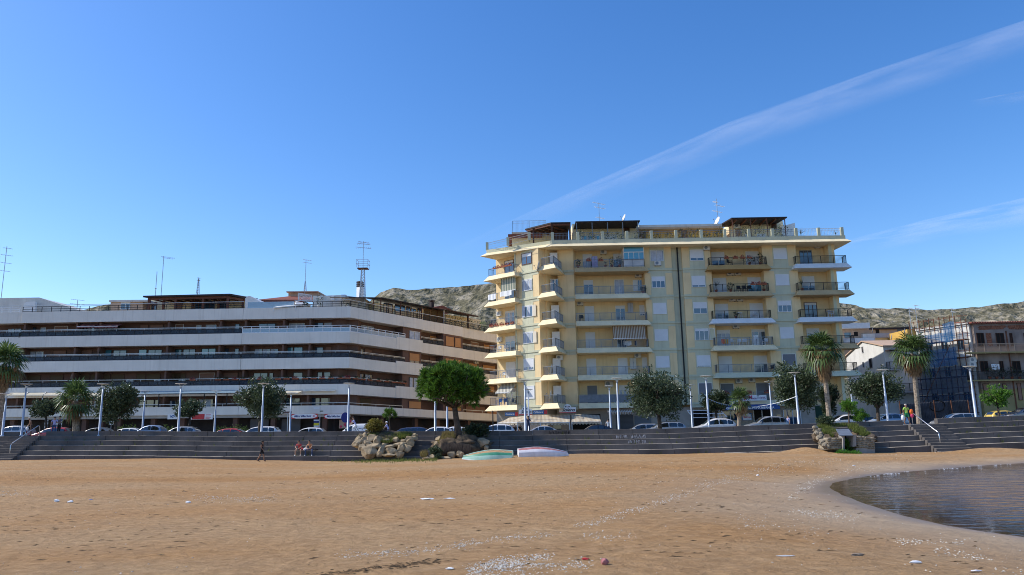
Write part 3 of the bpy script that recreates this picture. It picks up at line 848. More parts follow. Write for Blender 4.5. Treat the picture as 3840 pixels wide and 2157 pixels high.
def chair(pos,rz,m,label,group):
    t=thing("garden_chair",label,"chair",(0,0,0),group)
    mb=MB();mb.box(-.24,.24,-.24,.22,.42,.46);mb.make("seat",m,t)
    mb=MB();mb.box(-.24,.24,.2,.24,.47,.86);mb.make("backrest",m,t)
    for sx in(-.22,.22):
        for sy in(-.22,.2):
            mb=MB();mb.bar((sx,sy,0),(sx,sy,.42),.04);mb.make("leg",m,t)
        mb=MB();mb.box(sx-.03,sx+.03,-.22,.2,.64,.67);mb.bar((sx,-.21,.46),(sx,-.21,.64),.03);mb.make("armrest",m,t)
    return place(t,pos,rz)
def table(pos,m,label,w=.8,group="small garden tables on the balconies"):
    t=thing("garden_table",label,"table",(0,0,0),group)
    mb=MB();mb.box(-w/2,w/2,-.35,.35,.69,.73);mb.make("tabletop",m,t)
    for sx in(-w/2+.06,w/2-.06):
        for sy in(-.3,.3):
            mb=MB();mb.bar((sx,sy,0),(sx*.96,sy,.69),.045);mb.make("leg",m,t)
    return place(t,pos)
def railing(mb,pts,zf,top=1.2,bot=.35,step=.13,post=1.5,wb=.022,wt=.05,mid=None):
    """upright-bar railing along world points (x, y); zf is the floor level at each point (callable or number)"""
    for a,b in zip(pts,pts[1:]):
        a,b=Vector(a[:2]).to_3d(),Vector(b[:2]).to_3d();L=(b-a).length
        za=zf(a.x,a.y)if callable(zf)else zf;zb=zf(b.x,b.y)if callable(zf)else zf
        up=lambda p,z,t:Vector((p.x,p.y,za+(zb-za)*t+z))
        mb.bar(up(a,top,0),up(b,top,1),wt);mb.bar(up(a,bot,0),up(b,bot,1),wt*.7)
        if mid:
            for q in mid:mb.bar(up(a,q,0),up(b,q,1),wt*.6)
        n=max(1,int(L/post+.5))
        for i in range(n+1):
            p=a.lerp(b,i/n);mb.bar(up(p,bot-.28,i/n),up(p,top,i/n),wt)
        if step:
            n=int(L/step)
            for i in range(1,n):
                p=a.lerp(b,i/n);mb.bar(up(p,bot,i/n),up(p,top,i/n),wb)
def window(f,s0,s1,z0,z1,d,parent,state='closed',q=1.0,leaves=2,fr='white',name='window',sh='shutter_white',gl='glass',curtain=0.0):
    """frame > pane(s), shutter; q = share of the opening covered by the lowered roller shutter"""
    k=.055;mb=MB()
    mb.fbox(f,s0,s0+k,d,d+.07,z0,z1);mb.fbox(f,s1-k,s1,d,d+.07,z0,z1);mb.fbox(f,s0+k,s1-k,d,d+.07,z1-k,z1);mb.fbox(f,s0+k,s1-k,d,d+.075,z0,z0+k)
    zc=z1-k-(z1-z0-2*k)*q
    if q<.97:
        for i in range(1,leaves):
            c=s0+(s1-s0)*i/leaves;mb.fbox(f,c-.035,c+.035,d,d+.055,z0+k,zc)
    o=mb.make(name,fr,parent)
    if q<.97:
        mb=MB();mb.fbox(f,s0+k,s1-k,d-.01,d+.03,z0+k,zc);mb.make("pane",gl,o)
        if curtain:
            mb=MB();w=(s1-s0-2*k)
            for i in range(leaves):
                c0=s0+k+w*i/leaves;mb.fbox(f,c0+.05,c0+w/leaves*curtain,d+.028,d+.034,z0+k+.02,zc-.02)
            mb.make("curtain",'curtain',o)
    if q>.02:
        mb=MB();mb.fbox(f,s0+k,s1-k,d-.01,d+.05,zc+.002,z1-k);mb.make("shutter",sh,o)
    return o
def offset_poly(pts,q):
    """push an open chain of (x, y) outwards (to its right-hand side = towards the beach when walked left to right)"""
    out=[]
    for i,p in enumerate(pts):
        ds=[]
        if i:ds.append((Vector(pts[i])-Vector(pts[i-1])).normalized())
        if i<len(pts)-1:ds.append((Vector(pts[i+1])-Vector(pts[i])).normalized())
        n=sum((Vector((d.y,-d.x))for d in ds),Vector((0,0)))
        n=n/len(ds);n=n/max(n.length_squared,.25)
        out.append((p[0]+n.x*q,p[1]+n.y*q))
    return out
def frustum(mb,top,bot,zt,zb):
    """closed rings of (x, y) -> solid between zt and zb"""
    n=len(top)
    mb.add([(x,y,zb)for x,y in bot]+[(x,y,zt)for x,y in top],[tuple(range(n))[::-1],tuple(range(n,2*n))]+[(i,(i+1)%n,n+(i+1)%n,n+i)for i in range(n)])

# ================================================================== THE YELLOW APARTMENT BLOCK
YF=Frame((0,89.0),0)
YC=at(2024,1200,88.2)
YL=Frame((YC.x,YC.y),-42)
LV=[None,2.82,6.10,9.33,12.57,15.84,19.15]
TOP=22.0
yb_=thing("apartment_building","tall yellow and pale green apartment block with skirted balconies and roof pergolas","apartment building",(20,92,0))
def sx(reg,x,y=750,d=0.0):return YF.sp(reg,x,y,d)[0]
S=dict(L1a=sx('1',1265),L1b=sx('1',2222,800),W1a=sx('1',2310,760),W1b=sx('1',2487,760),Ra=sx('2',217,700),Rb=sx('2',345,700),W2a=sx('2',440,650),W2b=sx('2',602,650),L2a=sx('2',690,700),L2b=sx('2',1312,650),W3a=sx('2',1445,640),W3b=sx('2',1605,640),L3a=sx('2',1722,650),E0=sx('2',2112,640),E1=sx('2',2182,620))
LD=-1.35
# angled wall between the corner recess and the first loggia
YA=Frame((S['L1a'],89.0),-17)
sA0=YA.sp('1',1045,800)[0]
def yl(x,y,d=0):return YL.sp('1',x,y,d)[0]
fL0,fL1,fW0,fW1=yl(215,900,-1.2),yl(465,800),yl(568,800),yl(702,770)
body=MB()
body.m=0
body.fbox(YF,S['L1a'],S['E1'],-10,LD,-1.2,TOP)
a0=YL.pt(0,0,0);body.fbox(YL,fL0,.2,-9,-1.2,2.9,TOP)
body.fbox(YL,fL1,0,-1.195,0,2.9,TOP)
body.fbox(YA,sA0,-.003,-3.2,0,2.9,TOP)
q0,q1=YL.pt(0,-1.3,0),YA.pt(sA0,-.9,0)
body.prism([(q0.x-.4,q0.y+.1,2.9),(q1.x+.2,q1.y,2.9),(q1.x+.2,q1.y+3,2.9),(q0.x-.4,q0.y+3,2.9)],(0,0,TOP-2.9))
for a,b in(('L1b','Ra'),('Rb','L2a'),('L2b','L3a'),('E0','E1')):
    body.fbox(YF,S[a],S[b],LD+.003,0,2.9,TOP)
body.fbox(YF,12,S['E1']-.02,-40,-10.003,-1.2,20.8)  # unseen rear wing, added to cast shade on the gabled house
body.make("wall",'yellow',yb_)
def trim(name,f,*bs):  # pale green bands, ledges, window panels
    mb=MB();[mb.fbox(f,*b)for b in bs];return mb.make(name,'green',yb_)
trim("pipe_recess",YF,(S['Ra']+.003,S['Rb']-.003,LD+.003,-.30,2.9,TOP))
for L,Ln in zip(LV[1:],LV[2:]+[TOP+.5]):
    for a,b in(('L1b','Ra'),('Rb','L2a'),('L2b','L3a')):trim("floor_band",YF,(S[a]-.01,S[b]+.01,.002,.022,L-.46,L-.12),(S[a]-.02,S[b]+.02,.002,.12,L-.12,L+.12))
    trim("floor_band",YL,(fL1,.01,.002,.022,L-.46,L-.12),(fL1,.02,.002,.10,L-.12,L+.12));trim("floor_band",YA,(sA0,-.01,.002,.03,L-.46,L-.12),(sA0,.1,.002,.14,L-.12,L+.12))
    trim("floor_band",YF,(S['Ra'],S['Rb'],-.298,-.2,L-.11,L+.11))
    for a,b in((S['W1a']-.12,S['W1b']+.12),(S['W2a']-.1,S['W2b']+.12),(S['W3a']-.1,S['W3b']+.12)):trim("window_panel",YF,(a,b,.002,.02,L+.122,Ln-.462))
    trim("window_panel",YL,(fW0-.08,fW1+.08,.002,.02,L+.122,Ln-.462))
trim("corner_strip",YF,(S['E0']-.003,S['E0']+.36,.003,.05,2.9,TOP));trim("corner_strip",YL,(fL1-.003,fL1+.25,.003,.05,2.9,TOP))
mb=MB()
for q in(.62,):mb.fbox(YF,S['Ra']+q*1.15,S['Ra']+q*1.15+(.15 if q==.62 else .05),-.198,-.05,3,TOP+.6)
mb.make("drainpipe",'black_trim',yb_)
# windows
for k,(st,q,lv,kw)in{6:('',0,2,dict(curtain=.92)),5:('',.42,3,{}),4:('',1,2,{}),3:('',1,2,{}),2:('',1,2,{}),1:('',1,2,{})}.items():
    window(YF,S['W1a'],S['W1b'],LV[k]+1.02,LV[k]+2.42,.02,yb_,q=q,leaves=lv,**kw)
for k,(q,lv,kw)in{6:(.79,2,{}),5:(.86,2,{}),4:(.55,2,{}),3:(.2,3,{}),2:(.92,2,{}),1:(1,2,dict(sh='shutter_grey'))}.items():
    window(YF,S['W2a'],S['W2b'],LV[k]+1.0,LV[k]+2.42,.02,yb_,q=q,leaves=lv,**kw)
for k,(q,lv,kw)in{6:(1,2,{}),5:(1,2,{}),4:(.42,3,{}),3:(1,2,{}),2:(1,2,dict(sh='shutter_grey')),1:(1,2,dict(sh='shutter_grey'))}.items():
    window(YF,S['W3a'],S['W3b'],LV[k]+1.02,LV[k]+2.42,.02,yb_,q=q,leaves=lv,**kw)
for k,(q,lv,kw)in{6:(.3,2,dict(fr='wood_red')),5:(.1,4,dict(curtain=.8)),4:(.1,2,dict(curtain=.5)),3:(.1,3,dict(curtain=.7)),2:(.76,2,dict(curtain=.6)),1:(1,2,{})}.items():
    o=window(YL,fW0,fW1,LV[k]+(1.02 if k>1 else .9),LV[k]+2.45,.02,yb_,q=q,leaves=lv,**kw)
    if k in(3,4):
        mb=MB();mb.fbox(YL,fW1+.02,fW1+.55,.08,.12,LV[k]+1.02,LV[k]+2.4);mb.make("shutter_leaf",'beige_awning',o)
        if k==4:mb=MB();mb.fbox(YL,fW0-.02,fW0+.42,.10,.14,LV[k]+1.02,LV[k]+2.4);mb.make("shutter_leaf",'curtain',o)
o=window(YF,S['W2b']+.1,S['W2b']+.75,LV[3]+1.0,LV[3]+2.42,.05,yb_,q=1,sh='green',name='window')
DA,DB=(sx('1',1395,850,LD),sx('1',1522,850,LD)),(sx('1',1810,850,LD),sx('1',1937,850,LD))
for k,a,b in((6,(.42,dict(curtain=.7)),(.36,{})),(5,(.25,dict(leaves=2)),(.0,dict(curtain=.95))),(4,(1,{}),(.16,{})),(3,(1,{}),(.3,{})),(2,(1,{}),(1,{})),(1,(1,dict(sh='shutter_grey',fr='grey_metal')),(.25,dict(curtain=.5)))):
    for(s0,s1),(q,kw)in((DA,a),(DB,b)):
        window(YF,s0,s1,LV[k]+.18,LV[k]+2.38,LD,yb_,q=q,name='balcony_door',**kw)
sm=(sx('1',2072,1100,LD),sx('1',2132,1100,LD),sx('1',2196,1100,LD))
window(YF,sm[0],sm[1],LV[5]+.9,LV[5]+2.3,LD,yb_,q=1);window(YF,sm[1]+.02,sm[2],LV[5]+.9,LV[5]+2.3,LD,yb_,q=0)
for k in(4,2):window(YF,sm[1]+.1,sm[2]+.15,LV[k]+1.1,LV[k]+2.4,LD,yb_,q=.9)
DA,DB=(sx('2',700,700,LD),sx('2',857,700,LD)),(sx('2',1112,680,LD),sx('2',1272,680,LD))
for k,a,b in((6,(.5,{}),(1,{})),(5,(.95,{}),(.42,dict(gl='glass_cyan'))),(4,(.55,dict(curtain=.3)),(1,{})),(3,(.2,dict(curtain=.8,leaves=3)),(.12,dict(curtain=.4))),(2,(1,{}),(.48,{})),(1,(1,dict(sh='shutter_grey')),(1,dict(sh='shutter_grey')))):
    for(s0,s1),(q,kw)in((DA,a),(DB,b)):
        window(YF,s0,s1,LV[k]+.18,LV[k]+2.38,LD,yb_,q=q,name='balcony_door',**kw)
DA=(sx('2',1762,680,LD),sx('2',1912,680,LD))
for k,(q,kw)in{6:(.0,dict(fr='grey_metal',leaves=3)),5:(.55,{}),4:(.14,dict(fr='wood_red',leaves=3)),3:(.3,{}),2:(.4,{}),1:(.4,{})}.items():
    window(YF,DA[0],DA[1],LV[k]+.18,LV[k]+2.38,LD,yb_,q=q,name='balcony_door',**kw)
YR=Frame(((q0+q1)*.5)[:2],0);YR.O.y=max(q0.y+.1,q1.y)-.02
d0,d1=YR.sp('1',940,800)[0],YR.sp('1',1042,800)[0]
YR.O.y=min(q0.y+.1,q1.y)-.02
for k,q in((6,.55),(5,.0),(4,1),(3,1),(2,1),(1,.5)):
    window(YR,d0,d1,LV[k]+.18,LV[k]+2.38,0,yb_,q=q,name='balcony_door',curtain=.5 if k==5 else 0)
fd0,fd1=YL.sp('1',335,900,-1.2)[0],min(YL.sp('1',462,880,-1.2)[0],fL1+.35)
for k,(q,kw)in{6:(.14,dict(fr='wood_red')),5:(.3,{}),4:(.1,dict(curtain=.5)),3:(.3,{}),2:(1,{}),1:(.2,{})}.items():
    window(YL,fd0,fd1,LV[k]+.18,LV[k]+2.38,-1.19,yb_,q=q,name='balcony_door',**kw)
# balconies
def balcony(f,s0,s1,L,skirt,rail,d_in=LD,d_out=.75,fl=.42,sides=(1,1),top=1.2,solid=False):
    top_r=[f.pt(s0,d_out,0)[:2],f.pt(s1,d_out,0)[:2],f.pt(s1,d_in,0)[:2],f.pt(s0,d_in,0)[:2]]
    e0,e1=(fl if sides[0]else 0),(fl if sides[1]else 0)
    bot_r=[f.pt(s0-e0,d_out+fl,0)[:2],f.pt(s1+e1,d_out+fl,0)[:2],f.pt(s1+e1,d_in,0)[:2],f.pt(s0-e0,d_in,0)[:2]]
    mb=MB();frustum(mb,top_r,bot_r,L+.24,L-.38);o=mb.make("balcony",skirt,yb_)
    mb=MB();g=.05
    pts=[f.pt(s0+g,d_out-g,0),f.pt(s1-g,d_out-g,0)]
    if sides[0]:pts=[f.pt(s0+g,min(0,d_in+1),0)]+pts
    if sides[1]:pts=pts+[f.pt(s1-g,min(0,d_in+1),0)]
    railing(mb,pts,L,top,.36);mb.make("railing",rail,o)
    if solid:
        mb=MB();mb.fbox(f,s0+.1,s1-.1,d_out-.10,d_out-.08,L+.3,L+top-.05);mb.make("screen",'grey_metal',o)
    return o
B1=(sx('1',1280,900,.75),sx('1',2236,880,.75));B2=(sx('2',672,740,.75),sx('2',1368,720,.75));B3=(sx('2',1714,720,.75),sx('2',2328,700,.75))
for k in range(1,7):
    L=LV[k]
    balcony(YF,B1[0],B1[1],L,'cream' if k!=6 else 'tan_skirt','grey_metal',sides=(0,1),solid=(k==1))
    balcony(YF,B2[0],B2[1],L,{6:'orange_skirt',5:'tan_skirt',4:'white_skirt',3:'cream',2:'green',1:'cream'}[k],'dark_metal' if k>3 else 'grey_metal')
    if k>1:balcony(YF,B3[0],B3[1],L,{6:'white_skirt',5:'tan_skirt',4:'white_skirt',3:'tan_skirt',2:'green'}[k],'dark_metal')
    # left facet balcony
    s0,s1=yl(112,1060,.8),yl(466,1000,.8)
    balcony(YL,s0,s1,L,'cream','grey_metal',d_in=-1.2,d_out=.8,fl=.45)
    # corner balcony
    sa,sv=yl(822,900,.72),yl(1000,900,.72)
    ch=[YL.pt(sa,0,0)[:2],YL.pt(sa,.72,0)[:2],YL.pt(sv,.72,0)[:2],YA.pt(sA0+.55,.0,0)[:2]]
    inner=[YA.pt(sA0+.2,-1.0,0)[:2],q0[:2]]
    mb=MB();bt=offset_poly(ch,.38);bt[0]=(ch[0][0]+(bt[1][0]-ch[1][0]),ch[0][1]+(bt[1][1]-ch[1][1]));frustum(mb,ch+inner,bt+inner,L+.24,L-.38);o=mb.make("balcony",'cream',yb_)
    mb=MB();railing(mb,offset_poly(ch,-.05),L,1.2,.36);mb.make("railing",'grey_metal',o)
# roof terrace: fascia, skirt, posts and rails
T0=yl(105,740,1.15);tv=YL.sp('1',998,560,1.15)[0]
V0,V1=YL.pt(T0,1.15,0)[:2],YL.pt(tv,1.15,0)[:2]
X1=sx('2',2296,400,1.0)
ch=[YL.pt(T0,-1.2,0)[:2],V0,(V1[0],88.0),(X1,88.0),(X1,90)]
inner=[(X1,99),YL.pt(T0,-9,0)[:2]]
mb=MB();up_=offset_poly(ch,.10)
frustum(mb,up_+inner,up_+inner,22.78,22.36);mb.make("terrace_fascia",'green',yb_)
mb=MB();lo=offset_poly(ch,.62);frustum(mb,up_+inner,lo+inner,22.355,21.92);mb.make("terrace_skirt",'cream',yb_)
posts=[YL.pt(YL.sp('1',x,700,1.05)[0],1.05,0)[:2]for x in(98,380,672)]+[(V1[0]+.05,88.1)]+[(sx('1',x,500,.9),88.1)for x in(1327,1661,1993,2326)]+[(sx('2',x,420,.9),88.1)for x in(272,577,862,1152,1437,1722,1995,2276)]
for i,(x,y)in enumerate(posts):
    mb=MB();mb.box(x-.17,x+.17,y-.16,y+.16,22.79,23.82);mb.make("terrace_post",'green',yb_)
mb=MB()
for a,b in zip(posts[:-3],posts[1:-2]):railing(mb,[a,b],22.5,1.22,.38,.17,9,.02,.045,(.95,))
mb.make("terrace_railing",'grey_metal',yb_)
mb=MB()
for a,b in zip(posts[-3:-1],posts[-2:]):railing(mb,[a,b],22.5,1.22,.38,.17,9,.02,.045,(.95,))
mb.make("terrace_railing",'plastic_white',yb_)
# penthouse
def pb(name,m,r,x0,x1,ytop,D0,D1,zb=22.4,parent=yb_):
    a,b=P(r,x0,ytop,D0),P(r,x1,ytop,D0);z=(a.z+b.z)/2
    mb=MB();mb.box(a.x,b.x,D0,D1,zb,z);return mb.make(name,m,parent),a.x,b.x,z
pb("penthouse",'cream','1',430,1075,432,94,99)
_,x0,x1,z=pb("penthouse",'cream','1',1250,2150,318,92.6,98)
for r0,r1,q in((1372,1520,.0),(1552,1690,.0),(1702,1858,.55)):
    window(YF,sx('1',r0,480,-3.6),sx('1',r1,480,-3.6),22.5,24.5,-3.6,yb_,q=q,gl='glass_cyan' if q<.1 else 'glass',curtain=.4)
_,x0,x1,z=pb("penthouse",'ochre','2',-90,845,338,92.8,98)
window(YF,sx('2',10,440,-3.8),sx('2',118,440,-3.8),22.5,23.9,-3.8,yb_,q=1);window(YF,sx('2',668,430,-3.8),sx('2',760,430,-3.8),22.5,23.9,-3.8,yb_,q=1)
a,b=P('1',2155,372,91.6),P('2',825,318,91.6)
mb=MB();mb.box(a.x,b.x,91.6,99,a.z-.02,a.z+.3);mb.make("penthouse_roof",'offwhite',yb_)
mb=MB();mb.box(a.x,b.x,91.55,99,a.z-.25,a.z-.024);mb.make("penthouse_roof",'peach',yb_)
_,x0,x1,z=pb("penthouse",'cream','2',925,1560,262,92.4,98)
for r0,r1 in((1100,1165),(1240,1345)):window(YF,sx('2',r0,360,-3.4),sx('2',r1,360,-3.4),22.5,24.3,-3.4,yb_,q=1)
a,b=P('1',380,470,93.0),P('1',690,440,93.0)
mb=MB();mb.box(a.x,b.x+1.5,93.0,99,a.z-.25,a.z+.05);mb.make("penthouse_roof",'tile_red',yb_)
mb=MB();pts=[P('1',445,465,93.2),P('1',706,360,93.2)]
zz=a.z+.05;railing(mb,[(pts[0].x,96),(pts[0].x,93.2),(pts[1].x+1.8,93.2)],zz-.1,1.9,.3,.16,2.2,.02,.045,(1.6,));mb.make("roof_railing",'light_metal',yb_)
# timber pergola on the corner
def pergola(name,ring,z,th,m,posts_,pm,pw=.16,zb=22.5,rafters=None,slope=0.0,label=None):
    t=thing(name,label,"pergola",(ring[0][0],ring[0][1],zb),"pergolas on the roof terraces")
    mb=MB();n=len(ring);zs=[z+slope*(y-ring[0][1])for x,y in ring]
    mb.add([(x,y,q-th)for(x,y),q in zip(ring,zs)]+[(x,y,q)for(x,y),q in zip(ring,zs)],[tuple(range(n))[::-1],tuple(range(n,2*n))]+[(i,(i+1)%n,n+(i+1)%n,n+i)for i in range(n)])
    mb.make("roof",m,t)
    for x,y in posts_:
        mb=MB();mb.bar((x,y,zb-.2),(x,y,z-th+slope*(y-ring[0][1])),pw);mb.make("post",pm,t)
    if rafters:
        mb=MB()
        for a,b in rafters:
            mb.bar((a[0],a[1],z-th-.1+slope*(a[1]-ring[0][1])),(b[0],b[1],z-th-.1+slope*(b[1]-ring[0][1])),.12,.2)
        mb.make("rafters",'wood_red',t)
    return t
A=P('1',962,304,89.2);Bq=P('1',1228,302,89.2);u=YL.u
lf=lambda s:(A.x-u.x*s,A.y-u.y*s)
A0z=A.z-.2
ring0=ring=[lf(4.3),(A.x,A.y),(Bq.x,Bq.y),(Bq.x,Bq.y+4.5),(lf(4.3)[0]+2.6,lf(4.3)[1]+3.2)]
pergola("pergola",ring,A.z,.18,'roof_dark',[lf(2.9),(A.x+.1,A.y+.15),(Bq.x-.1,Bq.y+.2)],'wood_dark',.2,rafters=[((lf(s)[0]+.1,lf(s)[1]+.1),(lf(s)[0]+2.4,lf(s)[1]+2.9))for s in(.4,1.3,2.2,3.1,4.0)]+[((lf(4.0)[0],lf(4.0)[1]+.15),(A.x,A.y+.15)),((A.x,A.y+.15),(Bq.x,Bq.y+.15))],label="dark timber pergola on the corner of the yellow block's roof")
A,Bq=P('1',1295,292,89.4),P('1',2168,274,89.4)
pergola("pergola",[(A.x,A.y),(Bq.x,Bq.y),(Bq.x,93),(A.x,93)],(A.z+Bq.z)/2,.16,'roof_dark',[(sx('1',x,400,-.5),89.5)for x in(1312,1522,1732,1937,2142)],'grey_metal',.09,label="long flat dark canopy on grey posts over the blue penthouse doors")
A,Bq=P('2',942,212,89.6),P('2',1612,203,89.6)
pergola("pergola",[(A.x,A.y),(Bq.x,Bq.y),(Bq.x-.6,93.2),(A.x-.8,93.2)],(A.z+Bq.z)/2,.16,'roof_dark',[(sx('2',x,300,-.7),89.7)for x in(955,1172,1372,1588)],'rust',.09,label="dark ribbed canopy on thin posts at the sea end of the yellow block's roof",slope=-.02,rafters=[((sx('2',x,250,-.7),89.7),(sx('2',x,250,-.7),92.3))for x in(1000,1120,1240,1360,1480)])
mb=MB();a=P('2',1545,300,92);b=P('2',1706,275,92);mb.prism([(a.x,92,22.5),(b.x,92,22.5),(b.x,92,b.z),(a.x+.4,92,a.z-.1),(a.x,92,a.z-.2)],(0,2.5,0));mb.make("penthouse",'white',yb_)
# enclosed veranda on the top floor
mb=MB();mb.box(ring0[2][0]-1.9,ring0[2][0]-.1,92.4,92.6,22.4,A0z);mb.make("timber_wall",'wood_dark',yb_)
t=(sx('1',1948,740,.7),sx('1',2226,740,.7));L=LV[6]
mb=MB();mb.fbox(YF,t[0],t[0]+.07,-1.3,.62,L+.25,TOP-.15);mb.fbox(YF,t[1]-.07,t[1],-1.3,.62,L+.25,TOP-.15);mb.fbox(YF,t[0]+.072,t[1]-.072,.55,.62,L+2.05,L+2.15);mb.fbox(YF,t[0]+.072,t[1]-.072,.55,.62,L+.28,L+1.15)
for i in range(1,4):q=t[0]+(t[1]-t[0])*i/4;mb.fbox(YF,q-.03,q+.03,.56,.62,L+1.152,L+2.048)
o=mb.make("glazed_veranda",'white',yb_)
mb=MB();mb.fbox(YF,t[0]+.08,t[1]-.08,.57,.59,L+1.152,TOP-.15);mb.make("pane",'glass_cyan',o)
# ground floor shops
GZ=lambda x:road_z(x,88)+.13
mb=MB();mb.fbox(YF,S['L1a']-2.5,S['E1'],-9.5,-.75,-1.3,2.44);mb.fbox(YL,fL0,0,-9,-1.0,-1.3,2.44);mb.make("shop_wall",'shop_tile',yb_)
def opening(name,m,r,x0,x1,y0,y1,d=-.75,f=YF,th=.03):
    (s0,z1),(s1,z0)=f.sp(r,x0,y0,d),f.sp(r,x1,y1,d)
    mb=MB();mb.fbox(f,s0,s1,d+.002,d+th,max(z0,GZ(s0)-.3),z1);return mb.make(name,m,yb_)
opening("roller_shutter",'roller','5',1840,2088,378,600)
opening("shop_window",'interior','5',1240,1640,380,600);opening("shop_window",'glass','5',850,1105,400,600)
opening("shop_door",'shutter_grey','5',2092,2330,400,600)
opening("shop_window",'interior','6',540,815,500,740);opening("shop_window",'glass','6',880,1150,520,740);opening("shop_window",'interior','6',1355,1590,490,640);opening("shop_window",'glass','6',1670,1745,560,700);opening("shop_door",'glass','6',1760,1990,500,740)
opening("roller_shutter",'roller_green','6',2190,2420,440,740)
mb=MB()
for x in(880,1040,1150,1355,1470,1590,1760,1885,1990):
    s,z=YF.sp('6',x,520,-.75);mb.fbox(YF,s-.05,s+.05,-.71,-.66,GZ(s)-.2,1.9)
mb.make("shop_frame",'white',yb_)
# ================================================================== THE LONG WHITE-BANDED BLOCK
LO=at(1314,1190,92.3)
LF=Frame((LO.x,LO.y),-3,-.0085)
WF=Frame((LO.x,LO.y),50,-.036)
lb=thing("apartment_building","long brown block striped by white concrete balcony bands, folding back at its corner","apartment building",(-40,96,0))
BZ=[]  # (bottom, top) of each white band at the corner
for r,t,b in(('b',360,510),('b',700,850),('b',1047,1195),('e',142,285),('e',432,547)):
    BZ.append((LF.sp(r,2400,b)[1],LF.sp(r,2400,t)[1]))
SLEFT=-52.0;SRIGHT=33.0
J0,J1=LF.sp('a',292,530)[0],LF.sp('b',947,450)[0]
WJ=[WF.sp('c',x,y)[0]for x,y in((965,560),(1215,610),(1512,650),(1772,700))]
def band(z0,z1,segs,f,name="balcony_band",dz=0.0):
    for a,b,d in segs:
        mb=MB();mb.fbox(f,a,b,d-.2,d,z0,z1);mb.fbox(f,a,b,-2.2,d-.203,z0+.03,z0+.3)
        mb.make(name,'band',lb)
for i,(z0,z1)in enumerate(BZ):
    band(z0,z1,[(SLEFT,J0-.03,-.10),(J0+.03,J1-.02,0),(J1+.02,0,.0)],LF)
    segs=[(0.003,WJ[0]-1.4 if i in(1,2,3)else WJ[0]-.1,0)]
    if i in(1,2,3):
        band(z0,z1,segs,WF);band(z0+.0,z1+.25,[(WJ[0]-1.397,WJ[1]-.01,.03)],WF)
    else:
        band(z0,z1,segs,WF);band(z0,z1,[(WJ[0]-.097,WJ[1]-.01,.03)],WF)
    band(z0,z1,[(WJ[1]+.01,WJ[2]-.01,-.22),(WJ[2]+.01,WJ[3]-.01,-.22),(WJ[3]+.01,SRIGHT,-.5)],WF)
ZB=-1.4
mb=MB()
ztop=BZ[0][0]+.2
mb.fbox(LF,SLEFT,0.5,-14,-1.9,BZ[4][1]-.4,ztop);mb.fbox(WF,-.3,SRIGHT,-14,-1.8,BZ[4][1]-.4,ztop)
for a,b in((WJ[0],WJ[1]-.02),(WJ[2],WJ[3])):
    for i in range(4):mb.fbox(WF,a,b,-1.797,-.3,BZ[i+1][1]+.003,BZ[i][0]-.003)
for i in range(4):  # cross walls between the flats on the front
    for u in(300,1010,1330,2260):
        s=LF.sp('a',u,650)[0];mb.fbox(LF,s-.12,s+.12,-1.897,-.45,BZ[i+1][0]+.31,BZ[i][0]+.02)
    for u in(620,960,1480,1840):
        s=LF.sp('b',u,600)[0];mb.fbox(LF,s-.12,s+.12,-1.897,-.45,BZ[i+1][0]+.31,BZ[i][0]+.02)
mb.make("wall",'brown',lb)
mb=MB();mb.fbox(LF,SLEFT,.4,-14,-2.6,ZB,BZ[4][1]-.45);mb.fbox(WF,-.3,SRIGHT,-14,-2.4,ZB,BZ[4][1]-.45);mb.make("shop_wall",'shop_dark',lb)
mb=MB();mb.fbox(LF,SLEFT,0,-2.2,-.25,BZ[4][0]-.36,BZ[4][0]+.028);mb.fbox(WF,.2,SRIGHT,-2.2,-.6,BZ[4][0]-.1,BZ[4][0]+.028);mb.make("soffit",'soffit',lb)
for r,x in(('d',700),('d',1100),('d',1330),('d',1570),('d',2040),('d',2440),('e',810),('e',1325),('e',2030),('d',120)):
    s=LF.sp(r,x,650)[0];mb=MB();mb.fbox(LF,s-.28,s+.28,-1.2,-.6,ZB,BZ[4][0]-.365);mb.make("pillar",'brown_pillar',lb)
for x in(300,720,1180,1480,1900):
    s=WF.sp('f',x,850)[0];mb=MB();mb.fbox(WF,s-.28,s+.28,-1.4,-.8,ZB,BZ[4][0]-.105);mb.make("pillar",'brown_pillar',lb)
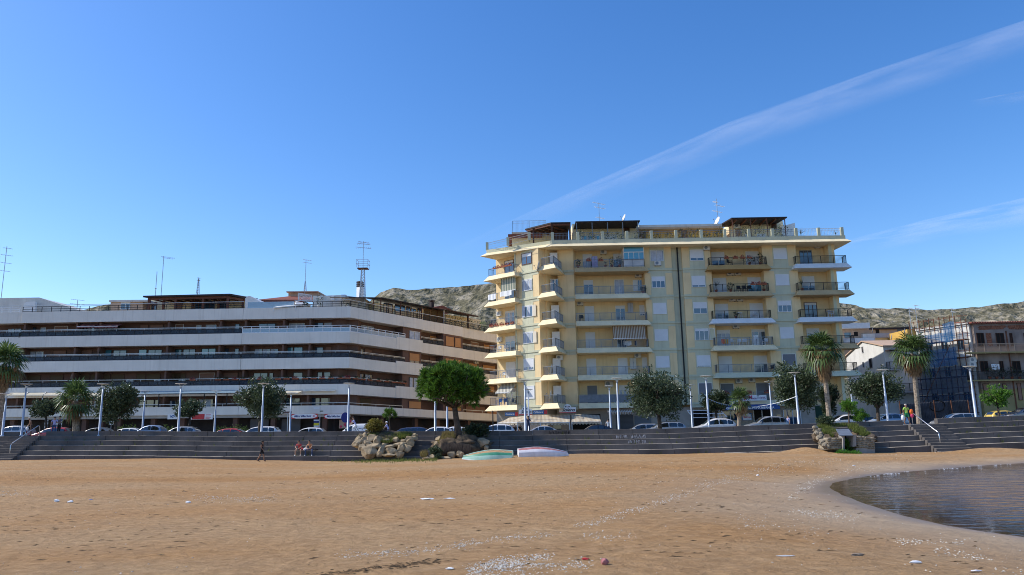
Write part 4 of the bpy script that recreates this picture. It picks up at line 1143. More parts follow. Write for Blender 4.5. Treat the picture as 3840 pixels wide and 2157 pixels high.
# windows of the front: floor, region, x0, x1, kind
def lwin(fl,r,x0,x1,kind,f=LF,d=-1.88):
    z0,z1=BZ[fl+1][0]+.32,BZ[fl][0]-.22
    if d>-1:z0=BZ[fl+1][1]+.06
    y={('a',0):680,('a',1):1000,('a',2):1320,('b',0):620,('b',1):960,('b',2):1290,('d',3):360,('e',3):370,('c',0):640,('c',1):980,('c',2):1290,('f',3):580}[(r,fl)]
    s0,s1=f.sp(r,x0,y,d)[0],f.sp(r,x1,y,d)[0]
    n=max(1,round((s1-s0)/.95));zt=z1
    if kind=='g':window(f,s0,s1,z0,zt-.1,d,lb,0,0,n,'dark_metal')
    elif kind=='c':window(f,s0,s1,z0,zt-.05,d,lb,0,0,n,'dark_metal',gl='glass_cyan')
    elif kind=='w':window(f,s0,s1,z0,zt-.15,d,lb,0,0,n,'white',curtain=.85)
    elif kind=='d':window(f,s0,s1,z0,zt-.2,d,lb,0,0,n,'brown_pillar',curtain=.6)
    elif kind=='s':window(f,s0,s1,z0,zt,d,lb,0,1,1,'brown_pillar',sh='shutter_rose')
    elif kind=='o':window(f,s0,s1,z0,zt,d,lb,0,1,1,'brown_pillar',sh='shutter_olive')
    elif kind=='O':window(f,s0,s1,z0,zt-.05,d,lb,0,1,1,'brown_pillar',sh='shutter_orange')
    elif kind=='h':window(f,s0,s1,z0,zt,d,lb,0,.38,n,'white',sh='shutter_rose')
    elif kind=='H':window(f,s0,s1,z0,zt,d,lb,0,.68,n,'wood_red',sh='shutter_orange')
    elif kind=='y':window(f,s0,s1,z0,zt-.1,d,lb,0,0,n,'dark_metal',curtain=.7)
for fl,r,x0,x1,kd in[(0,'a',105,295,'d'),(0,'a',438,492,'g'),(0,'a',555,622,'w'),(0,'a',742,922,'h'),(0,'a',1100,1290,'d'),(0,'a',1340,1620,'g'),(0,'a',1898,2012,'s'),(0,'a',2030,2215,'s'),(0,'a',2378,2490,'h'),(0,'b',318,382,'w'),(0,'b',445,588,'w'),(0,'b',630,702,'w'),(0,'b',838,902,'g'),(0,'b',1158,1388,'g'),(0,'b',1575,1782,'w'),(0,'b',1900,2035,'g'),(0,'b',2050,2260,'w'),(1,'a',398,592,'w'),(1,'a',720,900,'s'),(1,'a',1058,1250,'s'),(1,'a',1425,1518,'c'),(1,'a',1535,1718,'g'),(1,'a',1880,1992,'c'),(1,'a',2008,2198,'g'),(1,'a',2378,2468,'g'),(1,'b',24,118,'c'),(1,'b',134,302,'g'),(1,'b',384,578,'c'),(1,'b',694,752,'g'),(1,'b',834,892,'g'),(1,'b',1100,1428,'d'),(1,'b',1505,1625,'c'),(1,'b',1636,1756,'c'),(1,'b',1922,2034,'g'),(1,'b',2060,2250,'s'),(2,'a',370,555,'o'),(2,'a',680,862,'o'),(2,'a',1040,1220,'o'),(2,'a',1228,1372,'o'),(2,'a',1380,1500,'o'),(2,'a',1508,1690,'o'),(2,'a',1850,1978,'o'),(2,'a',1986,2178,'o'),(2,'a',2330,2520,'o'),(2,'b',10,104,'o'),(2,'b',358,560,'h'),(2,'b',670,880,'s'),(2,'b',1090,1282,'g'),(2,'b',1300,1358,'g'),(2,'b',1628,1756,'g'),(2,'b',1955,2024,'g'),(2,'b',2042,2238,'g'),(3,'d',1205,1265,'g'),(3,'d',1890,2095,'g'),(3,'d',2102,2158,'g'),(3,'d',2260,2392,'d'),(3,'e',342,545,'y'),(3,'e',1530,1720,'g'),(3,'e',1860,1990,'g'),(3,'e',2000,2205,'g')]:
    lwin(fl,r,x0,x1,kd)
for fl,r,x0,x1,kd,d in[(0,'c',325,542,'w',-1.78),(1,'c',312,412,'y',-1.78),(1,'c',418,526,'s',-1.78),(2,'c',312,412,'y',-1.78),(2,'c',424,526,'y',-1.78),(3,'f',300,510,'o',-1.78),(0,'c',1035,1170,'w',-.28),(1,'c',1028,1170,'H',-.28),(2,'c',1028,1210,'y',-.28),(3,'f',1020,1190,'O',-.28),(0,'c',1518,1636,'O',-.28),(0,'c',1645,1728,'O',-.28),(1,'c',1515,1636,'O',-.28),(1,'c',1645,1728,'O',-.28),(2,'c',1520,1636,'O',-.28),(2,'c',1645,1728,'O',-.28),(3,'f',1520,1728,'O',-.28),(0,'c',1300,1480,'O',-1.78),(1,'c',1300,1480,'s',-1.78),(2,'c',1300,1480,'s',-1.78),(0,'c',1860,1960,'h',-1.78),(0,'c',2030,2180,'O',-1.78),(1,'c',1830,1950,'O',-1.78),(1,'c',2020,2190,'O',-1.78),(2,'c',1830,2180,'O',-1.78),(3,'f',1790,2060,'s',-1.78),(3,'f',2080,2260,'O',-1.78)]:
    lwin(fl,r,x0,x1,kd,WF,d)
# railings on the bands
def brail(f,a,b,z,style,d=-.1):
    L=b-a;n=max(1,round(L/1.15));dark=style=='dark'
    mb=MB();m='dark_metal' if dark else 'plastic_white'
    mb.fbox(f,a,b,d-.03,d+.03,z+.01,z+.09);mb.fbox(f,a,b,d-.03,d+.03,z+.52,z+.60)
    for i in range(n+1):q=a+L*i/n;mb.fbox(f,q-.035,q+.035,d-.04,d+.04,z-.02,z+(.6 if dark else .84))
    o=mb.make("railing",m,lb)
    mb=MB();mb.fbox(f,a+.04,b-.04,d-.012,d+.012,z+.09,z+.52);mb.make("glass_panel",'rail_glass' if dark else 'rail_glass_pale',o)
    mb=MB();mb.fbox(f,a,b,d-.03,d+.03,z+.80,z+.86)
    n=max(1,round(L/1.8))
    if dark:
        for i in range(n+1):q=a+L*i/n;mb.fbox(f,q-.02,q+.02,d-.02,d+.02,z+.603,z+.80)
        if z>8:mb.fbox(f,a,b,d-.02,d+.02,z+.69,z+.72)
    mb.make("handrail",'light_metal' if dark else 'plastic_white',o)
for i in range(1,4):
    z=BZ[i][1]
    brail(LF,SLEFT,J0-.2,z,'dark',-.2);brail(LF,J0,J1-.1,z,'dark')
    brail(LF,J1,-.05,z,'pale' if i==1 else 'dark');brail(WF,.1,WJ[0]+.2,z,'pale' if i==1 else 'dark')
    brail(WF,WJ[1],WJ[2],z,'dark',-.32);brail(WF,WJ[3],SRIGHT,z,'dark',-.6)
for f,a,b in((LF,SLEFT,0),(WF,.1,WJ[0]),(WF,WJ[3],SRIGHT)):
    mb=MB();z=BZ[4][1];mb.fbox(f,a,b,-.3,-.24,z+.28,z+.35);n=int((b-a)/2)
    for i in range(n+1):q=a+(b-a)*i/max(1,n);mb.fbox(f,q-.02,q+.02,-.29,-.25,z,z+.28)
    mb.make("handrail",'light_metal',lb)
def trail(f,a,b,z,d=-.1,m='dark_metal',top=.72):
    mb=MB();L=b-a;n=max(1,round(L/1.25))
    for q in(.08,.36,top-.06):mb.fbox(f,a,b,d-.025,d+.025,z+q,z+q+.06)
    for i in range(n+1):q=a+L*i/n;mb.fbox(f,q-.03,q+.03,d-.03,d+.03,z,z+top)
    o=mb.make("terrace_railing",m,lb);mb=MB();mb.fbox(f,a,b,d-.03,d+.03,z+top+.14,z+top+.19);mb.make("handrail",'light_metal',o)
TZ=BZ[0][1]
trail(LF,J0,J1,TZ);sB=LF.sp('b',1640,330)[0];trail(LF,sB,0,TZ);trail(WF,.1,SRIGHT,TZ,-.25);trail(LF,SLEFT,J0-.5,TZ,-.2,'plastic_white')
mb=MB();mb.fbox(LF,J1+.5,sB-.1,-.12,-.10,TZ,TZ+.8);mb.make("glass_panel",'rail_glass_pale',lb)
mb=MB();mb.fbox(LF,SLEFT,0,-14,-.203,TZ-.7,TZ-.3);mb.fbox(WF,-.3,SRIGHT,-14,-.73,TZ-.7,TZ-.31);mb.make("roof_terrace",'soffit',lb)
# roof buildings of the banded block
def lz(r,x,y,d,f=LF):return f.sp(r,x,y,d)
def fprism(f,d,dv,pts,name,m,parent=lb):
    mb=MB();P3=[f.pt(s,d,z)for s,z in pts];n3=Vector((f.n.x,f.n.y,0));mb.prism(P3,n3*dv);return mb.make(name,m,parent)
fprism(LF,-3,-6,[lz('a',-200,250,-3),lz('a',530,238,-3),lz('a',1060,410,-3),lz('a',1060,470,-3),lz('a',-200,470,-3)],"roof_gable_wall",'offwhite')
fprism(LF,-2.4,.3,[lz('a',335,400,-2.4),lz('a',345,330,-2.4),lz('a',380,302,-2.4),lz('a',500,296,-2.4),lz('a',500,460,-2.4),lz('a',335,460,-2.4)],"roof_gable_wall",'white')
fprism(LF,-4,-5,[lz('a',1500,300,-4),lz('a',1935,290,-4),lz('a',1935,440,-4),lz('a',1500,440,-4)],"penthouse",'peach')
fprism(LF,-3.6,-6,[lz('a',1478,274,-3.6),lz('a',2000,268,-3.6),lz('a',2000,292,-3.6),lz('a',1478,298,-3.6)],"penthouse_roof",'offwhite')
s0,z1=lz('a',1645,305,-4);s1,z0=lz('a',1765,400,-4);window(LF,s0,s1,z0,z1,-3.99,lb,q=.2)
fprism(LF,-5.5,-3,[lz('a',2010,275,-5.5),lz('b',960,262,-5.5),lz('b',960,410,-5.5),lz('a',2010,430,-5.5)],"penthouse",'cream')
for r,x0,x1 in(('b',45,125),('b',290,400),('b',420,560),('b',600,730),('a',2060,2130)):
    s0=lz(r,x0,330,-5.5)[0];s1=lz(r,x1,330,-5.5)[0];window(LF,s0,s1,TZ,TZ+2.0,-5.48,lb,q=.2 if x0>100 else 1,leaves=2,fr='wood_red',sh='shutter_rose')
fprism(LF,-1.5,-5,[lz('b',975,250,-1.5),lz('b',1010,218,-1.5),lz('b',1045,218,-1.5),lz('b',1320,375,-1.5),lz('b',1320,400,-1.5),lz('b',975,400,-1.5)],"roof_gable_wall",'white')
fprism(LF,-8,-5,[lz('b',1150,275,-8),lz('b',1700,268,-8),lz('b',1700,400,-8),lz('b',1150,400,-8)],"penthouse",'cream')
mb=MB();e=[lz('b',1135,268,-7.2),lz('b',1560,222,-10.5),lz('b',2000,222,-10.5),lz('b',1960,268,-7.2)]
mb.add([LF.pt(e[0][0],-7.2,e[0][1]),LF.pt(e[3][0],-7.2,e[3][1]),LF.pt(e[2][0],-10.5,e[2][1]),LF.pt(e[1][0],-10.5,e[1][1])]+[LF.pt(e[0][0],-7.2,e[0][1]-.3),LF.pt(e[3][0],-7.2,e[3][1]-.3),LF.pt(e[2][0],-10.5,e[2][1]-.3),LF.pt(e[1][0],-10.5,e[1][1]-.3)],[(0,1,2,3),(7,6,5,4),(0,4,5,1),(1,5,6,2),(2,6,7,3),(3,7,4,0)]);mb.make("penthouse_roof",'tile_red',lb)
fprism(LF,-10.6,-4,[lz('b',1560,160,-10.6),lz('b',1955,156,-10.6),lz('b',2010,215,-10.6),lz('b',2010,240,-10.6),lz('b',1560,240,-10.6)],"penthouse",'peach')
fprism(LF,-10.2,-5,[lz('b',1532,154,-10.2),lz('b',1962,150,-10.2),lz('b',1962,165,-10.2),lz('b',1532,169,-10.2)],"penthouse_roof",'peach')
fprism(LF,-4.5,-5,[lz('b',1890,215,-4.5),lz('b',2010,215,-4.5),lz('b',2290,205,-4.5),lz('b',2600,250,-4.5),lz('b',2600,400,-4.5),lz('b',1890,400,-4.5)],"penthouse",'offwhite')
for x0,x1,y0 in((1985,2020,214),(2145,2180,218),(2275,2335,200)):
    s0,z=lz('b',x0,y0,-4.3);s1=lz('b',x1,y0,-4.3)[0];mb=MB();mb.fbox(LF,s0,s1,-6,-4.3,z-.5,z);mb.make("roof_upstand",'white',lb)
# glazed penthouse on the wing with its thin lean-to roof
def wz(x,y,d):return WF.sp('c',x,y,d)
dW=-2.2
fprism(WF,dW,-4,[wz(560,310,dW),wz(1490,440,dW),(wz(1490,440,dW)[0],TZ-.1),(wz(560,310,dW)[0],TZ-.1)],"penthouse",'cream')
for x0,x1,q in((680,800,0),(830,970,0),(985,1040,0),(1050,1120,.1),(1140,1190,0),(1225,1310,1),(1320,1400,1),(1405,1480,1)):
    s0,s1=wz(x0,400,dW)[0],wz(x1,400,dW)[0];zt=wz((x0+x1)/2,318+(x0-680)*.135,dW)[1]
    window(WF,s0,s1,TZ-.05,zt,dW+.02,lb,q=q,leaves=2,fr='wood_red',sh='shutter_olive' if q==1 else 'shutter_white')
mb=MB();p=[wz(210,232,-.6),wz(660,236,-.6),wz(1530,405,-.6)]
for(a,za),(b,zb)in zip(p,p[1:]):
    pts=[]
    for dz in(-.12,0):
        for s,z,d in((a,za,-.6),(b,zb,-.6),(b,zb+.5,-4.5),(a,za+.5,-4.5)):pts.append(WF.pt(s,d,z+dz))
    mb.hexa(pts)
mb.make("penthouse_roof",'roof_dark',lb)
for x,yt in((545,270),(645,236),(915,285),(1200,345),(1500,410)):
    s,z=wz(x,yt,-.7);mb=MB();mb.fbox(WF,s-.05,s+.05,-.75,-.65,TZ,z);mb.make("post",'rust' if x<1400 else 'offwhite',lb)
fprism(WF,-2.0,-4,[wz(1530,470,-2),wz(2000,540,-2),(wz(2000,540,-2)[0],TZ-.2),(wz(1530,470,-2)[0],TZ-.2)],"penthouse",'cream')
mb=MB();a,za=wz(1525,392,-.3);b,zb=wz(1970,490,-.3);pts=[]
for dz in(-.15,0):
    for s,z,d in((a,za,-.3),(b,zb,-.3),(b,zb+.6,-4),(a,za+.6,-4)):pts.append(WF.pt(s,d,z+dz))
mb.hexa(pts);mb.make("penthouse_roof",'wood_dark',lb)
for x,yt in((1825,480),):s,z=wz(x,yt,-.5);mb=MB();mb.fbox(WF,s-.1,s+.1,-.6,-.4,TZ,z);mb.make("post",'wood_dark',lb)
mb=MB();a,za=wz(1360,375,-5);b,zb=wz(1480,345,-5);c,zc=wz(1600,400,-5)
fprism(WF,-5,-4,[(a,za),(b,zb),(c,zc),(c,zc-.6),(a,za-.3)],"penthouse_roof",'tile_red')
mb=MB();s,z=wz(1350,300,-6);mb.fbox(WF,s-.3,s+.3,-6.6,-6,z-3,z);mb.fbox(WF,s-.42,s+.42,-6.7,-5.9,z+.15,z+.28)
mb.make("chimney",'roof_dark',lb)
s0,z0=wz(335,232,-7);s1,z1=wz(390,100,-7)
mb=MB();mb.fbox(WF,s0+.25,s0+1.0,-7.7,-7,z0-3,z1);o=mb.make("chimney",'white',lb)
mb=MB()
for i in range(3):mb.fbox(WF,s0+.22,s0+1.03,-7.73,-6.97,z1+.08+i*.28,z1+.28+i*.28)
mb.fbox(WF,s0+.4,s0+.85,-7.5,-7.2,z1,z1+.9);mb.make("cowl",'roof_dark',o)
# timber pergola on the banded block
A,Bq=P('a',1940,214,95.2),P('b',768,186,94.2)
pz=(A.z+Bq.z)/2
t=thing("pergola","long brown timber pergola on the roof of the white-banded block","pergola",(A.x,A.y,TZ),"pergolas on the roof terraces")
R=P('b',1005,232,97)
mb=MB();top=[(A.x,95.2,A.z),(Bq.x,94.2,Bq.z),(R.x,97.5,R.z),(R.x,101,R.z+.5),(A.x+1.5,101,A.z+.3)]
mb.add([(x,y,z-.22)for x,y,z in top]+top,[(4,3,2,1,0),(5,6,7,8,9)]+[(i,(i+1)%5,5+(i+1)%5,5+i)for i in range(5)]);mb.make("roof",'roof_dark',t)
for r,x,D in(('a',2025,95.6),('a',2222,97.5),('a',2385,95.3),('b',405,95),('b',738,94.6),('b',945,97),('b',265,97.5),('b',615,97.5)):
    q=P(r,x,300,D);mb=MB();mb.bar((q.x,D,TZ-.5),(q.x,D,pz-.25),.26);mb.make("post",'wood_red',t)
mb=MB();mb.bar((A.x+.5,95.6,A.z-.38),(Bq.x-.5,94.6,Bq.z-.38),.16,.3);mb.bar((Bq.x-.5,94.6,Bq.z-.38),(R.x-.3,97.5,R.z-.36),.16,.3)
for i in range(9):q=A.x+1+(Bq.x-A.x-2)*i/8;mb.bar((q,95.6,pz-.36),(q+.6,100,pz-.2),.12,.18)
mb.make("rafters",'wood_red',t)
# white canvas gazebo and lattice screen on the roof
q=P('b',1640,268,93.0)
t=thing("canvas_gazebo","white canvas gazebo roof beside the lattice screen on the banded block","gazebo",(q.x,94,TZ))
a,b=P('b',1358,370,92.6),P('b',1860,310,94.5)
mb=MB();pk=Vector((q.x,94.2,q.z));c=[Vector((a.x,92.6,a.z)),Vector((q.x+.3,92.6,a.z+.2)),Vector((b.x,95.6,b.z)),Vector((a.x+1.2,95.8,a.z))]
mb.add(c+[pk]+[p_-Vector((0,0,.12))for p_ in c]+[pk-Vector((0,0,.12))],[(0,1,4),(1,2,4),(2,3,4),(3,0,4),(6,5,9),(7,6,9),(8,7,9),(5,8,9),(0,5,6,1),(1,6,7,2),(2,7,8,3),(3,8,5,0)]);mb.make("canvas",'white',t)
for p_ in c:mb=MB();mb.bar((p_.x,p_.y,TZ-.4),(p_.x,p_.y,p_.z-.1),.06);mb.make("leg",'plastic_white',t)
t=thing("lattice_screen","white diagonal lattice screen standing above the canvas gazebo","lattice screen",P('b',1790,300,93.5))
a,b=P('b',1695,178,93.5),P('b',1872,208,93.5);c,d_=P('b',1695,275,93.5),P('b',1872,300,93.5)
mb=MB();[mb.bar(p_,q_,.07)for p_,q_ in((a,b),(b,d_),(d_,c),(c,a))];mb.make("frame",'plastic_white',t)
mb=MB()
for i in range(1,10):
    f_=i/10;mb.bar(a.lerp(b,f_),c.lerp(d_,max(0,f_-.25)),.035);mb.bar(a.lerp(b,f_),c.lerp(d_,min(1,f_+.25)),.035)
mb.make("lattice",'plastic_white',t)

# ================================================================== HOUSES ON THE EASTERN SIDE
def house(label,loc):return thing("house",label,"house",loc)
# pale house with its gable turned to the square
gh=house("pale grey plastered house with a wide sunlit gable beside the yellow block",(53,108,0))
GX0,GY0,GX1,GY1,EZ,RZg=51.5,103.0,53.3,118.7,10.6,12.1
GYM=(GY0+GY1)/2
mb=MB();poly=[(GX0,GY0,-1.5),(GX0,GY0,EZ),((GX0+GX1)/2,(GY0+GY1)/2,RZg),(GX1,GY1,EZ),(GX1,GY1,-1.5)]
mb.prism(poly,(12,.0,0));mb.make("wall",'gable_white',gh)
mb=MB()
mb.hexa([(GX0-.2,GY0-.35,EZ-.05),(GX0+12,GY0-.35,EZ-.05),((GX0+GX1)/2+12,GYM,RZg+.02),((GX0+GX1)/2-.2,GYM,RZg+.02),(GX0-.2,GY0-.35,EZ+.1),(GX0+12,GY0-.35,EZ+.1),((GX0+GX1)/2+12,GYM,RZg+.17),((GX0+GX1)/2-.2,GYM,RZg+.17)])
mb.hexa([((GX0+GX1)/2-.2,GYM+.003,RZg+.02),((GX0+GX1)/2+12,GYM+.003,RZg+.02),(GX1+12,GY1+.35,EZ-.05),(GX1-.2,GY1+.35,EZ-.05),((GX0+GX1)/2-.2,GYM+.003,RZg+.17),((GX0+GX1)/2+12,GYM+.003,RZg+.17),(GX1+12,GY1+.35,EZ+.1),(GX1-.2,GY1+.35,EZ+.1)])
mb.make("roof",'peach',gh)
GF=Frame((GX1,GY1),math.degrees(math.atan2(GY0-GY1,GX0-GX1)))
for x0,x1,y0,y1 in((458,484,700,775),(552,606,853,975),(470,494,898,965)):
    (s0,z1),(s1,z0)=GF.sp('7',x0,y0),GF.sp('7',x1,y1);window(GF,s0,s1,z0,z1,.01,gh,q=0,leaves=1,fr='grey_wall',gl='interior')
mb=MB();a,b=P('7',795,745,102.3),P('7',890,750,102.3);mb.box(a.x,b.x+1,101.9,103,a.z-.06,a.z+.06);mb.make("door_canopy",'roof_dark',gh)
mb=MB();a,b=P('7',825,990,102),P('7',905,990,102);mb.box(a.x,b.x+.8,101.9,102.99,a.z-.15,a.z);o=mb.make("balcony",'grey_wall',gh)
mb=MB();railing(mb,[(a.x+.05,102.9),(a.x+.05,101.95),(b.x+.75,101.95)],a.z-.3,1.3,.35);mb.make("railing",'dark_metal',o)
mb=MB();a=P('8',1130,208,101.5);b=P('8',1330,208,101.5);mb.box(a.x,b.x+1,101.4,102.99,a.z-.2,a.z);o=mb.make("balcony",'grey_wall',gh)
mb=MB();railing(mb,[(a.x,102.9),(a.x,101.5),(b.x+.9,101.5)],a.z-.3,1.35,.35);mb.make("railing",'dark_metal',o)
# scaffolded house
sh_=house("white house wrapped in scaffolding and blue netting next to the gabled house",(55,95,0))
SF=Frame((56.6,91.4),-67)
sl=-7.4
mb=MB();mb.fbox(SF,sl,0,-5,0,-1.5,12.1);mb.make("wall",'gable_white',sh_)
mb=MB()
for z in(1.8,4.9,8.1):mb.fbox(SF,sl,-.02,.002,.12,z,z+.22)
mb.fbox(SF,sl,0.02,-.3,.16,12.103,12.3)
mb.make("string_course",'white',sh_)
for z in(9.0,5.8,2.6):
    for s in(-6.2,-4.0,-1.8):window(SF,s,s+.95,z,z+1.7,.01,sh_,q=.3,fr='white')
sc=thing("scaffolding","rusty tube scaffolding with plank decks along the white house","scaffolding",SF.pt(-3,1,0))
mb=MB()
for s in[sl+.1+1.45*i for i in range(6)]:
    for d in(.35,1.25):mb.bar(SF.pt(s,d,-.8),SF.pt(s,d,13.3 if s<-1 else 12.7),.07)
mb.make("standards",'rust',sc)
mb=MB()
for z in(1.2,3.4,5.6,7.9,10.1,12.2):
    for d in(.35,1.25):mb.bar(SF.pt(sl,d,z),SF.pt(.2,d,z),.05);mb.bar(SF.pt(sl,d,z+.9),SF.pt(.2,d,z+.9),.04)
    for s in[sl+.1+1.45*i for i in range(6)]:mb.bar(SF.pt(s,.35,z),SF.pt(s,1.25,z),.05)
for i in range(4):mb.bar(SF.pt(sl+1.45*i,1.3,1.2+2.2*i),SF.pt(sl+1.45*i+1.45,1.3,3.4+2.2*i),.05)
mb.make("ledgers",'rust',sc)
for z in(1.2,3.4,5.6,7.9,10.1):mb=MB();mb.fbox(SF,sl,.1,.4,1.2,z+.03,z+.08);mb.make("deck",'wood_dark',sc)
nt_=thing("safety_netting","torn blue safety netting draped over the house scaffolding","netting",SF.pt(-2,1.4,0))
def net(s0,s1,z0,z1,m,d=1.32):
    mb=MB();n=10;vs=[];fs=[]
    for i in range(n+1):
        for j in range(7):
            s=s0+(s1-s0)*i/n;z=z0+(z1-z0)*j/6
            vs.append(SF.pt(s,d+.07*mnoise.noise((s*1.4,z*.8,3)),z+(.18*mnoise.noise((s*1.1,3,1))if j in(0,6)else 0)))
    for i in range(n):
        for j in range(6):a=i*7+j;fs.append((a,a+7,a+8,a+1))
    mb.add(vs,fs);mb.make("net_sheet",m,nt_)
net(-5.8,-1.3,10.0,11.2,'netting');net(-2.5,-1.0,10.2,12.4,'netting');net(-4.9,-1.1,7.0,9.2,'netting');net(sl-.1,-6.2,6.4,10.7,'netting_green');net(sl,.2,3.6,6.9,'netting_shaded',1.30);net(sl,.2,-.4,3.5,'netting_shaded',1.30)
# old brown house
BF=Frame((56.9,91.0),0)
oh=house("old brown plastered house with exposed brick and long balconies behind the parked yellow car",(62,93,0))
bt=P('7',1830,400,91).z
mb=MB();mb.box(56.9,73,91,100,4.0,bt);mb.make("wall",'old_plaster',oh)
mb=MB();mb.box(56.9,73,91,100,-1.4,3.997);mb.make("wall",'dirty_yellow',oh)
mb=MB()
for i in range(52):mb.tube([(56.7+.31*i,90.7,bt+.06),(56.7+.31*i,94,bt+.5)],.15,6)
mb.box(56.7,73.1,90.75,100,bt+.003,bt+.05);mb.make("roof",'tile_red',oh)
def bq(x0,x1,y0,y1,r='7',m='brick',d=.03,name="brick_patch"):
    (s0,z1),(s1,z0)=BF.sp(r,x0,y0),BF.sp(r,x1,y1);mb=MB();n=16;c=((s0+s1)/2,(z0+z1)/2);pts=[]
    for i in range(n):
        a=2*PI*i/n;k=(1+.25*mnoise.noise((math.cos(a)*2,math.sin(a)*2,s0)));ca,sa=math.cos(a),math.sin(a);q=1/max(abs(ca),abs(sa))**.75
        pts.append(BF.pt(c[0]+(s1-s0)/2*ca*q*k,.002,c[1]+(z1-z0)/2*sa*q*k))
    mb.prism(pts[::-1],(0,-d,0));mb.make(name,m,oh)
bq(2075,2170,520,690);bq(1970,2330,425,470);bq(2360,2620,420,470)
for x0,x1,y0,y1,r,kw in((1948,2068,520,695,'7',dict(sh='shutter_grey',q=.0)),(2200,2330,520,690,'7',dict(q=0)),(2380,2440,520,690,'7',dict(q=0)),(2565,2680,520,690,'7',dict(q=0)),(1995,2115,190,330,'5x',dict(q=0)),(2248,2318,190,330,'5x',dict(q=0)),(2415,2540,190,340,'5x',dict(q=0)),(2032,2145,485,690,'5x',dict(q=1,sh='shutter_rose')),(2290,2365,485,680,'5x',dict(q=1,sh='shutter_rose')),(2475,2560,475,700,'5x',dict(q=1,sh='shutter_rose'))):
    REG['5x']=(3100,1300,3.481)
    (s0,z1),(s1,z0)=BF.sp(r,x0,y0),BF.sp(r,x1,y1);window(BF,s0,s1,z0,z1,.01,oh,fr='wood_dark',name='door',gl='interior',**kw)
for y,r,x0,sty in((775,'7',1870,'ochre'),(440,'5x',1900,'dark')):
    s0,z=BF.sp(r,x0,y,1.0);mb=MB();mb.fbox(BF,s0,15,.002,1.0,z-.12,z+.05);o=mb.make("balcony",'dirty_yellow',oh)
    mb=MB();railing(mb,[BF.pt(s0+.05,.05,0),BF.pt(s0+.05,.95,0),BF.pt(15,.95,0)],z-.3,1.35,.38,.12,1.8);mb.make("railing",'peach' if sty=='ochre' else 'dark_metal',o)
mb=MB();s0,z=BF.sp('7',2385,840);mb.fbox(BF,s0-.06,s0+.06,.002,.1,-.8,z+3.3);mb.make("drainpipe",'rust',oh)
# hillside flats behind
def flats(label,parts,loc):
    t=thing("house",label,"house",loc)
    for nm,m,r,x0,x1,y0,y1,D,dep in parts:
        a,b=P(r,x0,y0,D),P(r,x1,y1,D);mb=MB();mb.box(a.x,b.x,D,D+dep,b.z,a.z);mb.make(nm,m,t)
    return t
flats("white terraced flat with a tree-lined roof above the grey gable",[("wall",'peach','7',190,590,440,800,129,9),("roof_slab",'white','7',150,568,390,452,128,10),("balcony",'white','7',200,620,590,640,127.4,2),("door",'interior','7',355,412,505,560,124.95,.1),("window",'glass','7',230,320,515,580,128.95,.1),("wall",'offwhite','7',470,640,530,640,128.4,5)],(58,130,0))
flats("low peach roof flats with grey parapet and satellite dishes behind the gabled house",[("wall",'peach','7',470,950,460,540,133,9),("parapet",'grey_wall','7',590,1060,525,572,130,1),("wall",'cream','7',620,1060,570,700,130.6,9),("door",'interior','7',640,690,462,525,132.9,.1),("shutter",'shutter_grey','7',920,1050,455,520,132.9,.1),("roof",'roof_dark','7',450,1080,452,464,132.5,10)],(62,120,0))
flats("small ochre house with a dark red roof behind the scaffolding",[("wall",'ochre','7',1050,1260,472,800,124,8),("roof",'tile_red','7',1250,1420,455,492,123,8),("wall",'peach','7',1258,1400,490,800,123.5,8)],(66,124,0))
# corrugated site fence
mb=MB();a,b=at(3372,1515,79.6),at(3628,1500,79.6);n=90
t=thing("site_fence","dark corrugated metal site fence with black graffiti below the scaffolding","fence",(a.x,79.6,-.5))
vs=[];fs=[]
for i in range(n+1):
    x=a.x+(b.x-a.x)*i/n;y=79.6+(.06 if i%2 else 0);vs+=[(x,y,-1.2),(x,y,a.z+(b.z-a.z)*i/n),(x,y+.02,-1.2),(x,y+.02,a.z+(b.z-a.z)*i/n)]
for i in range(n):q=i*4;fs+=[(q,q+4,q+5,q+1),(q+2,q+3,q+7,q+6),(q+1,q+5,q+7,q+3)]
mb.add(vs,fs);mb.make("corrugated_sheet",'fence_sheet',t)
mb=MB();c=at(3515,1522,79.55);mb.tube([(c.x+.75*math.cos(q*.5)*(1+.1*(q%3)),79.57,c.z+.6*math.sin(q*.5))for q in range(28)],.035,4);mb.make("graffiti_tag",'graffiti_black',t)
for i in range(5):x=a.x+(b.x-a.x)*i/4;mb=MB();mb.bar((x,79.5,-1.2),(x,79.5,a.z+.3),.08);mb.make("post",'rust',t)
# ================================================================== LAMPS, TREES AND PLANTS
def lamp(top,base,D,label,disc=True):
    """top: px of the lamp head, base: px column at the foot"""
    b=at(base[0],base[1],D);zt=at(top[0],top[1],D).z;x=b.x;z0=prom_z(x,D)if D<73 else road_z(x,D)
    t=thing("street_lamp",label,"street lamp",(x,D,z0),"lamp posts along the seafront")
    hp=zt-.32
    mb=MB();mb.lathe((x,D,z0),[(.16,0),(.16,.08),(.105,.12),(.10,.62*(hp-z0)),(.075,.63*(hp-z0)),(.065,hp-z0)],10);mb.make("pole",'lamp_paint',t,True)
    mb=MB();mb.lathe((x,D,hp),[(.07,0),(.10,.02),(.10,.12),(.05,.16)],10);mb.make("lantern",'light_metal',t)
    mb=MB()
    for k in range(3):a=2*PI*k/3+.4;mb.bar((x+.05*math.cos(a),D+.05*math.sin(a),hp+.1),(x+.38*math.cos(a),D+.38*math.sin(a),zt-.02),.022)
    mb.make("struts",'light_metal',t)
    mb=MB();mb.lathe((x,D,zt),[(.02,-.035),(.5,0),(.52,.015),(.5,.03),(.02,.06)],20);mb.make("reflector",'offwhite',t,True)
    return t
FR,BK=67.9,80.0
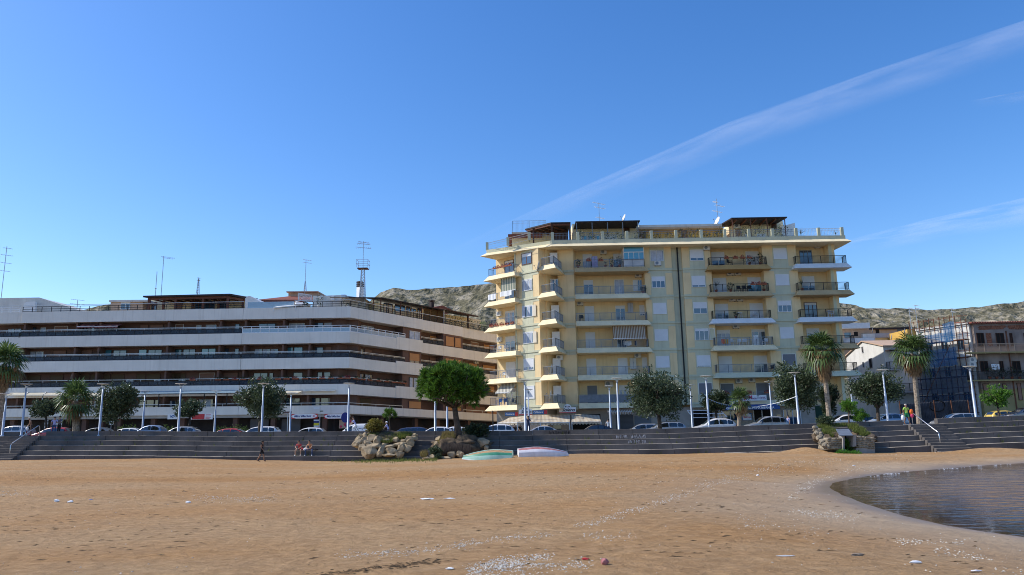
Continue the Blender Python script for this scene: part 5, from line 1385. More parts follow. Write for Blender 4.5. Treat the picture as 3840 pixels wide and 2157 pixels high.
LAMPS=[((21,1478),(11,1610),FR-1,"seafront lamp post half hidden by the dark palm at the picture's west edge"),((99,1441),(82,1613),FR,"front row lamp post beside the shirtless man at the western stairs"),((388,1441),(373,1613),FR,"lamp post in front of the round tree next to the stocky palm"),((540,1467),(535,1602),BK,"road side lamp post between the blue hatchback and the small tree"),((676,1440),(668,1616),FR,"lamp post standing before the small sparse tree and silver hatchback"),((811,1467),(804,1616),BK,"road side lamp post just west of the red hatchback"),((988,1439),(981,1618),FR,"lamp post crossing the bushy tree above the white estate car"),((1092,1474),(1087,1619),BK,"road side lamp post by the first mini market sign"),((1309,1438),(1305,1619),FR,"lamp post between the second mini market sign and the cyclist"),((1630,1440),(1632,1618),FR,"lamp post whose head is hidden inside the big pine crown"),((1675,1460),(1677,1618),76.0,"lamp post right behind the pine, nearest its trunk"),((1967,1426),(1971,1615),FR,"tall lamp post in front of the bar awning beside the navy-shirted man"),((1980,1461),(1984,1612),BK,"lower road side lamp post just behind the bar's tall lamp"),((2314,1419),(2321,1608),FR,"lamp post just west of the big bushy tree, beside the roller shutter"),((2284,1448),(2291,1608),BK,"road side lamp post next to the man in the white shirt"),((2650,1411),(2659,1600),FR,"lamp post over the bonnet of the white hatchback, holding the light string"),((2591,1444),(2597,1600),BK,"road side lamp post by the empty awning frame"),((2884,1431),(2897,1588),BK,"slim road side lamp post behind the silver crossover"),((2982,1398),(2996,1590),FR,"lamp post before the dense tree, where the light string ends"),((3189,1421),(3202,1575),BK,"road side lamp post beside the bright green sapling"),((3317,1388),(3330,1577),FR-2,"lamp post just west of the man in lime green"),((3634,1375),(3660,1563),FR-4,"lamp post before the old brown house at the eastern end")]
for a,b,D,lab in LAMPS:lamp(a,b,D,lab)

def limb(mb,p,d,L,r,depth,rng,out):
    pts=[p];rs=[r];q=Vector(p);dd=Vector(d).normalized()
    for i in range(3):
        dd=(dd+Vector((rng.gauss(0,.18),rng.gauss(0,.18),rng.gauss(.04,.1)))).normalized();q=q+dd*L/3;pts.append(q.copy());rs.append(r*(1-.2*(i+1)))
    mb.tube(pts,rs,6)
    out.append(q)
    if depth:
        for k in range(3):limb(mb,q,(dd+Vector((rng.gauss(0,.75),rng.gauss(0,.75),rng.gauss(.25,.3)))).normalized(),L*.68,r*.5,depth-1,rng,out)
def broad_tree(x0,x1,y0,y1,D,label,leaf='leaf_broad',n=6200,size=.23,seed=1,group="round street trees along the promenade",cat="tree",name="street_tree",base_y=None,clumps=26,lean=0.0):
    rng=random.Random(seed);a=at((x0+x1)/2,y1,D);c=at((x0+x1)/2,(y0+y1)/2,D)
    R=(x1-x0)/2/F*D;H=(y1-y0)/2/F*D
    zg=(prom_z(c.x,D)if D<73 else road_z(c.x,D))if base_y is None else base_y
    t=thing(name,label,cat,(c.x+lean,D,zg),group)
    mb=MB();out=[];p=Vector((c.x+lean,D,zg-.1));top=Vector((c.x,D,c.z-H*.75))
    tr=max(.07,.07*R+.04);mb.tube([p,p.lerp(top,.5)+Vector((rng.gauss(0,.06),0,0)),top],[tr,tr*.8,tr*.7],8)
    for k in range(5):az=2*PI*k/5+rng.random();limb(mb,top,Vector((math.cos(az)*.7,math.sin(az)*.7,.8)),H*.8,tr*.5,1,rng,out)
    mb.make("trunk",'bark',t,True)
    mb=MB()
    for k in range(clumps):
        d=Vector((rng.gauss(0,1),rng.gauss(0,1),rng.gauss(.1,.9))).normalized();q=rng.uniform(.45,.80)*(1+.25*mnoise.noise(d*1.7+Vector((seed,0,0))))
        pc=c+Vector((d.x*R*q,d.y*R*q,d.z*H*q));r=rng.uniform(.26,.42)
        leaf_cloud(mb,pc,(R*r,R*r,H*r),int(n/clumps),size,rng,1.9,.35,.1)
    leaf_cloud(mb,c,(R*.62,R*.62,H*.62),n//6,size*1.3,rng,1.7,.3)
    for k in range(26):  # stray shoots break the outline
        d=Vector((rng.gauss(0,1),rng.gauss(0,1),abs(rng.gauss(.2,1)))).normalized();e=c+Vector((d.x*R,d.y*R,d.z*H))*rng.uniform(.9,1.08)
        leaf_cloud(mb,e,(.12,.12,.25),12,size,rng,2.2,.1,.8)
    mb.make("crown",leaf,t)
    return t
broad_tree(124,228,1494,1572,78,"small dark round tree just west of the stocky palm",n=2900,seed=2,clumps=18)
broad_tree(360,522,1432,1584,70.5,"large grey-green round tree just east of the stocky palm",seed=3)
broad_tree(658,770,1502,1574,78,"small sparse tree with a flat crown behind the silver hatchback",n=2500,seed=4,clumps=18)
broad_tree(888,1074,1424,1584,70.5,"large bushy grey-green tree west of the mini market signs",seed=5,n=6800,clumps=30)
broad_tree(2356,2578,1384,1582,70.5,"big bushy tree covering the yellow block's drainpipe foot",seed=6,n=8500,clumps=36)
broad_tree(2622,2742,1468,1552,79,"small dark tree behind the lamp that holds the light string",'leaf_dark',3000,seed=7,clumps=18)
broad_tree(2890,3078,1362,1550,71.5,"dense tall round tree touching the great shaggy palm",seed=8,n=8000,clumps=34)
broad_tree(3062,3140,1420,1560,79,"dark bushy tree hidden behind the great shaggy palm's trunk",'leaf_dark',3600,seed=9,clumps=18)
broad_tree(3190,3378,1378,1552,73.5,"wide grey-green tree before the gabled house",seed=10,n=7600,clumps=34)
broad_tree(3150,3212,1506,1552,62.6,"slender sapling with bright green leaves on the stone mound",'leaf_citrus',700,.17,11,"bright green saplings",clumps=10,base_y=-.7,name="sapling")
broad_tree(3196,3252,1540,1582,69,"low bright green bush behind the stone mound's parapet",'leaf_citrus',800,.17,12,"bright green saplings",clumps=10,name="bush",cat="bush")
broad_tree(3690,3784,1448,1528,76,"bright green open citrus tree in front of the old brown house",'leaf_citrus',900,.24,13,"bright green saplings",clumps=14,name="citrus_tree")
def hedge(px0,px1,y0,D,label,seed):
    rng=random.Random(seed);a,b=at(px0,y0,D),at(px1,y0,D);z0=road_z(a.x,D)
    mb=MB();n=int((b.x-a.x)/.5)
    for i in range(n):x=a.x+(b.x-a.x)*(i+.5)/n;leaf_cloud(mb,(x,D,z0+(a.z-z0)*.55),(.5,.5,(a.z-z0)*.55*rng.uniform(.75,1.15)),170,.14,rng,1.7,.3)
    tag(mb.make("hedge",'leaf_hedge',origin=(a.x,D,z0)),label,"hedge","clipped hedges along the pavement")
hedge(432,512,1596,83,"clipped green hedge behind the large tree's trunk",1);hedge(610,650,1598,83,"short green hedge patch behind the silver hatchback",2);hedge(812,930,1600,83,"green hedge behind the red hatchback",3)

# umbrella pine on its rockery
def tuft(mb,p,d,rng,L,n=9):
    for k in range(n):
        a=(d+Vector((rng.gauss(0,.5),rng.gauss(0,.5),rng.gauss(0,.45)))).normalized();b=a.cross(Vector((rng.gauss(0,1),rng.gauss(0,1),rng.gauss(0,1)))).normalized()*L*.10
        mb.add([p-b,p+b,p+a*L*rng.uniform(.75,1.2)],[(0,1,2)])
def pine(cx,cy,rx,ry,base,D,label,n=900,L=.34,seed=1,big=True):
    rng=random.Random(seed);c=at(cx,cy,D);R=rx/F*D;H=ry/F*D;b=at(base[0],base[1],D)
    t=thing("umbrella_pine" if big else "pine_sapling",label,"pine tree",b)
    mb=MB();fork=Vector((b.x+(c.x-b.x)*.55,D,c.z-H*(.75 if big else .5)))
    pts=[b-Vector((0,0,.3)),b.lerp(fork,.35)+Vector((.02,0,0)),b.lerp(fork,.7),fork];r0=.30 if big else .06
    mb.tube(pts,[r0*1.25,r0*.95,r0*.8,r0*.75],9);ends=[]
    for k in range(9 if big else 4):
        az=2*PI*k/(9 if big else 4)+rng.random()*.4;d=Vector((math.cos(az),math.sin(az),rng.uniform(.25,1.0)))
        limb(mb,fork,d,(H*1.0 if big else H*.8),r0*.42,1 if big else 0,rng,ends)
    mb.make("trunk",'bark',t,True)
    mb=MB();clumps=[]
    for k in range(70 if big else 10):
        d=Vector((rng.gauss(0,1),rng.gauss(0,1),rng.gauss(.25,.8))).normalized()
        if d.z<-.35:d.z*=.45;d.normalize()
        q=rng.uniform(.72,.95);clumps.append((c+Vector((d.x*R*q,d.y*R*q,d.z*H*q*(1 if d.z>0 else .75))),d))
    for pc,d in clumps:
        r=rng.uniform(.13,.22)*R if big else .35*R
        for k in range(n//len(clumps)):
            e=Vector((rng.gauss(0,1),rng.gauss(0,1),rng.gauss(.3,.9))).normalized();p=pc+e*r*rng.uniform(.5,1);tuft(mb,p,(e+d*.6+Vector((0,0,.5))).normalized(),rng,L)
    for k in range(n//5):
        d=Vector((rng.gauss(0,1),rng.gauss(0,1),rng.gauss(.1,.6))).normalized();tuft(mb,c+Vector((d.x*R,d.y*R,d.z*H*.8))*rng.uniform(.3,.75),d,rng,L*1.1)
    mb.make("crown",'leaf_pine',t)
pine(1692,1457,124,94,(1722,1652),63.5,"broad umbrella pine with a leaning trunk on the right-hand rockery",1900,.50,5)
pine(1456,1556,25,17,(1463,1636),64.5,"thin pine sapling with a small tuft on the boulder rockery",110,.26,6,False)

# fan palms
def fan_palm(base,top,R,D,label,nleaf=42,skirt=1.5,trunk_r=.20,seed=1,droop=1.0,group="fan palms along the seafront",zb=None,dead=60,up=.0):
    rng=random.Random(seed);b=at(base[0],base[1],D);c=at(top[0],top[1],D)
    z0=(prom_z(b.x,D))if zb is None else zb
    t=thing("fan_palm",label,"palm tree",(b.x,D,z0),group)
    mb=MB();n=14;pts=[];rs=[]
    for i in range(n+1):
        f=i/n;pts.append(Vector((b.x+(c.x-b.x)*f,D,z0-.1+(c.z-z0)*f)));rs.append(trunk_r*(1.25-.35*f+.07*(i%2)))
    mb.tube(pts,rs,10);mb.make("trunk",'bark_palm',t)
    mb=MB()
    def fan(p,d,r,m=14,flat=.5,dr=.35):
        d=d.normalized();sd=d.cross(Vector((0,0,1)));sd=sd.normalized()if sd.length>.05 else Vector((1,0,0));upv=sd.cross(d).normalized()
        pet=r*.62;k=p+d*pet+Vector((0,0,-.06*pet));w=sd*.022;mb.add([p-w,p+w,k+w*.6,k-w*.6],[(0,1,2,3)])
        for i in range(m):
            a=(i/(m-1)-.5)*2*1.75;q=(d*math.cos(a)+sd*math.sin(a)).normalized();le=r*(.70+.28*math.cos(a*.6))*rng.uniform(.85,1.08)
            nrm=sd*math.cos(a)-d*math.sin(a);wd=nrm*r*.055
            mid=k+q*le*.62+upv*(.06*r*math.cos(a));tip=k+q*le+Vector((0,0,-dr*le*rng.uniform(.6,1.3)))
            mb.add([k,mid-wd,tip,mid+wd],[(0,1,2,3)])
    for i in range(nleaf):
        f=i/nleaf;e=math.radians(76-112*f**.95+rng.gauss(0,8))+up*(1-f);az=i*2.39996+rng.gauss(0,.2)
        d=Vector((math.cos(az)*math.cos(e),math.sin(az)*math.cos(e),math.sin(e)));fan(c+Vector((0,0,.1-.35*f)),d,R*rng.uniform(.85,1.1),dr=(.12+.5*f)*droop)
    mb.make("crown",'leaf_palm',t)
    if skirt:
        mb=MB()
        for i in range(dead):
            f=rng.random();az=rng.uniform(0,2*PI);rr=trunk_r*1.2+(.98-.85*f)*min(R,1.2)*rng.uniform(.35,1.05)
            p=c+Vector((0,0,-.1-f*skirt*.55));q=c+Vector((math.cos(az)*rr,math.sin(az)*rr,-.15-f*skirt));L=rng.uniform(.5,1.0)
            sd=Vector((-math.sin(az),math.cos(az),0));mb.add([p-sd*.02,p+sd*.02,q+sd*.02,q-sd*.02],[(0,1,2,3)])
            for k in range(6):
                e=q+Vector((math.cos(az)*.08*rng.gauss(0,1),math.sin(az)*.08,-L*rng.uniform(.6,1.1)))+sd*rng.gauss(0,.17);mb.add([q-sd*.03,q+sd*.03,e],[(0,1,2)])
        mb.make("dead_fronds",'dry_frond',t)
    return t
fan_palm((3113,1600),(3084,1312),1.32,67.6,"great shaggy fan palm with a long brown skirt in front of the yellow block",34,2.3,.19,21,1.0,dead=300)
fan_palm((3448,1590),(3420,1322),1.42,69,"tall fan palm with a short brown skirt east of the lime-shirted man",36,1.7,.19,22,1.0,dead=190)
fan_palm((-8,1620),(18,1362),1.45,68,"tall dark fan palm cut off by the picture's west edge",36,2.0,.24,23,1.0,dead=200)
fan_palm((288,1606),(284,1500),1.45,73,"stocky fan palm with upright fronds in front of the white canopy",30,1.5,.26,24,.8,dead=120,up=.15)
fan_palm((2770,1606),(2774,1496),.86,71,"young fan palm with yellowing fronds beside the toy shop sign",32,1.0,.16,25,.7,dead=60)

# ---- rockeries breaking the steps
RK=random.Random(77)
def boulder(r,x,y,rx,ry,D,label,m='rock',group="pale boulders piled in the rockeries"):
    c=P(r,x,y,D);s=REG[r][2]*F/D;R=rx/s
    mb=MB();mb.blob(c,1.0,RK.random()*90,.2,1.1,3,(R*1.45,R*RK.uniform(.9,1.2),1.5*ry/s),10)
    tag(mb.make("boulder",m,origin=c),label,"boulder",group)
LB=[(490,1250,92,62,"largest rounded boulder at the foot of the boulder rockery"),(640,1255,48,48,"squat boulder right beside the largest rounded one"),(785,1240,66,42,"broad pale boulder in the middle of the rockery's bottom course"),(915,1205,48,42,"tawny orange boulder near the rockery's east corner"),(1012,1195,44,40,"end boulder of the rockery beside the bare steps"),(900,1277,52,34,"low cracked boulder lying on the sand at the rockery foot"),(760,1292,76,18,"flat slab of stone under the rockery's bottom course"),(600,1115,68,58,"big upright boulder below the rockery's grass edge"),(500,1082,62,48,"jagged boulder beneath the golden bush"),(420,1102,42,52,"tall narrow boulder on the rockery's west flank"),(330,1130,58,46,"yellowish boulder sticking out at the rockery's west end"),(430,1030,36,40,"boulder tucked against the golden bush's west side"),(352,1072,42,32,"knobbly boulder above the yellowish west end stone"),(390,1192,42,36,"boulder on the second step at the rockery's west foot"),(542,1172,82,32,"long flat boulder lying on top of the largest one"),(662,1192,42,32,"small wedged boulder above the squat one"),(702,1228,36,42,"boulder filling the gap in the bottom course"),(842,1085,54,28,"boulder edging the grass near the sapling"),(935,1142,54,28,"layered boulder in the rockery's upper east course"),(962,1096,44,20,"flat boulder under the grass's east edge"),(1040,1072,44,28,"brownish boulder near the rockery's top east corner"),(1100,1062,36,32,"easternmost boulder of the rockery's top course"),(1030,1132,48,38,"shaded boulder above the rockery's end stone"),(1100,1025,32,22,"topmost boulder by the parapet"),(772,1172,54,24,"shadowed boulder in the middle hollow"),(860,1152,44,22,"dark boulder behind the layered one"),(372,1025,27,22,"small top boulder on the rockery's west flank"),(308,1160,44,17,"flat mossy stone at the far west end"),(720,1102,44,32,"boulder half covered by the overhanging grass"),(690,1152,44,28,"boulder under the overhanging grass"),(460,1142,44,42,"craggy boulder above the largest rounded one")]
LB=[(*q[:4],q[4])for q in LB]
mb=MB();c=P('f',700,1120,65.2);mb.blob(c,1.0,3,.1,1,3,(2.7,2.2,1.05));mb.blob(P('f',720,1060,65.6),1.0,5,.08,1,3,(2.3,1.9,.55))
tag(mb.make("planter_mound",'soil',smooth=True,origin=c),"earth mound inside the boulder rockery by the golden bush","mound","earth mounds of the rockeries")
for x,y,rx,ry,lab in LB:boulder('f',x,y,rx,ry,63.6-1.5*max(0,min(1,(y-1050)/240))+(.3 if rx<40 else 0),lab)
RB=[(1430,1078,38,34,63.0,"upper west boulder of the pine's rockery"),(1402,1138,38,24,62.6,"pale boulder beside the dry grass under the pine"),(1346,1312,46,24,61.0,"low boulder under the grey-green bush"),(1530,1342,56,30,60.6,"pale loose boulder on the sand before the pine's rockery"),(1602,1286,46,38,61.4,"crusty boulder beneath the hanging roots"),(1722,1288,46,38,61.4,"tan boulder east of the hanging roots"),(2032,1132,62,48,62.6,"big grey boulder in the pine's shade"),(2082,1192,26,27,62.2,"small white-topped boulder beside the dark steps"),(1942,1152,27,27,62.4,"small shaded boulder under the dark shrub"),(1252,1336,42,12,60.6,"flat stone in the grass between the rockeries"),(1642,1242,42,32,61.8,"boulder half buried behind the hanging roots"),(1902,1192,32,32,62,"shaded boulder between the tan one and the big grey one")]
for x,y,rx,ry,D,lab in RB:boulder('f',x,y,rx,ry,D,lab)
mb=MB();c=P('f',1720,1180,63.6);mb.blob(c,1.0,8,.22,2.2,4,(2.3,1.9,.95));mb.blob(P('f',1600,1170,62.8),1.0,9,.25,2,3,(1.2,1.2,.72));mb.blob(P('f',1850,1220,62.6),1.0,10,.15,1,3,(1.1,1.0,.75))
tag(mb.make("planter_mound",'soil',smooth=True,origin=c),"eroded earth mound under the umbrella pine","mound","earth mounds of the rockeries")
def shrub(r,x,y,rx,ry,D,leaf,label,n=1100,size=.16,name="bush",cat="bush",seed=1,stem=True):
    rng=random.Random(seed);c=P(r,x,y,D);s=REG[r][2]*F/D;R,H=rx/s,ry/s
    t=thing(name,label,cat,c-Vector((0,0,H)),"bushes on the rockeries")
    mb=MB()
    for k in range(14):
        d=Vector((rng.gauss(0,1),rng.gauss(0,1),rng.gauss(.2,.8))).normalized();leaf_cloud(mb,c+Vector((d.x*R,d.y*R,d.z*H))*.6,(R*.4,R*.4,H*.42),n//14,size,rng,2.0,.35,.3)
    leaf_cloud(mb,c,(R*.6,R*.6,H*.6),n//4,size*1.2,rng,1.8,.2)
    mb.make("foliage",leaf,t)
    mb=MB()
    for k in range(5):a=k*1.26;mb.tube([c-Vector((0,0,H*1.15)),c+Vector((math.cos(a)*R*.35,math.sin(a)*R*.35,0))],[.04,.015],5)
    mb.make("stems",'bark',t)
shrub('f',562,905,152,104,64.3,'leaf_gold',"rounded golden green bush on the boulder rockery",2400,.15,seed=2)
shrub('f',1385,1240,100,74,61.2,'leaf_broad',"low grey-green bush at the foot of the pine's rockery",1300,.12,seed=3)
shrub('f',1935,970,195,122,64.6,'leaf_dark',"dark shrub in the shade behind the pine trunk",2600,.18,seed=4)
shrub('f',1435,1325,60,40,60.5,'leaf_broad',"small spiky pale plant before the pine's rockery",350,.16,seed=5)
shrub('8',290,545,105,52,60.6,'leaf_broad',"leafy oleander bush on the stone mound's west end",900,.18,seed=6)
mb=MB()
for i in range(2200):
    x=RK.uniform(1470,1860);q=P('f',x,RK.uniform(1115,1170)+abs(x-1620)*.12,61.9-RK.random()*.5);L=RK.uniform(.25,.8);w=Vector((.012,0,0));e=q+Vector((RK.gauss(0,.12),-.25*RK.random(),-L));mb.add([q-w,q+w,e],[(0,1,2)])
tag(mb.make("hanging_roots",'hairy_root',origin=P('f',1640,1150,61.8)),"dry brown roots hanging over the pine's rockery","roots",kind="stuff")
def turf(name,spots,m,label,L=.22,rng=random.Random(5),k=.011):
    """spots: (region, x, y, rx, ry, D, blades)"""
    mb=MB()
    for r,x,y,rx,ry,D,n in spots:
        for i in range(n):
            a=rng.uniform(0,2*PI);q=math.sqrt(rng.random());u=x+rx*q*math.cos(a);v=y+ry*q*math.sin(a)
            p=P(r,u,v,D-k*(v-y));h=L*rng.uniform(.4,1.3);w=Vector((rng.gauss(0,.014),rng.gauss(0,.014),0));e=p+Vector((rng.gauss(0,.09),rng.gauss(0,.09),h));mb.add([p-w,p+w,e],[(0,1,2)])
    return tag(mb.make(name,m,origin=P(spots[0][0],spots[0][1],spots[0][2],spots[0][5])),label,"grass",kind="stuff")
turf("grass_turf",[('f',560,1040,110,26,63.9,900),('f',760,1045,260,34,63.7,2600),('f',960,1020,120,26,64,900),('f',720,1090,90,40,63.2,700)],'grass',"green turf spilling over the boulder rockery's top")
turf("dry_grass",[('f',1560,1050,95,48,63.0,1200),('f',1530,1125,110,40,62.4,1000),('f',1780,1060,60,26,63.6,300),('f',1230,1295,55,36,61,350)],'grass_dry',"dry yellow grass below the pine trunk",.34)
def ground_turf(name,pts,m,label,L,seed):
    rng=random.Random(seed);mb=MB()
    for u0,u1,y0,y1,n in pts:
        for i in range(n):
            u=rng.uniform(u0,u1);q=on_z(u,rng.gauss((y0+y1)/2,(y1-y0)/4),-1.95);z=sand_z(q.x,q.y)-.02;k=mnoise.noise((q.x*1.3,q.y*1.3,seed))
            if k<-.1:continue
            h=L*rng.uniform(.3,1.2)*(1+k);w=Vector((rng.gauss(0,.012),rng.gauss(0,.012),0));p=Vector((q.x,q.y,z));mb.add([p-w,p+w,p+Vector((rng.gauss(0,.07),rng.gauss(0,.07),h))],[(0,1,2)])
    return tag(mb.make(name,m),label,"grass",kind="stuff")
ground_turf("beach_grass",[(1330,1640,1716,1733,3200),(1240,1340,1716,1727,500)],'grass',"patchy green grass on the sand at the rockery foot",.2,3)
ground_turf("weed_tufts",[(2085,2130,1690,1698,60),(2290,2325,1693,1699,260),(2585,2615,1688,1692,90),(2640,2665,1685,1692,60),(2770,2800,1682,1690,70),(2840,2890,1681,1687,70),(2970,3010,1672,1682,90),(3015,3050,1668,1680,100)],'leaf_hedge',"small green weeds where the sand meets the steps",.42,4)
# wild plants sprouting from the joints of the steps
mb=MB();rw=random.Random(15)
for i in range(170):
    x=rw.choice((rw.uniform(-40,-13),rw.uniform(-6,24),rw.uniform(36,46)));k=rw.randint(1,5);z=wall_z(x,k);y=wall_y(x,k-1)-.03
    for j in range(rw.randint(2,7)):w=Vector((.012,0,0));p=Vector((x+rw.gauss(0,.05),y,z));mb.add([p-w,p+w,p+Vector((rw.gauss(0,.07),-.03,rw.uniform(.08,.42)))],[(0,1,2)])
tag(mb.make("step_weeds",'grass',origin=(0,62,0)),"thin weeds growing from the joints of the steps","weeds",kind="stuff")

# ---- stone mound with the drain outlet
dm=thing("drain_outlet","concrete drain outlet with a sloping metal lid between rubble stone walls","drain outlet",P('8',560,900,57.4))
def slab8(name,pts,D,dep,m):
    mb=MB();mb.prism([P('8',x,y,D)for x,y in pts],(0,dep,0));return mb.make(name,m,dm)
slab8("rubble_wall",[(320,742),(498,742),(500,885),(300,872)],57.6,1.5,'rubble');slab8("rubble_wall",[(650,712),(700,716),(850,745),(862,850),(652,862)],57.6,1.5,'rubble');slab8("concrete_base",[(648,863),(862,851),(862,1000),(648,1000)],57.55,1.4,'concrete')
for x0,x1,y0,y1,D in((318,496,748,872,57.55),(654,856,722,852,57.55)):
    mb=MB()
    for i in range(9):
        for j in range(6):
            f=(i+.5+.25*(j%2))/9.3;mb.blob(P('8',x0+(x1-x0)*f,y0+(y1-y0)*(j+.5)/6+18*f*(x0>600),D),RK.uniform(.085,.14),i*7+j+x0,.25,1.3,2,(1.4,.7,.85),7)
    mb.make("facing_stones",'rubble',dm)
slab8("concrete_post",[(494,712),(512,712),(514,900),(494,900)],57.3,1.2,'concrete');slab8("concrete_post",[(612,706),(648,706),(648,840),(612,846)],57.3,1.2,'concrete')
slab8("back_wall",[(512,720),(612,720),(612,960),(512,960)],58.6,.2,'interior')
mb=MB();pts=[P('8',452,712,57.1),P('8',608,710,57.1),P('8',560,640,58.6),P('8',412,642,58.6)];mb.hexa([p-Vector((0,0,.06))for p in pts]+pts);mb.make("lid",'grey_metal',dm)
mb=MB()
for i in range(46):
    f=i/45;x=175+130*f+RK.gauss(0,16);y=640+205*f+RK.gauss(0,9);mb.blob(P('8',x,y,59.6-2*f),RK.uniform(.13,.25),i,.3,1.2,2,(1.2,1,.8),7)
mb.make("stone_edging",'rubble',dm)
mb=MB();mb.blob(P('8',330,735,60),1.0,3,.12,1.4,3,(1.15,1.9,.55));mb.blob(P('8',690,745,60),1.0,4,.2,1.4,3,(1.1,1.9,.5));mb.make("earth_fill",'soil',dm)
turf("lush_grass",[('8',275,628,75,26,59.9,900),('8',335,672,85,30,59.2,1100),('8',400,712,62,22,58.6,800),('8',612,622,62,26,59.9,800),('8',680,664,75,30,59.2,1000),('8',745,706,62,18,58.6,700),('8',440,604,120,14,60.3,400)],'grass',"long green grass on the stone mound by the drain lid",.25,k=.016)
def lush(spots,label):
    rng=random.Random(9);mb=MB()
    for x,y,rx,ry,D,n in spots:leaf_cloud(mb,P('8',x,y,D),(rx/147,rx/147,ry/147),n,.17,rng,3.2,.2,.9)
    tag(mb.make("marsh_plants",'grass_lush',origin=P('8',560,930,56.8)),label,"plants",kind="stuff")
lush([(490,935,70,50,56.9,700),(630,945,75,48,56.8,800),(700,975,60,25,56.5,350),(560,830,45,70,58,300)],"bright green plants growing out of the drain's mouth")
for i,(x,y,r)in enumerate(((735,990,18),(790,992,28),(840,975,14),(825,1000,12))):boulder('8',x,y,r,r*.55,56.2,("pale rubble stone by the drain, westmost of the four","largest pale rubble stone lying by the drain plants","small pale rubble stone highest on the bank by the drain","smallest rubble stone on the sand by the drain")[i],'rock',"rubble stones by the drain")
# ================================================================== BOATS, CARS, PEOPLE
def boat(px,D,L,W,H,rz,tilt,label,m_hull,m_keel,m_stripe,yaw_bow):
    """upturned rowing boat: hull lofted from stem to transom, keel up"""
    c=on_z(px[0],px[1],sand_z(*on_z(px[0],px[1],-1.9)[:2]));t=thing("rowing_boat",label,"boat",(0,0,0),"upturned rowing boats on the sand")
    n=16;m=12;vs=[];fs=[]
    def sec(f):  # f 0 = transom, 1 = stem
        w=W/2*(1-max(0,(f-.35)/.65)**2.1)*(.86+.14*min(1,f/.35));h=H*(.86+.14*min(1,f/.3))*(1-.66*max(0,(f-.35)/.65)**1.8)
        return max(w,.012),h
    for i in range(n+1):
        f=i/n;w,h=sec(f);x=-L/2+L*f
        for j in range(m+1):
            a=PI*j/m;k=abs(math.cos(a))**.62*(1 if math.cos(a)>=0 else-1);vs.append((x+.10*f*f*(1-math.sin(a)),w*k,h*math.sin(a)**.6))
    def strip(j0,j1,name,mt,grow=0.0,r0=0,r1=n):
        mb=MB();idx={}
        for i in range(r0,r1):
            for j in range(j0,j1):
                q=[i*(m+1)+j,(i+1)*(m+1)+j,(i+1)*(m+1)+j+1,i*(m+1)+j+1]
                for s in q:
                    if s not in idx:idx[s]=len(mb.v);v=Vector(vs[s]);mb.v.append(Vector((v.x,v.y*(1+grow),v.z*(1+grow*.5))))
                mb.f.append(tuple(idx[s]for s in q));mb.mi.append(0)
        return mb.make(name,mt,t,True)
    strip(0,2,"gunwale",m_stripe[0]);strip(2,4,"hull_side",m_stripe[1]);strip(4,8,"hull_bottom",m_keel);strip(8,10,"hull_side",m_stripe[1]);strip(10,12,"gunwale",m_stripe[0])
    mb=MB();o=[Vector(vs[j])for j in range(m+1)];mb.add(o,[tuple(range(m+1))]);mb.make("transom",m_hull,t)
    mb=MB();mb.tube([Vector(vs[i*(m+1)+6])+Vector((0,0,.015))for i in range(n+1)],.03,5);mb.make("keel",m_hull,t)
    mb=MB()
    for sd in(0,m):mb.tube([Vector(vs[i*(m+1)+sd])+Vector((0,0,.02))for i in range(n+1)],.035,5)
    mb.make("rubbing_strake",'boat_white',t)
    t.location=c+Vector((0,0,.02));t.rotation_euler=(tilt,0,rz)
    return t
boat((1830,1722),62,3.75,1.5,.66,PI-.10,-.20,"upturned mint and dark green rowing boat on the sand",'boat_mint','boat_wood',('boat_mint','boat_green'),0)
boat((2036,1711),62,3.75,1.4,.66,.10,.16,"upturned white and faded red rowing boat on the sand",'boat_white','boat_red',('boat_white','boat_white'),0)

CT={'hatch':(4.0,1.70,1.48,.93,[(.235,.93),(.43,1.37),(.56,1.48),(.76,1.46),(.90,1.33),(.985,.97)],(.15,.76)),'suv':(4.4,1.82,1.67,1.03,[(.25,1.04),(.41,1.52),(.55,1.67),(.78,1.64),(.90,1.50),(.985,1.10)],(.15,.88)),'sedan':(4.6,1.80,1.43,.93,[(.27,.94),(.43,1.34),(.55,1.43),(.68,1.41),(.85,1.08),(.90,1.02)],(.16,.78)),'wagon':(4.5,1.75,1.49,.94,[(.25,.95),(.40,1.36),(.53,1.48),(.82,1.47),(.92,1.34),(.985,1.0)],(.15,.80)),'van':(4.3,1.80,1.84,1.08,[(.14,1.09),(.30,1.66),(.42,1.82),(.86,1.84),(.965,1.74),(.992,1.12)],(.10,.98)),'micro':(3.0,1.60,1.50,.95,[(.16,.96),(.36,1.38),(.52,1.50),(.74,1.48),(.90,1.25),(.97,1.0)],(.10,.82))}
def lin(tab,x):
    if x<=tab[0][0]:return tab[0][1]
    for(a,p),(b,q)in zip(tab,tab[1:]):
        if x<=b:return p+(q-p)*(x-a)/(b-a)
    return tab[-1][1]
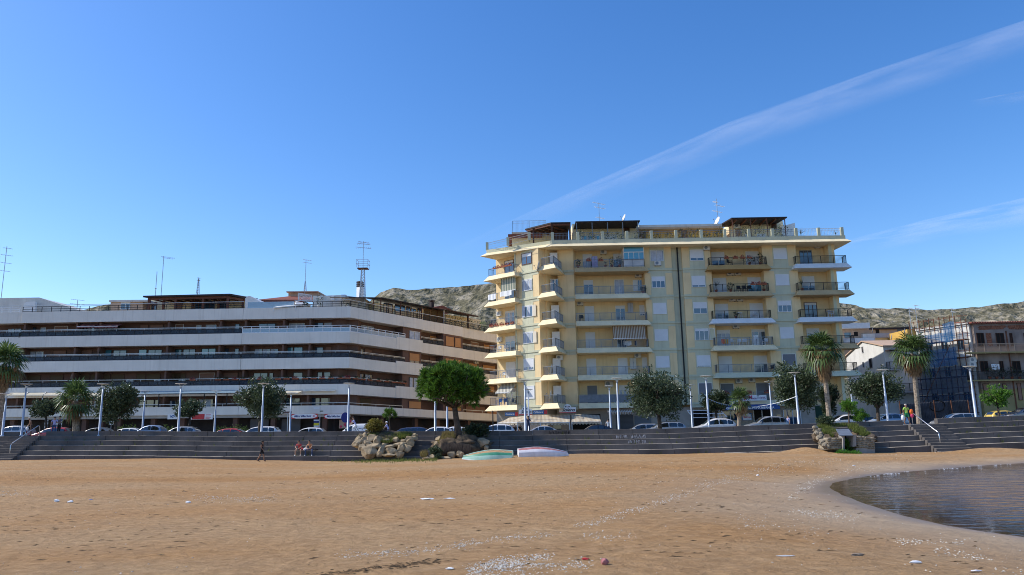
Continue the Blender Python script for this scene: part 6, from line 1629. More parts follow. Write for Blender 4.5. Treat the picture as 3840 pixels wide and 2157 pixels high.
def car(typ,paint,label,cx,D,flip=False,dz=0.0,rails=False):
    L,W,H,belt,roof,hood=CT[typ]
    t=thing("parked_car",label,"car",(0,0,0),"cars parked along the seafront road")
    zb=lambda f:lin([(0,.60),(.02,.66),(hood[0]*.5,hood[1]-.03),(roof[0][0],belt-.01),(.6,belt+.03),(.95,belt+.02),(1,belt-.22)],f)
    zr=lambda f:max(zb(f),lin(roof,f))if roof[0][0]<f<roof[-1][0]else zb(f)
    wl=lambda f:W/2*(1-.16*max(0,1-f/.12)**2-.10*max(0,(f-.90)/.10)**2)
    wr=lambda f:wl(f)*.78
    n=40;rings=[]
    for i in range(n+1):
        f=i/n;x=-L/2+L*f;w=wl(f);b=zb(f);r=zr(f);g=min(1,(r-b)/.4);hr=[]
        top=[(w*.97,b),(w*(.93-.10*g),b+(r-b)*.55),(w*(.90-.12*g),r-.05*g),(w*(.74-.12*g),r+.0),(w*.35,r+.018)]
        half=[(w*.90,.24),(w*.985,.34),(w,.55),(w*.995,b-.10)]+top
        hr=[(x,y,z)for y,z in half]+[(x,-y,z)for y,z in half[::-1]]
        rings.append(hr)
    mb=MB();m=len(rings[0])
    mb.add([p for r in rings for p in r],[(i*m+k,i*m+(k+1)%m,(i+1)*m+(k+1)%m,(i+1)*m+k)for i in range(n)for k in range(m)]+[tuple(range(m))[::-1],tuple(n*m+k for k in range(m))])
    mb.make("body",paint,t,True)
    side=lambda f,q,s,e=.014:Vector((-L/2+L*f,s*(lin([(0,wl(f)*.97),(.55,wl(f)*.83),(1,wl(f)*.78)],q)+e),zb(f)+(zr(f)-zb(f))*q))
    f0,f1=roof[0][0],roof[-1][0];cuts=[f0+.05,(f0+f1)/2-.02,f1-.20,f1-.06]if typ!='micro' else[f0+.05,(f0+f1)/2+.05,f1-.06]
    if typ=='van':cuts=[f0+.06,.40]
    for a,b in zip(cuts,cuts[1:]):
        for s in(-1,1):
            mb=MB();k=6;lo=[side(a+.012+(b-a-.024)*i/k,.10,s)for i in range(k+1)];hi=[side(a+.012+(b-a-.024)*i/k,.84,s)for i in range(k+1)]
            mb.add(lo+hi,[(i,i+1,k+2+i,k+1+i)if s<0 else(k+1+i,k+2+i,i+1,i)for i in range(k)]);mb.make("side_window",'car_glass',t,True)
    for nm,a,b in(("windscreen",roof[0][0]+.012,roof[1][0]+.03),("rear_window",roof[-2][0]-.03,roof[-1][0]-.02)):
        mb=MB();k=5;rows=[]
        for i in range(k+1):
            f=a+(b-a)*i/k;w=wl(f)*(.60);rows+=[(-L/2+L*f,-w,zr(f)+.025),(-L/2+L*f,0,zr(f)+.035),(-L/2+L*f,w,zr(f)+.025)]
        mb.add(rows,[(3*i+j,3*i+j+1,3*i+j+4,3*i+j+3)for i in range(k)for j in(0,1)]);mb.make(nm,'car_glass',t,True)
    for f in(.18,.81):
        for s in(-1,1):
            mb=MB();c=Vector((-L/2+L*f,s*(W/2-.10),.31));y=Vector((0,s*.115,0));pts=[c+Vector((.31*math.cos(2*PI*i/18),0,.31*math.sin(2*PI*i/18)))for i in range(18)]
            mb.prism(pts if s<0 else pts[::-1],y);w_=mb.make("wheel",'tyre',t)
            mb=MB();pts=[c+y+Vector((.20*math.cos(2*PI*i/14),0,.20*math.sin(2*PI*i/14)))for i in range(14)];mb.prism(pts if s<0 else pts[::-1],y*.12);mb.make("rim",'light_metal',w_)
    for s in(-1,1):
        mb=MB();f=.035;mb.blob((-L/2+L*f,s*wl(f)*.80,zb(f)-.07),.14,3,0,1,1,(1.1,.8,.5));mb.make("headlight",'headlamp',t,True)
        mb=MB();f=.965;mb.blob((-L/2+L*f,s*wl(f)*.90,zb(f)-.08),.15,4,0,1,1,(.8,.6,.9));mb.make("tail_light",'taillamp',t,True)
        mb=MB();p=side(f0+.09,.22,s,.10);mb.blob(p,.11,5,0,1,1,(.8,1,.7));mb.make("wing_mirror",paint,t,True)
    if rails:
        for s in(-1,1):mb=MB();mb.tube([(-L/2+L*f,s*wl(f)*.66,zr(f)+.05)for f in(.42,.5,.6,.7,.82)],.02,5);mb.make("roof_rail",'black_trim',t)
    t.location=(cx,D,road_z(cx,D)+dz);t.rotation_euler=(0,0,PI if flip else 0)
    return t
WH,SI,GR,BL,RE,DB,NB=car_mat('white',(.72,.72,.73)),car_mat('silver',(.42,.44,.46),.5),car_mat('grey',(.12,.13,.14),.4),car_mat('black',(.012,.012,.015)),car_mat('red',(.42,.025,.02)),car_mat('dark_blue',(.03,.05,.12),.3),car_mat('pale_blue',(.30,.38,.50),.4)
YE,BE=car_mat('yellow',(.70,.50,.10)),car_mat('beige_grey',(.26,.24,.23),.4)
CARS=[('hatch',SI,50,1597,0,"silver hatchback behind the shirtless man",0),('hatch',RE,198,1603,0,"red hatchback behind the two people on the western stairs",0),('sedan',GR,362,1604,0,"dark grey saloon behind the lamp post by the stocky palm",0),('hatch',WH,512,1606,1,"pale hatchback hidden behind the blue microcar",0),('micro',NB,566,1595,0,"small pale blue microcar next to the clipped hedge",0),('hatch',SI,674,1600,0,"silver hatchback with black rear behind a lamp post",0),('hatch',RE,888,1607,1,"low red hatchback beside the white estate",0),('wagon',WH,968,1600,0,"white estate car with a lamp post in front of its rear door",0),('hatch',WH,1152,1604,0,"white hatchback under the first mini market sign",0),('van',WH,1345,1598,0,"white van with red lettering behind the cyclist",0),('sedan',DB,1518,1611,0,"dark blue saloon beyond the pine sapling",1),('hatch',DB,1582,1613,1,"dark hatchback squeezed beside the white pair",1),('hatch',WH,1626,1605,0,"white hatchback with a lamp post before it, west of the pine trunk",0),('hatch',WH,1690,1606,0,"white hatchback partly hidden by the pine trunk",1),('suv',WH,1850,1595,0,"white off-roader behind the dark shrub, next to the bar awning",0),('sedan',SI,2052,1599,1,"silver saloon in front of the bar awning",0),('sedan',BL,2228,1593,0,"black saloon beside the eastern end of the bar awning",0),('wagon',SI,2402,1592,0,"grey estate car half hidden by the silver estate",1),('wagon',SI,2486,1583,0,"silver estate car with roof rails under the big bushy tree",0),('suv',WH,2672,1570,0,"white compact crossover below the empty awning frame",0),('suv',SI,2868,1562,0,"silver crossover in front of the toy shop",0),('hatch',WH,3158,1556,0,"white hatchback behind the stone mound",0),('sedan',BL,3250,1562,1,"dark saloon half hidden by the green bush",1),('hatch',NB,3318,1552,0,"pale blue hatchback behind the man in lime green",0),('wagon',SI,3580,1550,0,"silver estate car in front of the site fence",0),('hatch',YE,3772,1540,1,"yellow hatchback before the old brown house",1),('sedan',BE,3842,1528,0,"beige-grey saloon cut off by the picture's east edge",0)]
for typ,m,px,ry,flip,lab,back in CARS:
    D=79.0 if back else 76.0;H=CT[typ][2]
    best=D
    p=at(px,ry,D);dz=p.z-H-road_z(p.x,D)
    car(typ,m,lab,p.x,D,bool(flip),max(-.3,min(.3,dz)),rails=("roof rails" in lab))
van=[o for o in COL.objects if o.get("label","").startswith("white van")][0]
vx,vy,vz=van.location
for tx,m,dx,z,sz in(("BA",'sign_navy',.35,1.25,.42),):
    if tx=="BA":text_mesh("van_lettering",tx,m,sz,(vx+dx,vy-CT['van'][1]/2*.90,vz+z),(1,0,0),(0,.25,1),van,.2)
mb=MB();mb.box(vx-.1,vx+1.6,vy-.915,vy-.905,vz+.72,vz+.98);mb.make("van_stripe",'sign_red',van)

# ---- people: one skinned body each, coloured by limb
def person(label,pose,cols,loc,rz=0.0,scale=1.0,hair=('hair',.0),extra=None):
    """pose: dict of joint -> local (x, y, z); figure faces -Y"""
    t=thing("person",label,"person",(0,0,0),"people on the seafront")
    J={k:Vector(v)for k,v in pose.items()}
    names=[];vs=[];rad=[];edges=[];grp=[]
    def v(p,r,g):vs.append(Vector(p));rad.append(r);grp.append(g);return len(vs)-1
    pel=v(J['pelvis'],.135,'hip');wst=v(J['pelvis'].lerp(J['chest'],.45),.115,'torso');ch=v(J['chest'],.135,'torso');nk=v(J['chest'].lerp(J['head'],.52),.055,'skin');hd0=v(J['head']+(J['head']-J['chest']).normalized()*-.03,.080,'skin');hd1=v(J['head']+Vector((0,-.012,.055)),.090,'skin');hd2=v(J['head']+Vector((0,.005,.115)),.062,'skin')
    edges+=[(pel,wst),(wst,ch),(ch,nk),(nk,hd0),(hd0,hd1),(hd1,hd2)]
    for s in 'LR':
        sh,el,wr=J['sh'+s],J['el'+s],J['wr'+s]
        a=v(sh,.062,'torso');b=v(sh.lerp(el,.5),.046,'sleeve');c=v(el,.038,'fore');d=v(el.lerp(wr,.5),.034,'fore');e=v(wr,.025,'skin')
        dirh=(wr-el).normalized();sd=dirh.cross(Vector((0,1,0)));sd=sd.normalized()if sd.length>.1 else Vector((1,0,0));pm=v(wr+dirh*.075,.030,'skin')
        edges+=[(ch,a),(a,b),(b,c),(c,d),(d,e),(e,pm)]
        for i in range(4):
            q=(i-1.5)*.019;L=(.070,.082,.078,.060)[i];k1=v(wr+dirh*(.085+L*.5)+sd*q*1.1,.0092,'skin');k2=v(wr+dirh*(.08+L)+sd*q*1.15+Vector((0,-.022,-.004)),.008,'skin');edges+=[(pm,k1),(k1,k2)]
        t1=v(wr+dirh*.045+sd*.045,.011,'skin');t2=v(wr+dirh*.085+sd*.055+Vector((0,-.012,0)),.009,'skin');edges+=[(e,t1),(t1,t2)]
        hp,kn,an,to=J['hp'+s],J['kn'+s],J['an'+s],J['to'+s]
        h=v(hp,.092,'hip');i1=v(hp.lerp(kn,.5),.077,'thigh');k=v(kn,.056,'knee');c1=v(kn.lerp(an,.35),.054,'shin');a1=v(an,.037,'shin');t1=v(to,.034,'shoe');hl=v(an+Vector((0,.03,-.045)),.034,'shoe');edges+=[(pel,h),(h,i1),(i1,k),(k,c1),(c1,a1),(a1,t1),(a1,hl)]
    me=bpy.data.meshes.new("body");me.from_pydata(vs,edges,[]);o=bpy.data.objects.new("body",me);COL.objects.link(o)
    sk=o.modifiers.new("skin",'SKIN');sk.use_smooth_shade=True
    for i,r in enumerate(rad):me.skin_vertices[0].data[i].radius=(r,r*(.82 if grp[i]in('torso','hip')else 1))
    me.skin_vertices[0].data[0].use_root=True
    su=o.modifiers.new("sub",'SUBSURF');su.levels=1;su.render_levels=1
    dg=bpy.context.evaluated_depsgraph_get();m2=bpy.data.meshes.new_from_object(o.evaluated_get(dg));bpy.data.objects.remove(o);bpy.data.meshes.remove(me)
    slots=[];
    def slot(mn):
        if mn not in slots:slots.append(mn)
        return slots.index(mn)
    m2.materials.clear();mid=[(vs[a].lerp(vs[b],f),grp[a]if f<.5 else grp[b])for a,b in edges for f in(.15,.5,.85)]
    mi=[]
    for p in m2.polygons:
        g=min(mid,key=lambda q:(q[0]-p.center).length_squared)[1];mi.append(slot(cols.get(g,cols['skin'])))
    for mn in slots:m2.materials.append(M[mn])
    m2.polygons.foreach_set("material_index",mi);m2.polygons.foreach_set("use_smooth",[True]*len(mi))
    b=bpy.data.objects.new("body",m2);COL.objects.link(b);b.parent=t
    H=J['head'];hair_m,ln=hair
    if hair_m:
        mb=MB();mb.blob(H+Vector((0,.022,.085)),.107,3,.04,1,2,(.95,1.0,.82))
        if ln:mb.blob(H+Vector((0,.07,-ln*.4)),.085,5,.1,1,2,(1.0,.6,ln*5+.6))
        mb.make("hair",hair_m,t,True)
    mb=MB();mb.blob(H+Vector((0,-.112,.035)),.017,1,0,1,1,(.8,1.2,1.3));[mb.blob(H+Vector((s*.095,.01,.04)),.025,2,0,1,1,(.4,.8,1.2))for s in(-1,1)];mb.box(-.026+H.x,.026+H.x,H.y-.100,H.y-.090,H.z-.022,H.z-.012);mb.make("face",cols['skin'],t,True)
    mb=MB();[mb.blob(H+Vector((s*.034,-.094,.062)),.011,1,0,1,1)for s in(-1,1)];mb.make("eyes",'hair',t)
    if extra:extra(t,J)
    t.location=loc;t.rotation_euler=(0,0,rz);t.scale=(scale,scale,scale)
    return t
def stand(lean=0.0,step=0.0,arms=((.0,.0),(.0,.0))):
    P_=dict(pelvis=(0,0,.93),chest=(0,-lean*.5,1.33),head=(0,-lean-.01,1.56))
    for s,x,(fo,ou),st in(('L',1,arms[0],step),('R',-1,arms[1],-step)):
        P_['sh'+s]=(x*.185,-lean*.55,1.40);P_['el'+s]=(x*(.235+ou),-lean*.55-fo*.18+.02,1.13+abs(fo)*.04);P_['wr'+s]=(x*(.235+ou*.6),-lean*.5-fo*.42-.03,.90+abs(fo)*.30)
        P_['hp'+s]=(x*.095,0,.88);P_['kn'+s]=(x*.105,-st*.5-.02,.49);P_['an'+s]=(x*.105,-st+(.10 if st<-.05 else 0)+.02,.085+(.05 if st<-.05 else 0));P_['to'+s]=(x*.12,-st-.14,.035)
    return P_
def sit(seat=.43,lean=.2,arms_fwd=.3,foot=.0,spread=.1,hand_z=.62):
    P_=dict(pelvis=(0,.03,seat+.10),chest=(0,-lean*.7,seat+.48),head=(0,-lean*1.25,seat+.72))
    for s,x in(('L',1),('R',-1)):
        P_['sh'+s]=(x*.185,-lean*.75,seat+.54);P_['el'+s]=(x*.24,-lean-arms_fwd*.45,seat+.30);P_['wr'+s]=(x*.10,-lean-arms_fwd-.05,hand_z)
        P_['hp'+s]=(x*.10,0,seat+.08);P_['kn'+s]=(x*(.12+spread),-.43,seat+.07);P_['an'+s]=(x*(.12+spread),-.42,foot+.085);P_['to'+s]=(x*(.14+spread),-.58,foot+.035)
    return P_
def bag(name,label,pos,r,m,sq=(1,.7,1.1),seed=1,cat="bag",group=None):
    mb=MB();mb.blob(pos,r,seed,.22,1.3,2,sq)
    for s in(-1,1):mb.tube([Vector(pos)+Vector((s*r*.4,0,r*sq[2]*.8)),Vector(pos)+Vector((s*r*.2,0,r*sq[2]*1.35)),Vector(pos)+Vector((0,0,r*sq[2]*1.5))],r*.10,5)
    return tag(mb.make(name,m,None,True,pos),label,cat,group)
CL=lambda top,bot,shoe='black_cloth',skin='skin',sleeve=None,fore=None,thigh=None,knee=None,shin=None:dict(torso=top,hip=bot,sleeve=sleeve or top,fore=fore or skin,thigh=thigh or bot,knee=knee or bot,shin=shin or bot,shoe=shoe,skin=skin)
# man in lime green coming to the stairs
q=at(3363,1592,65.2);gx=q.x;gy=wall_y(gx,0)+.55;gz=wall_z(gx,1)+.01
g=person("person in lime green shirt and green shorts carrying a white bag and red towels",stand(0,.16,((.25,.06),(.0,.04))),CL('lime_cloth','green_cloth','brown_cloth','skin_tan',knee='skin_tan',shin='skin_tan'),(gx,gy,gz),.12,1.0,('hair_grey',0))
bag("plastic_bag","white plastic bag hanging from the lime-shirted person's hand",(gx-.34,gy-.03,gz+.58),.19,'litter_white',(.85,.6,1.35),3)
mb=MB();c=Vector((gx+.30,gy-.25,gz+1.06));mb.blob(c,.15,2,.2,1.2,2,(1,.8,1.5));mb.make("tmp",'orange_cloth')
o=bpy.data.objects["tmp"];o.name="orange_towel";tag(o,"orange towel tucked under the lime-shirted person's arm","towel")
mb=MB();mb.blob(c+Vector((.02,.0,-.30)),.13,4,.2,1.2,2,(1,.7,1.6));tag(mb.make("pink_towel",'pink_cloth'),"pink towel hanging below the orange one from the same arm","towel")
# shirtless man behind the parapet
q=at(118,1600,69.5);person("shirtless tanned person leaning forward behind the western parapet",stand(.22,.0,((.3,.05),(.3,.05))),CL('skin_tan','brown_cloth',skin='skin_tan',thigh='brown_cloth'),(q.x,69.5,prom_z(q.x,69.5)),-.9,1.0,('hair_grey',0))
bag("plastic_bag","white plastic bag on the parapet beside the shirtless person",at(102,1608,68.6),.14,'litter_white',(.9,.6,1.2),5)
q=at(195,1632,68.3);zz=wall_z(q.x,1)+.01
person("person in a lilac shirt and blue trousers standing at the top of the western stairs",stand(.04,.04,((.9,.03),(.2,.02))),CL('lilac_cloth','denim','grey_cloth'),(q.x,wall_y(q.x,0)+.5,zz),.5,1.0)
q=at(209,1632,68.6);person("person in dark grey shirt with crossed arms beside the lilac shirt",stand(.0,.03,((.9,.02),(.9,.02))),CL('grey_cloth','black_cloth'),(q.x+.06,wall_y(q.x,0)+.9,zz),-.2,1.03)
# woman walking on the sand
q=on_z(1060,1719,-1.9);person("person in a sleeveless black dress walking on the sand along the steps",stand(.03,.22,((-.3,.0),(.35,.02))),CL('black_cloth','black_cloth','black_cloth','skin_tan',sleeve='skin_tan',knee='skin_tan',shin='skin_tan'),(q.x,60.9,sand_z(q.x,60.9)),PI/2-.15,.97,('hair',.22))
# two seated
def seated(px,lab,cols,hair,lean,spread=.1):
    q=at(px,1690,61.6);k=4;z=wall_z(q.x,k);y=wall_y(q.x,k)+.12
    fz=-(RISER);P_=sit(.02,lean,.22,fz,spread,.22);return person(lab,P_,cols,(q.x,y,z),RK.uniform(-.15,.15),1.0,hair),q.x,y,z
_,sx_,sy_,sz_=seated(1090,"seated person in a red shirt and shorts on the lower steps",CL('red_cloth','grey_cloth','plastic_white',knee='skin',shin='skin'),('hair',0),.28)
seated(1134,"seated person in an orange-brown shirt and blue jeans on the lower steps",CL('peach_cloth','denim','plastic_white'),('hair',0),.30,.18)
q=at(1108,1686,61.8);z=wall_z(q.x,4)
bag("beach_bag","red beach bag between the two seated people",(q.x-.18,wall_y(q.x,4)+.25,z+.13),.17,'red_cloth',(1.2,.8,.7),7);bag("beach_bag","white beach bag between the two seated people",(q.x+.18,wall_y(q.x,4)+.2,z+.14),.18,'white_cloth',(1.2,.8,.75),8);q=at(1155,1692,61.8)
bag("beach_bag","dark beach bag with a red strap next to the person in jeans",(q.x,wall_y(q.x,4)+.2,wall_z(q.x,4)+.09),.13,'black_cloth',(1.8,.8,.6),9)
# cyclists
def bicycle(x,y,z,label,rz=PI):
    t=thing("bicycle",label,"bicycle",(0,0,0),"bicycles on the promenade")
    for cx in(-.5,.5):
        mb=MB();mb.tube([(cx+.33*math.cos(2*PI*i/18),0,.33+.33*math.sin(2*PI*i/18))for i in range(19)],.018,5,False);w=mb.make("wheel",'tyre',t)
        mb=MB();[mb.bar((cx,0,.33),(cx+.32*math.cos(a),0,.33+.32*math.sin(a)),.006)for a in[2*PI*i/10 for i in range(10)]];mb.make("spokes",'steel',w)
    mb=MB();[mb.bar(a,b,.03)for a,b in(((-.5,0,.33),(-.15,0,.78)),((-.15,0,.78),(.38,0,.82)),((0,0,.30),(.38,0,.78)),((0,0,.30),(-.15,0,.78)),((-.5,0,.33),(0,0,.30)),((.5,0,.33),(.36,0,.98)))];mb.make("frame",'dark_metal',t)
    mb=MB();mb.box(-.28,-.02,-.07,.07,.86,.91);mb.bar((-.15,0,.78),(-.15,0,.87),.03);mb.make("saddle",'black_trim',t)
    mb=MB();mb.bar((.36,-.28,1.02),(.36,.28,1.02),.03);mb.bar((.36,0,.95),(.36,0,1.02),.03);mb.make("handlebar",'steel',t)
    return place(t,(x,y,z),rz)
def cyclist(px,D,label,cols,hair,lab2,zf):
    q=at(px,1600,D);z=zf(q.x,D);bicycle(q.x,D,z,lab2)
    P_=dict(pelvis=(0,.14,.97),chest=(0,-.08,1.34),head=(0,-.14,1.60))
    for s,x,ft in(('L',1,.16),('R',-1,.42)):
        P_['sh'+s]=(x*.18,-.10,1.40);P_['el'+s]=(x*.24,-.28,1.18);P_['wr'+s]=(x*.24,-.42,1.07);P_['hp'+s]=(x*.10,.10,.92);P_['kn'+s]=(x*.12,-.18,.62+ft*.4);P_['an'+s]=(x*.12,-.02+(ft-.3),.12+ft);P_['to'+s]=(x*.12,-.16+(ft-.3),.07+ft)
    person(label,P_,cols,(q.x,D,z),-PI/2,1.0,hair)
cyclist(1330,71.5,"person in lilac shirt and white trousers riding a bicycle before the white van",CL('lilac_cloth','white_cloth','grey_cloth'),('hair',0),"dark bicycle ridden past the white van",prom_z)
cyclist(1454,74.5,"person in pale blue shirt and white cap riding behind the pine sapling",CL('lilac_cloth','denim','grey_cloth'),('plastic_white',0),"dark bicycle ridden behind the pine sapling",road_z)
q=at(1981,1600,71.5);person("person in navy shirt and trousers standing before the bar awning",stand(.0,.02,((.9,.02),(.85,.02))),CL('navy_cloth','navy_cloth',skin='skin_tan'),(q.x,71.5,prom_z(q.x,71.5)),.1,1.02)
for px,cols,lab in((1929,CL('brown_cloth','black_cloth'),"seated person in brown at the bar's outer table"),(1949,CL('black_cloth','black_cloth'),"seated person in black under the bar awning")):
    q=at(px,1600,83.5);person(lab,sit(.55,.1,.25),cols,(q.x,83.5,road_z(q.x,83.5)),.4,1.0);chair((q.x,83.6,road_z(q.x,83.6)+.1),PI+.4,'plastic_black',lab.replace("seated person in","black bar chair under the person in"),"chairs of the bar")
q=at(2281,1600,81);person("person in a white shirt seen walking behind the black saloon",stand(.0,.1),CL('white_cloth','denim'),(q.x,81,road_z(q.x,81)),PI,1.02)
q=at(2956,1580,82);person("person in a purple shirt outside the toy shop door",stand(.0,.05),CL('lilac_cloth','black_cloth'),(q.x,82,road_z(q.x,82)),-1.2,1.0)
# handrails of the stairs
def handrail(pts,label):
    t=thing("handrail",label,"handrail",pts[0],"steel handrails of the stairs");mb=MB();mb.tube(pts,.035,8);mb.make("rail",'steel',t,True)
    mb=MB();mb.lathe(pts[0],[(.06,-.02),(.06,.03)],8);mb.make("foot_plate",'steel',t)
x=STAIRS[0][1]-1.0
def hr(x,up):
    z1,z5=wall_z(x,1),wall_z(x,5);y1,y5=wall_y(x,0)+.3,wall_y(x,4)-.3
    P0,P1=Vector((x,y1,z1+.9)),Vector((x,y5,z5+1.0))
    return[Vector((x,y1+.12,z1)),Vector((x,y1+.12,z1+.7)),Vector((x,y1+.05,z1+.88)),Vector((x,y1-.1,z1+.92)),Vector((x,y1-.25,z1+.86)),P1+Vector((0,.15,.05)),P1+Vector((0,0,-.1)),Vector((x,y5-.02,z5+.5)),Vector((x,y5,z5+.1))]
handrail(hr(-43.2,1),"steel handrail of the western stairs");handrail(hr(33.4,1),"steel handrail of the eastern stairs")
# broken slats lying at the foot of the eastern stairs
q=on_z(3480,1688,-1.95);t=thing("broken_bench","broken grey slatted bench lying on the sand at the eastern stairs","bench",(q.x,q.y,sand_z(q.x,q.y)))
mb=MB()
for i in range(4):mb.box(q.x-1.0,q.x+1.0,q.y-.3+.16*i,q.y-.18+.16*i,sand_z(q.x,q.y)+.24,sand_z(q.x,q.y)+.28)
mb.make("seat",'concrete',t)
for s in(-.85,.85):mb=MB();mb.box(q.x+s-.04,q.x+s+.04,q.y-.3,q.y+.3,sand_z(q.x,q.y)-.05,sand_z(q.x,q.y)+.237);mb.make("leg",'dark_metal',t)
# plastic sheet by the steps
mb=MB();c=on_z(917,1709,-1.75);c.z=sand_z(c.x,c.y)+.10;mb.blob(c,1.0,6,.22,1.6,3,(.85,.4,.20));tag(mb.make("plastic_sheet",'offwhite',None,True,c),"crumpled pale plastic sheet on the sand below the steps","sheet")
mb=MB();c=on_z(962,1714,-1.75);c.z=sand_z(c.x,c.y)+.04;mb.blob(c,1.0,9,.3,1.6,2,(.5,.3,.12));tag(mb.make("rag",'grey_wall',None,True,c),"small grey rag lying beside the plastic sheet","rag")

# ---- litter and shells on the beach
def shell_bank():
    r=random.Random(31);mb=MB();md=MB()
    lines=[([(1280,2087),(1480,2075),(1680,2055),(1790,2035),(2000,2010),(2130,1988),(2250,1958),(2330,1925),(2480,1880),(2600,1838),(2720,1798),(2850,1774),(3000,1758),(3160,1751)],2100,7),([(1760,2150),(1860,2120),(1950,2110),(2060,2098)],1000,15),([(1840,2157),(2000,2140),(2200,2120)],420,14),([(2960,1862),(3000,1830),(3060,1800),(3180,1782),(3420,1765)],520,6),([(2970,1902),(3100,1918),(3220,1912)],240,8),([(3370,2018),(3480,2014),(3620,2010)],170,10),([(3500,2055),(3680,2070),(3830,2108)],260,20),([(2770,1945),(2860,1975),(3080,1985)],150,18),([(700,1865),(860,1870),(1030,1868)],430,7),([(0,1848),(110,1852)],90,6),([(2180,2010),(2380,2014)],90,9),([(2960,1745),(3400,1722),(3800,1712)],170,5)]
    def chip(b,p,s):
        a=r.uniform(0,2*PI);u=Vector((math.cos(a),math.sin(a),0))*s;w=Vector((-math.sin(a),math.cos(a),0))*s*r.uniform(.5,.8);up=Vector((r.gauss(0,.2)*s,r.gauss(0,.2)*s,s*r.uniform(.35,.7)))
        b.add([p-u,p-w,p+u,p+w,p+up],[(0,1,4),(1,2,4),(2,3,4),(3,0,4)])
    for pts,n,sg in lines:
        for _ in range(n):
            k=r.randrange(len(pts)-1);f=r.random();u=pts[k][0]+(pts[k+1][0]-pts[k][0])*f+r.gauss(0,14);v=pts[k][1]+(pts[k+1][1]-pts[k][1])*f+r.gauss(0,sg)
            q=on_z(u,v,-1.6);q=on_z(u,v,sand_z(q.x,q.y));dist=q.length
            if shore_d(q.x,q.y)<.2 or mnoise.noise((q.x*.9,q.y*.6,71))<-.22+.15*r.gauss(0,1):continue
            chip(mb,Vector((q.x,q.y,sand_z(q.x,q.y)+.002)),r.uniform(.007,.022)*(1+dist/60))
    for _ in range(900):
        x,y=r.uniform(-14,22),r.uniform(8,44)**1.0
        if shore_d(x,y)>.3:chip(mb,Vector((x,y,sand_z(x,y)+.002)),r.uniform(.008,.022)*(1+y/50))
    tag(mb.make("shell_fragments",'shell'),"bleached shell fragments in curving tide lines on the sand","shells",kind="stuff")
    for _ in range(1900):  # dried sea grass in streaky patches
        y=8+40*r.random()**1.3;x=r.uniform(-.75,.60)*y
        if mnoise.noise((x*.18,y*.5,60))<.02 or shore_d(x,y)<1:continue
        a=r.gauss(0,.35);L=r.uniform(.02,.10)*(1+y/40);u=Vector((math.cos(a),math.sin(a),0))*L;w=Vector((-math.sin(a),math.cos(a),0))*r.uniform(.004,.012)*(1+y/30);p=Vector((x,y,sand_z(x,y)+.004));md.add([p-u,p-w,p+u,p+w,p+Vector((0,0,.014))],[(0,1,4),(1,2,4),(2,3,4),(3,0,4)])
    for _ in range(260):
        f=r.random();u=950+700*f;v=2152-70*f+r.gauss(0,5);q=on_z(u,v,-1.6);L=r.uniform(.02,.09);a=r.gauss(0,.5);d=Vector((math.cos(a),math.sin(a),0))*L;w=Vector((-math.sin(a),math.cos(a),0))*.008;p=Vector((q.x,q.y,sand_z(q.x,q.y)+.004));md.add([p-d,p-w,p+d,p+w,p+Vector((0,0,.012))],[(0,1,4),(1,2,4),(2,3,4),(3,0,4)])
    tag(md.make("dry_seaweed",'debris'),"dark dried seaweed and twigs strewn over the sand","seaweed",kind="stuff")
shell_bank()
def litter(name,label,cat,px,py,s,m,sq=(1,.6,.5),seed=1,amp=.3,g="litter scattered on the sand"):
    q=on_z(px,py,-1.6);q=on_z(px,py,sand_z(q.x,q.y));mb=MB();mb.blob((q.x,q.y,sand_z(q.x,q.y)+s*sq[2]*.6),s,seed,amp,1.5,2,sq);tag(mb.make(name,m,None,False,q),label,cat,g)
for i,(n_,la,c_,px,py,s,m,sq)in enumerate([("plastic_bag","crumpled white plastic bag, westmost of the pair on the sand","bag",212,1884,.12,'litter_white',(1.1,.6,.6)),("plastic_bag","crumpled white plastic bag, eastern one of the pair on the sand","bag",263,1885,.12,'litter_white',(1.1,.6,.5)),("plastic_bag","lone white plastic bag on the sand below the silver hatchback","bag",706,1882,.12,'litter_white',(1.1,.6,.5)),("paper_sheet","torn white paper lying flat on the sand before the rockery","paper",1603,1871,.24,'litter_white',(1.2,.8,.14)),("paper_sheet","narrow white paper strip on the sand east of the torn paper","paper",1684,1872,.22,'litter_white',(1.2,.5,.10)),("plastic_wrapper","small red wrapper among the shells in the foreground sand","wrapper",2196,2100,.055,'sign_red',(1.5,.8,.5)),("red_stone","rounded reddish brown stone standing on the foreground sand","stone",2268,2118,.085,'boat_red',(1,.8,.9)),("plastic_cup","white crushed cup in the foreground beside the shell bank","cup",1688,2137,.06,'litter_white',(1.6,.7,.4)),("driftwood","short grey driftwood stick on the wet-looking sand","driftwood",3218,2082,.10,'bark_palm',(1.6,.4,.35)),("plastic_stick","straight white plastic stick lying on the foreground sand","stick",2946,2085,.13,'plastic_white',(1.7,.14,.12)),("plastic_bottle","clear crushed bottle lying on the eastern foreground sand","bottle",3433,2106,.09,'litter_white',(1.4,.5,.4)),("paper_scrap","pinkish paper scrap near the bottom east corner of the sand","paper",3658,2132,.07,'boat_white',(1.5,.6,.3)),("plastic_scrap","small blue plastic scrap on the sand by the white bags","scrap",341,1876,.06,'plastic_blue',(1.6,.8,.3)),("plastic_cup","small white cup on the sand below the steps' big tree","cup",2842,1785,.10,'litter_white',(1,.7,.6)),("paper_scrap","tiny white paper on the sand close to the waterline","paper",3204,1771,.10,'litter_white',(1.2,.7,.4)),("paper_scrap","white paper scrap on the sand below the bar awning","paper",2720,1689,.14,'litter_white',(1.2,.7,.6))]):litter(n_,la,c_,px,py,s*.7,m,sq,i+1)
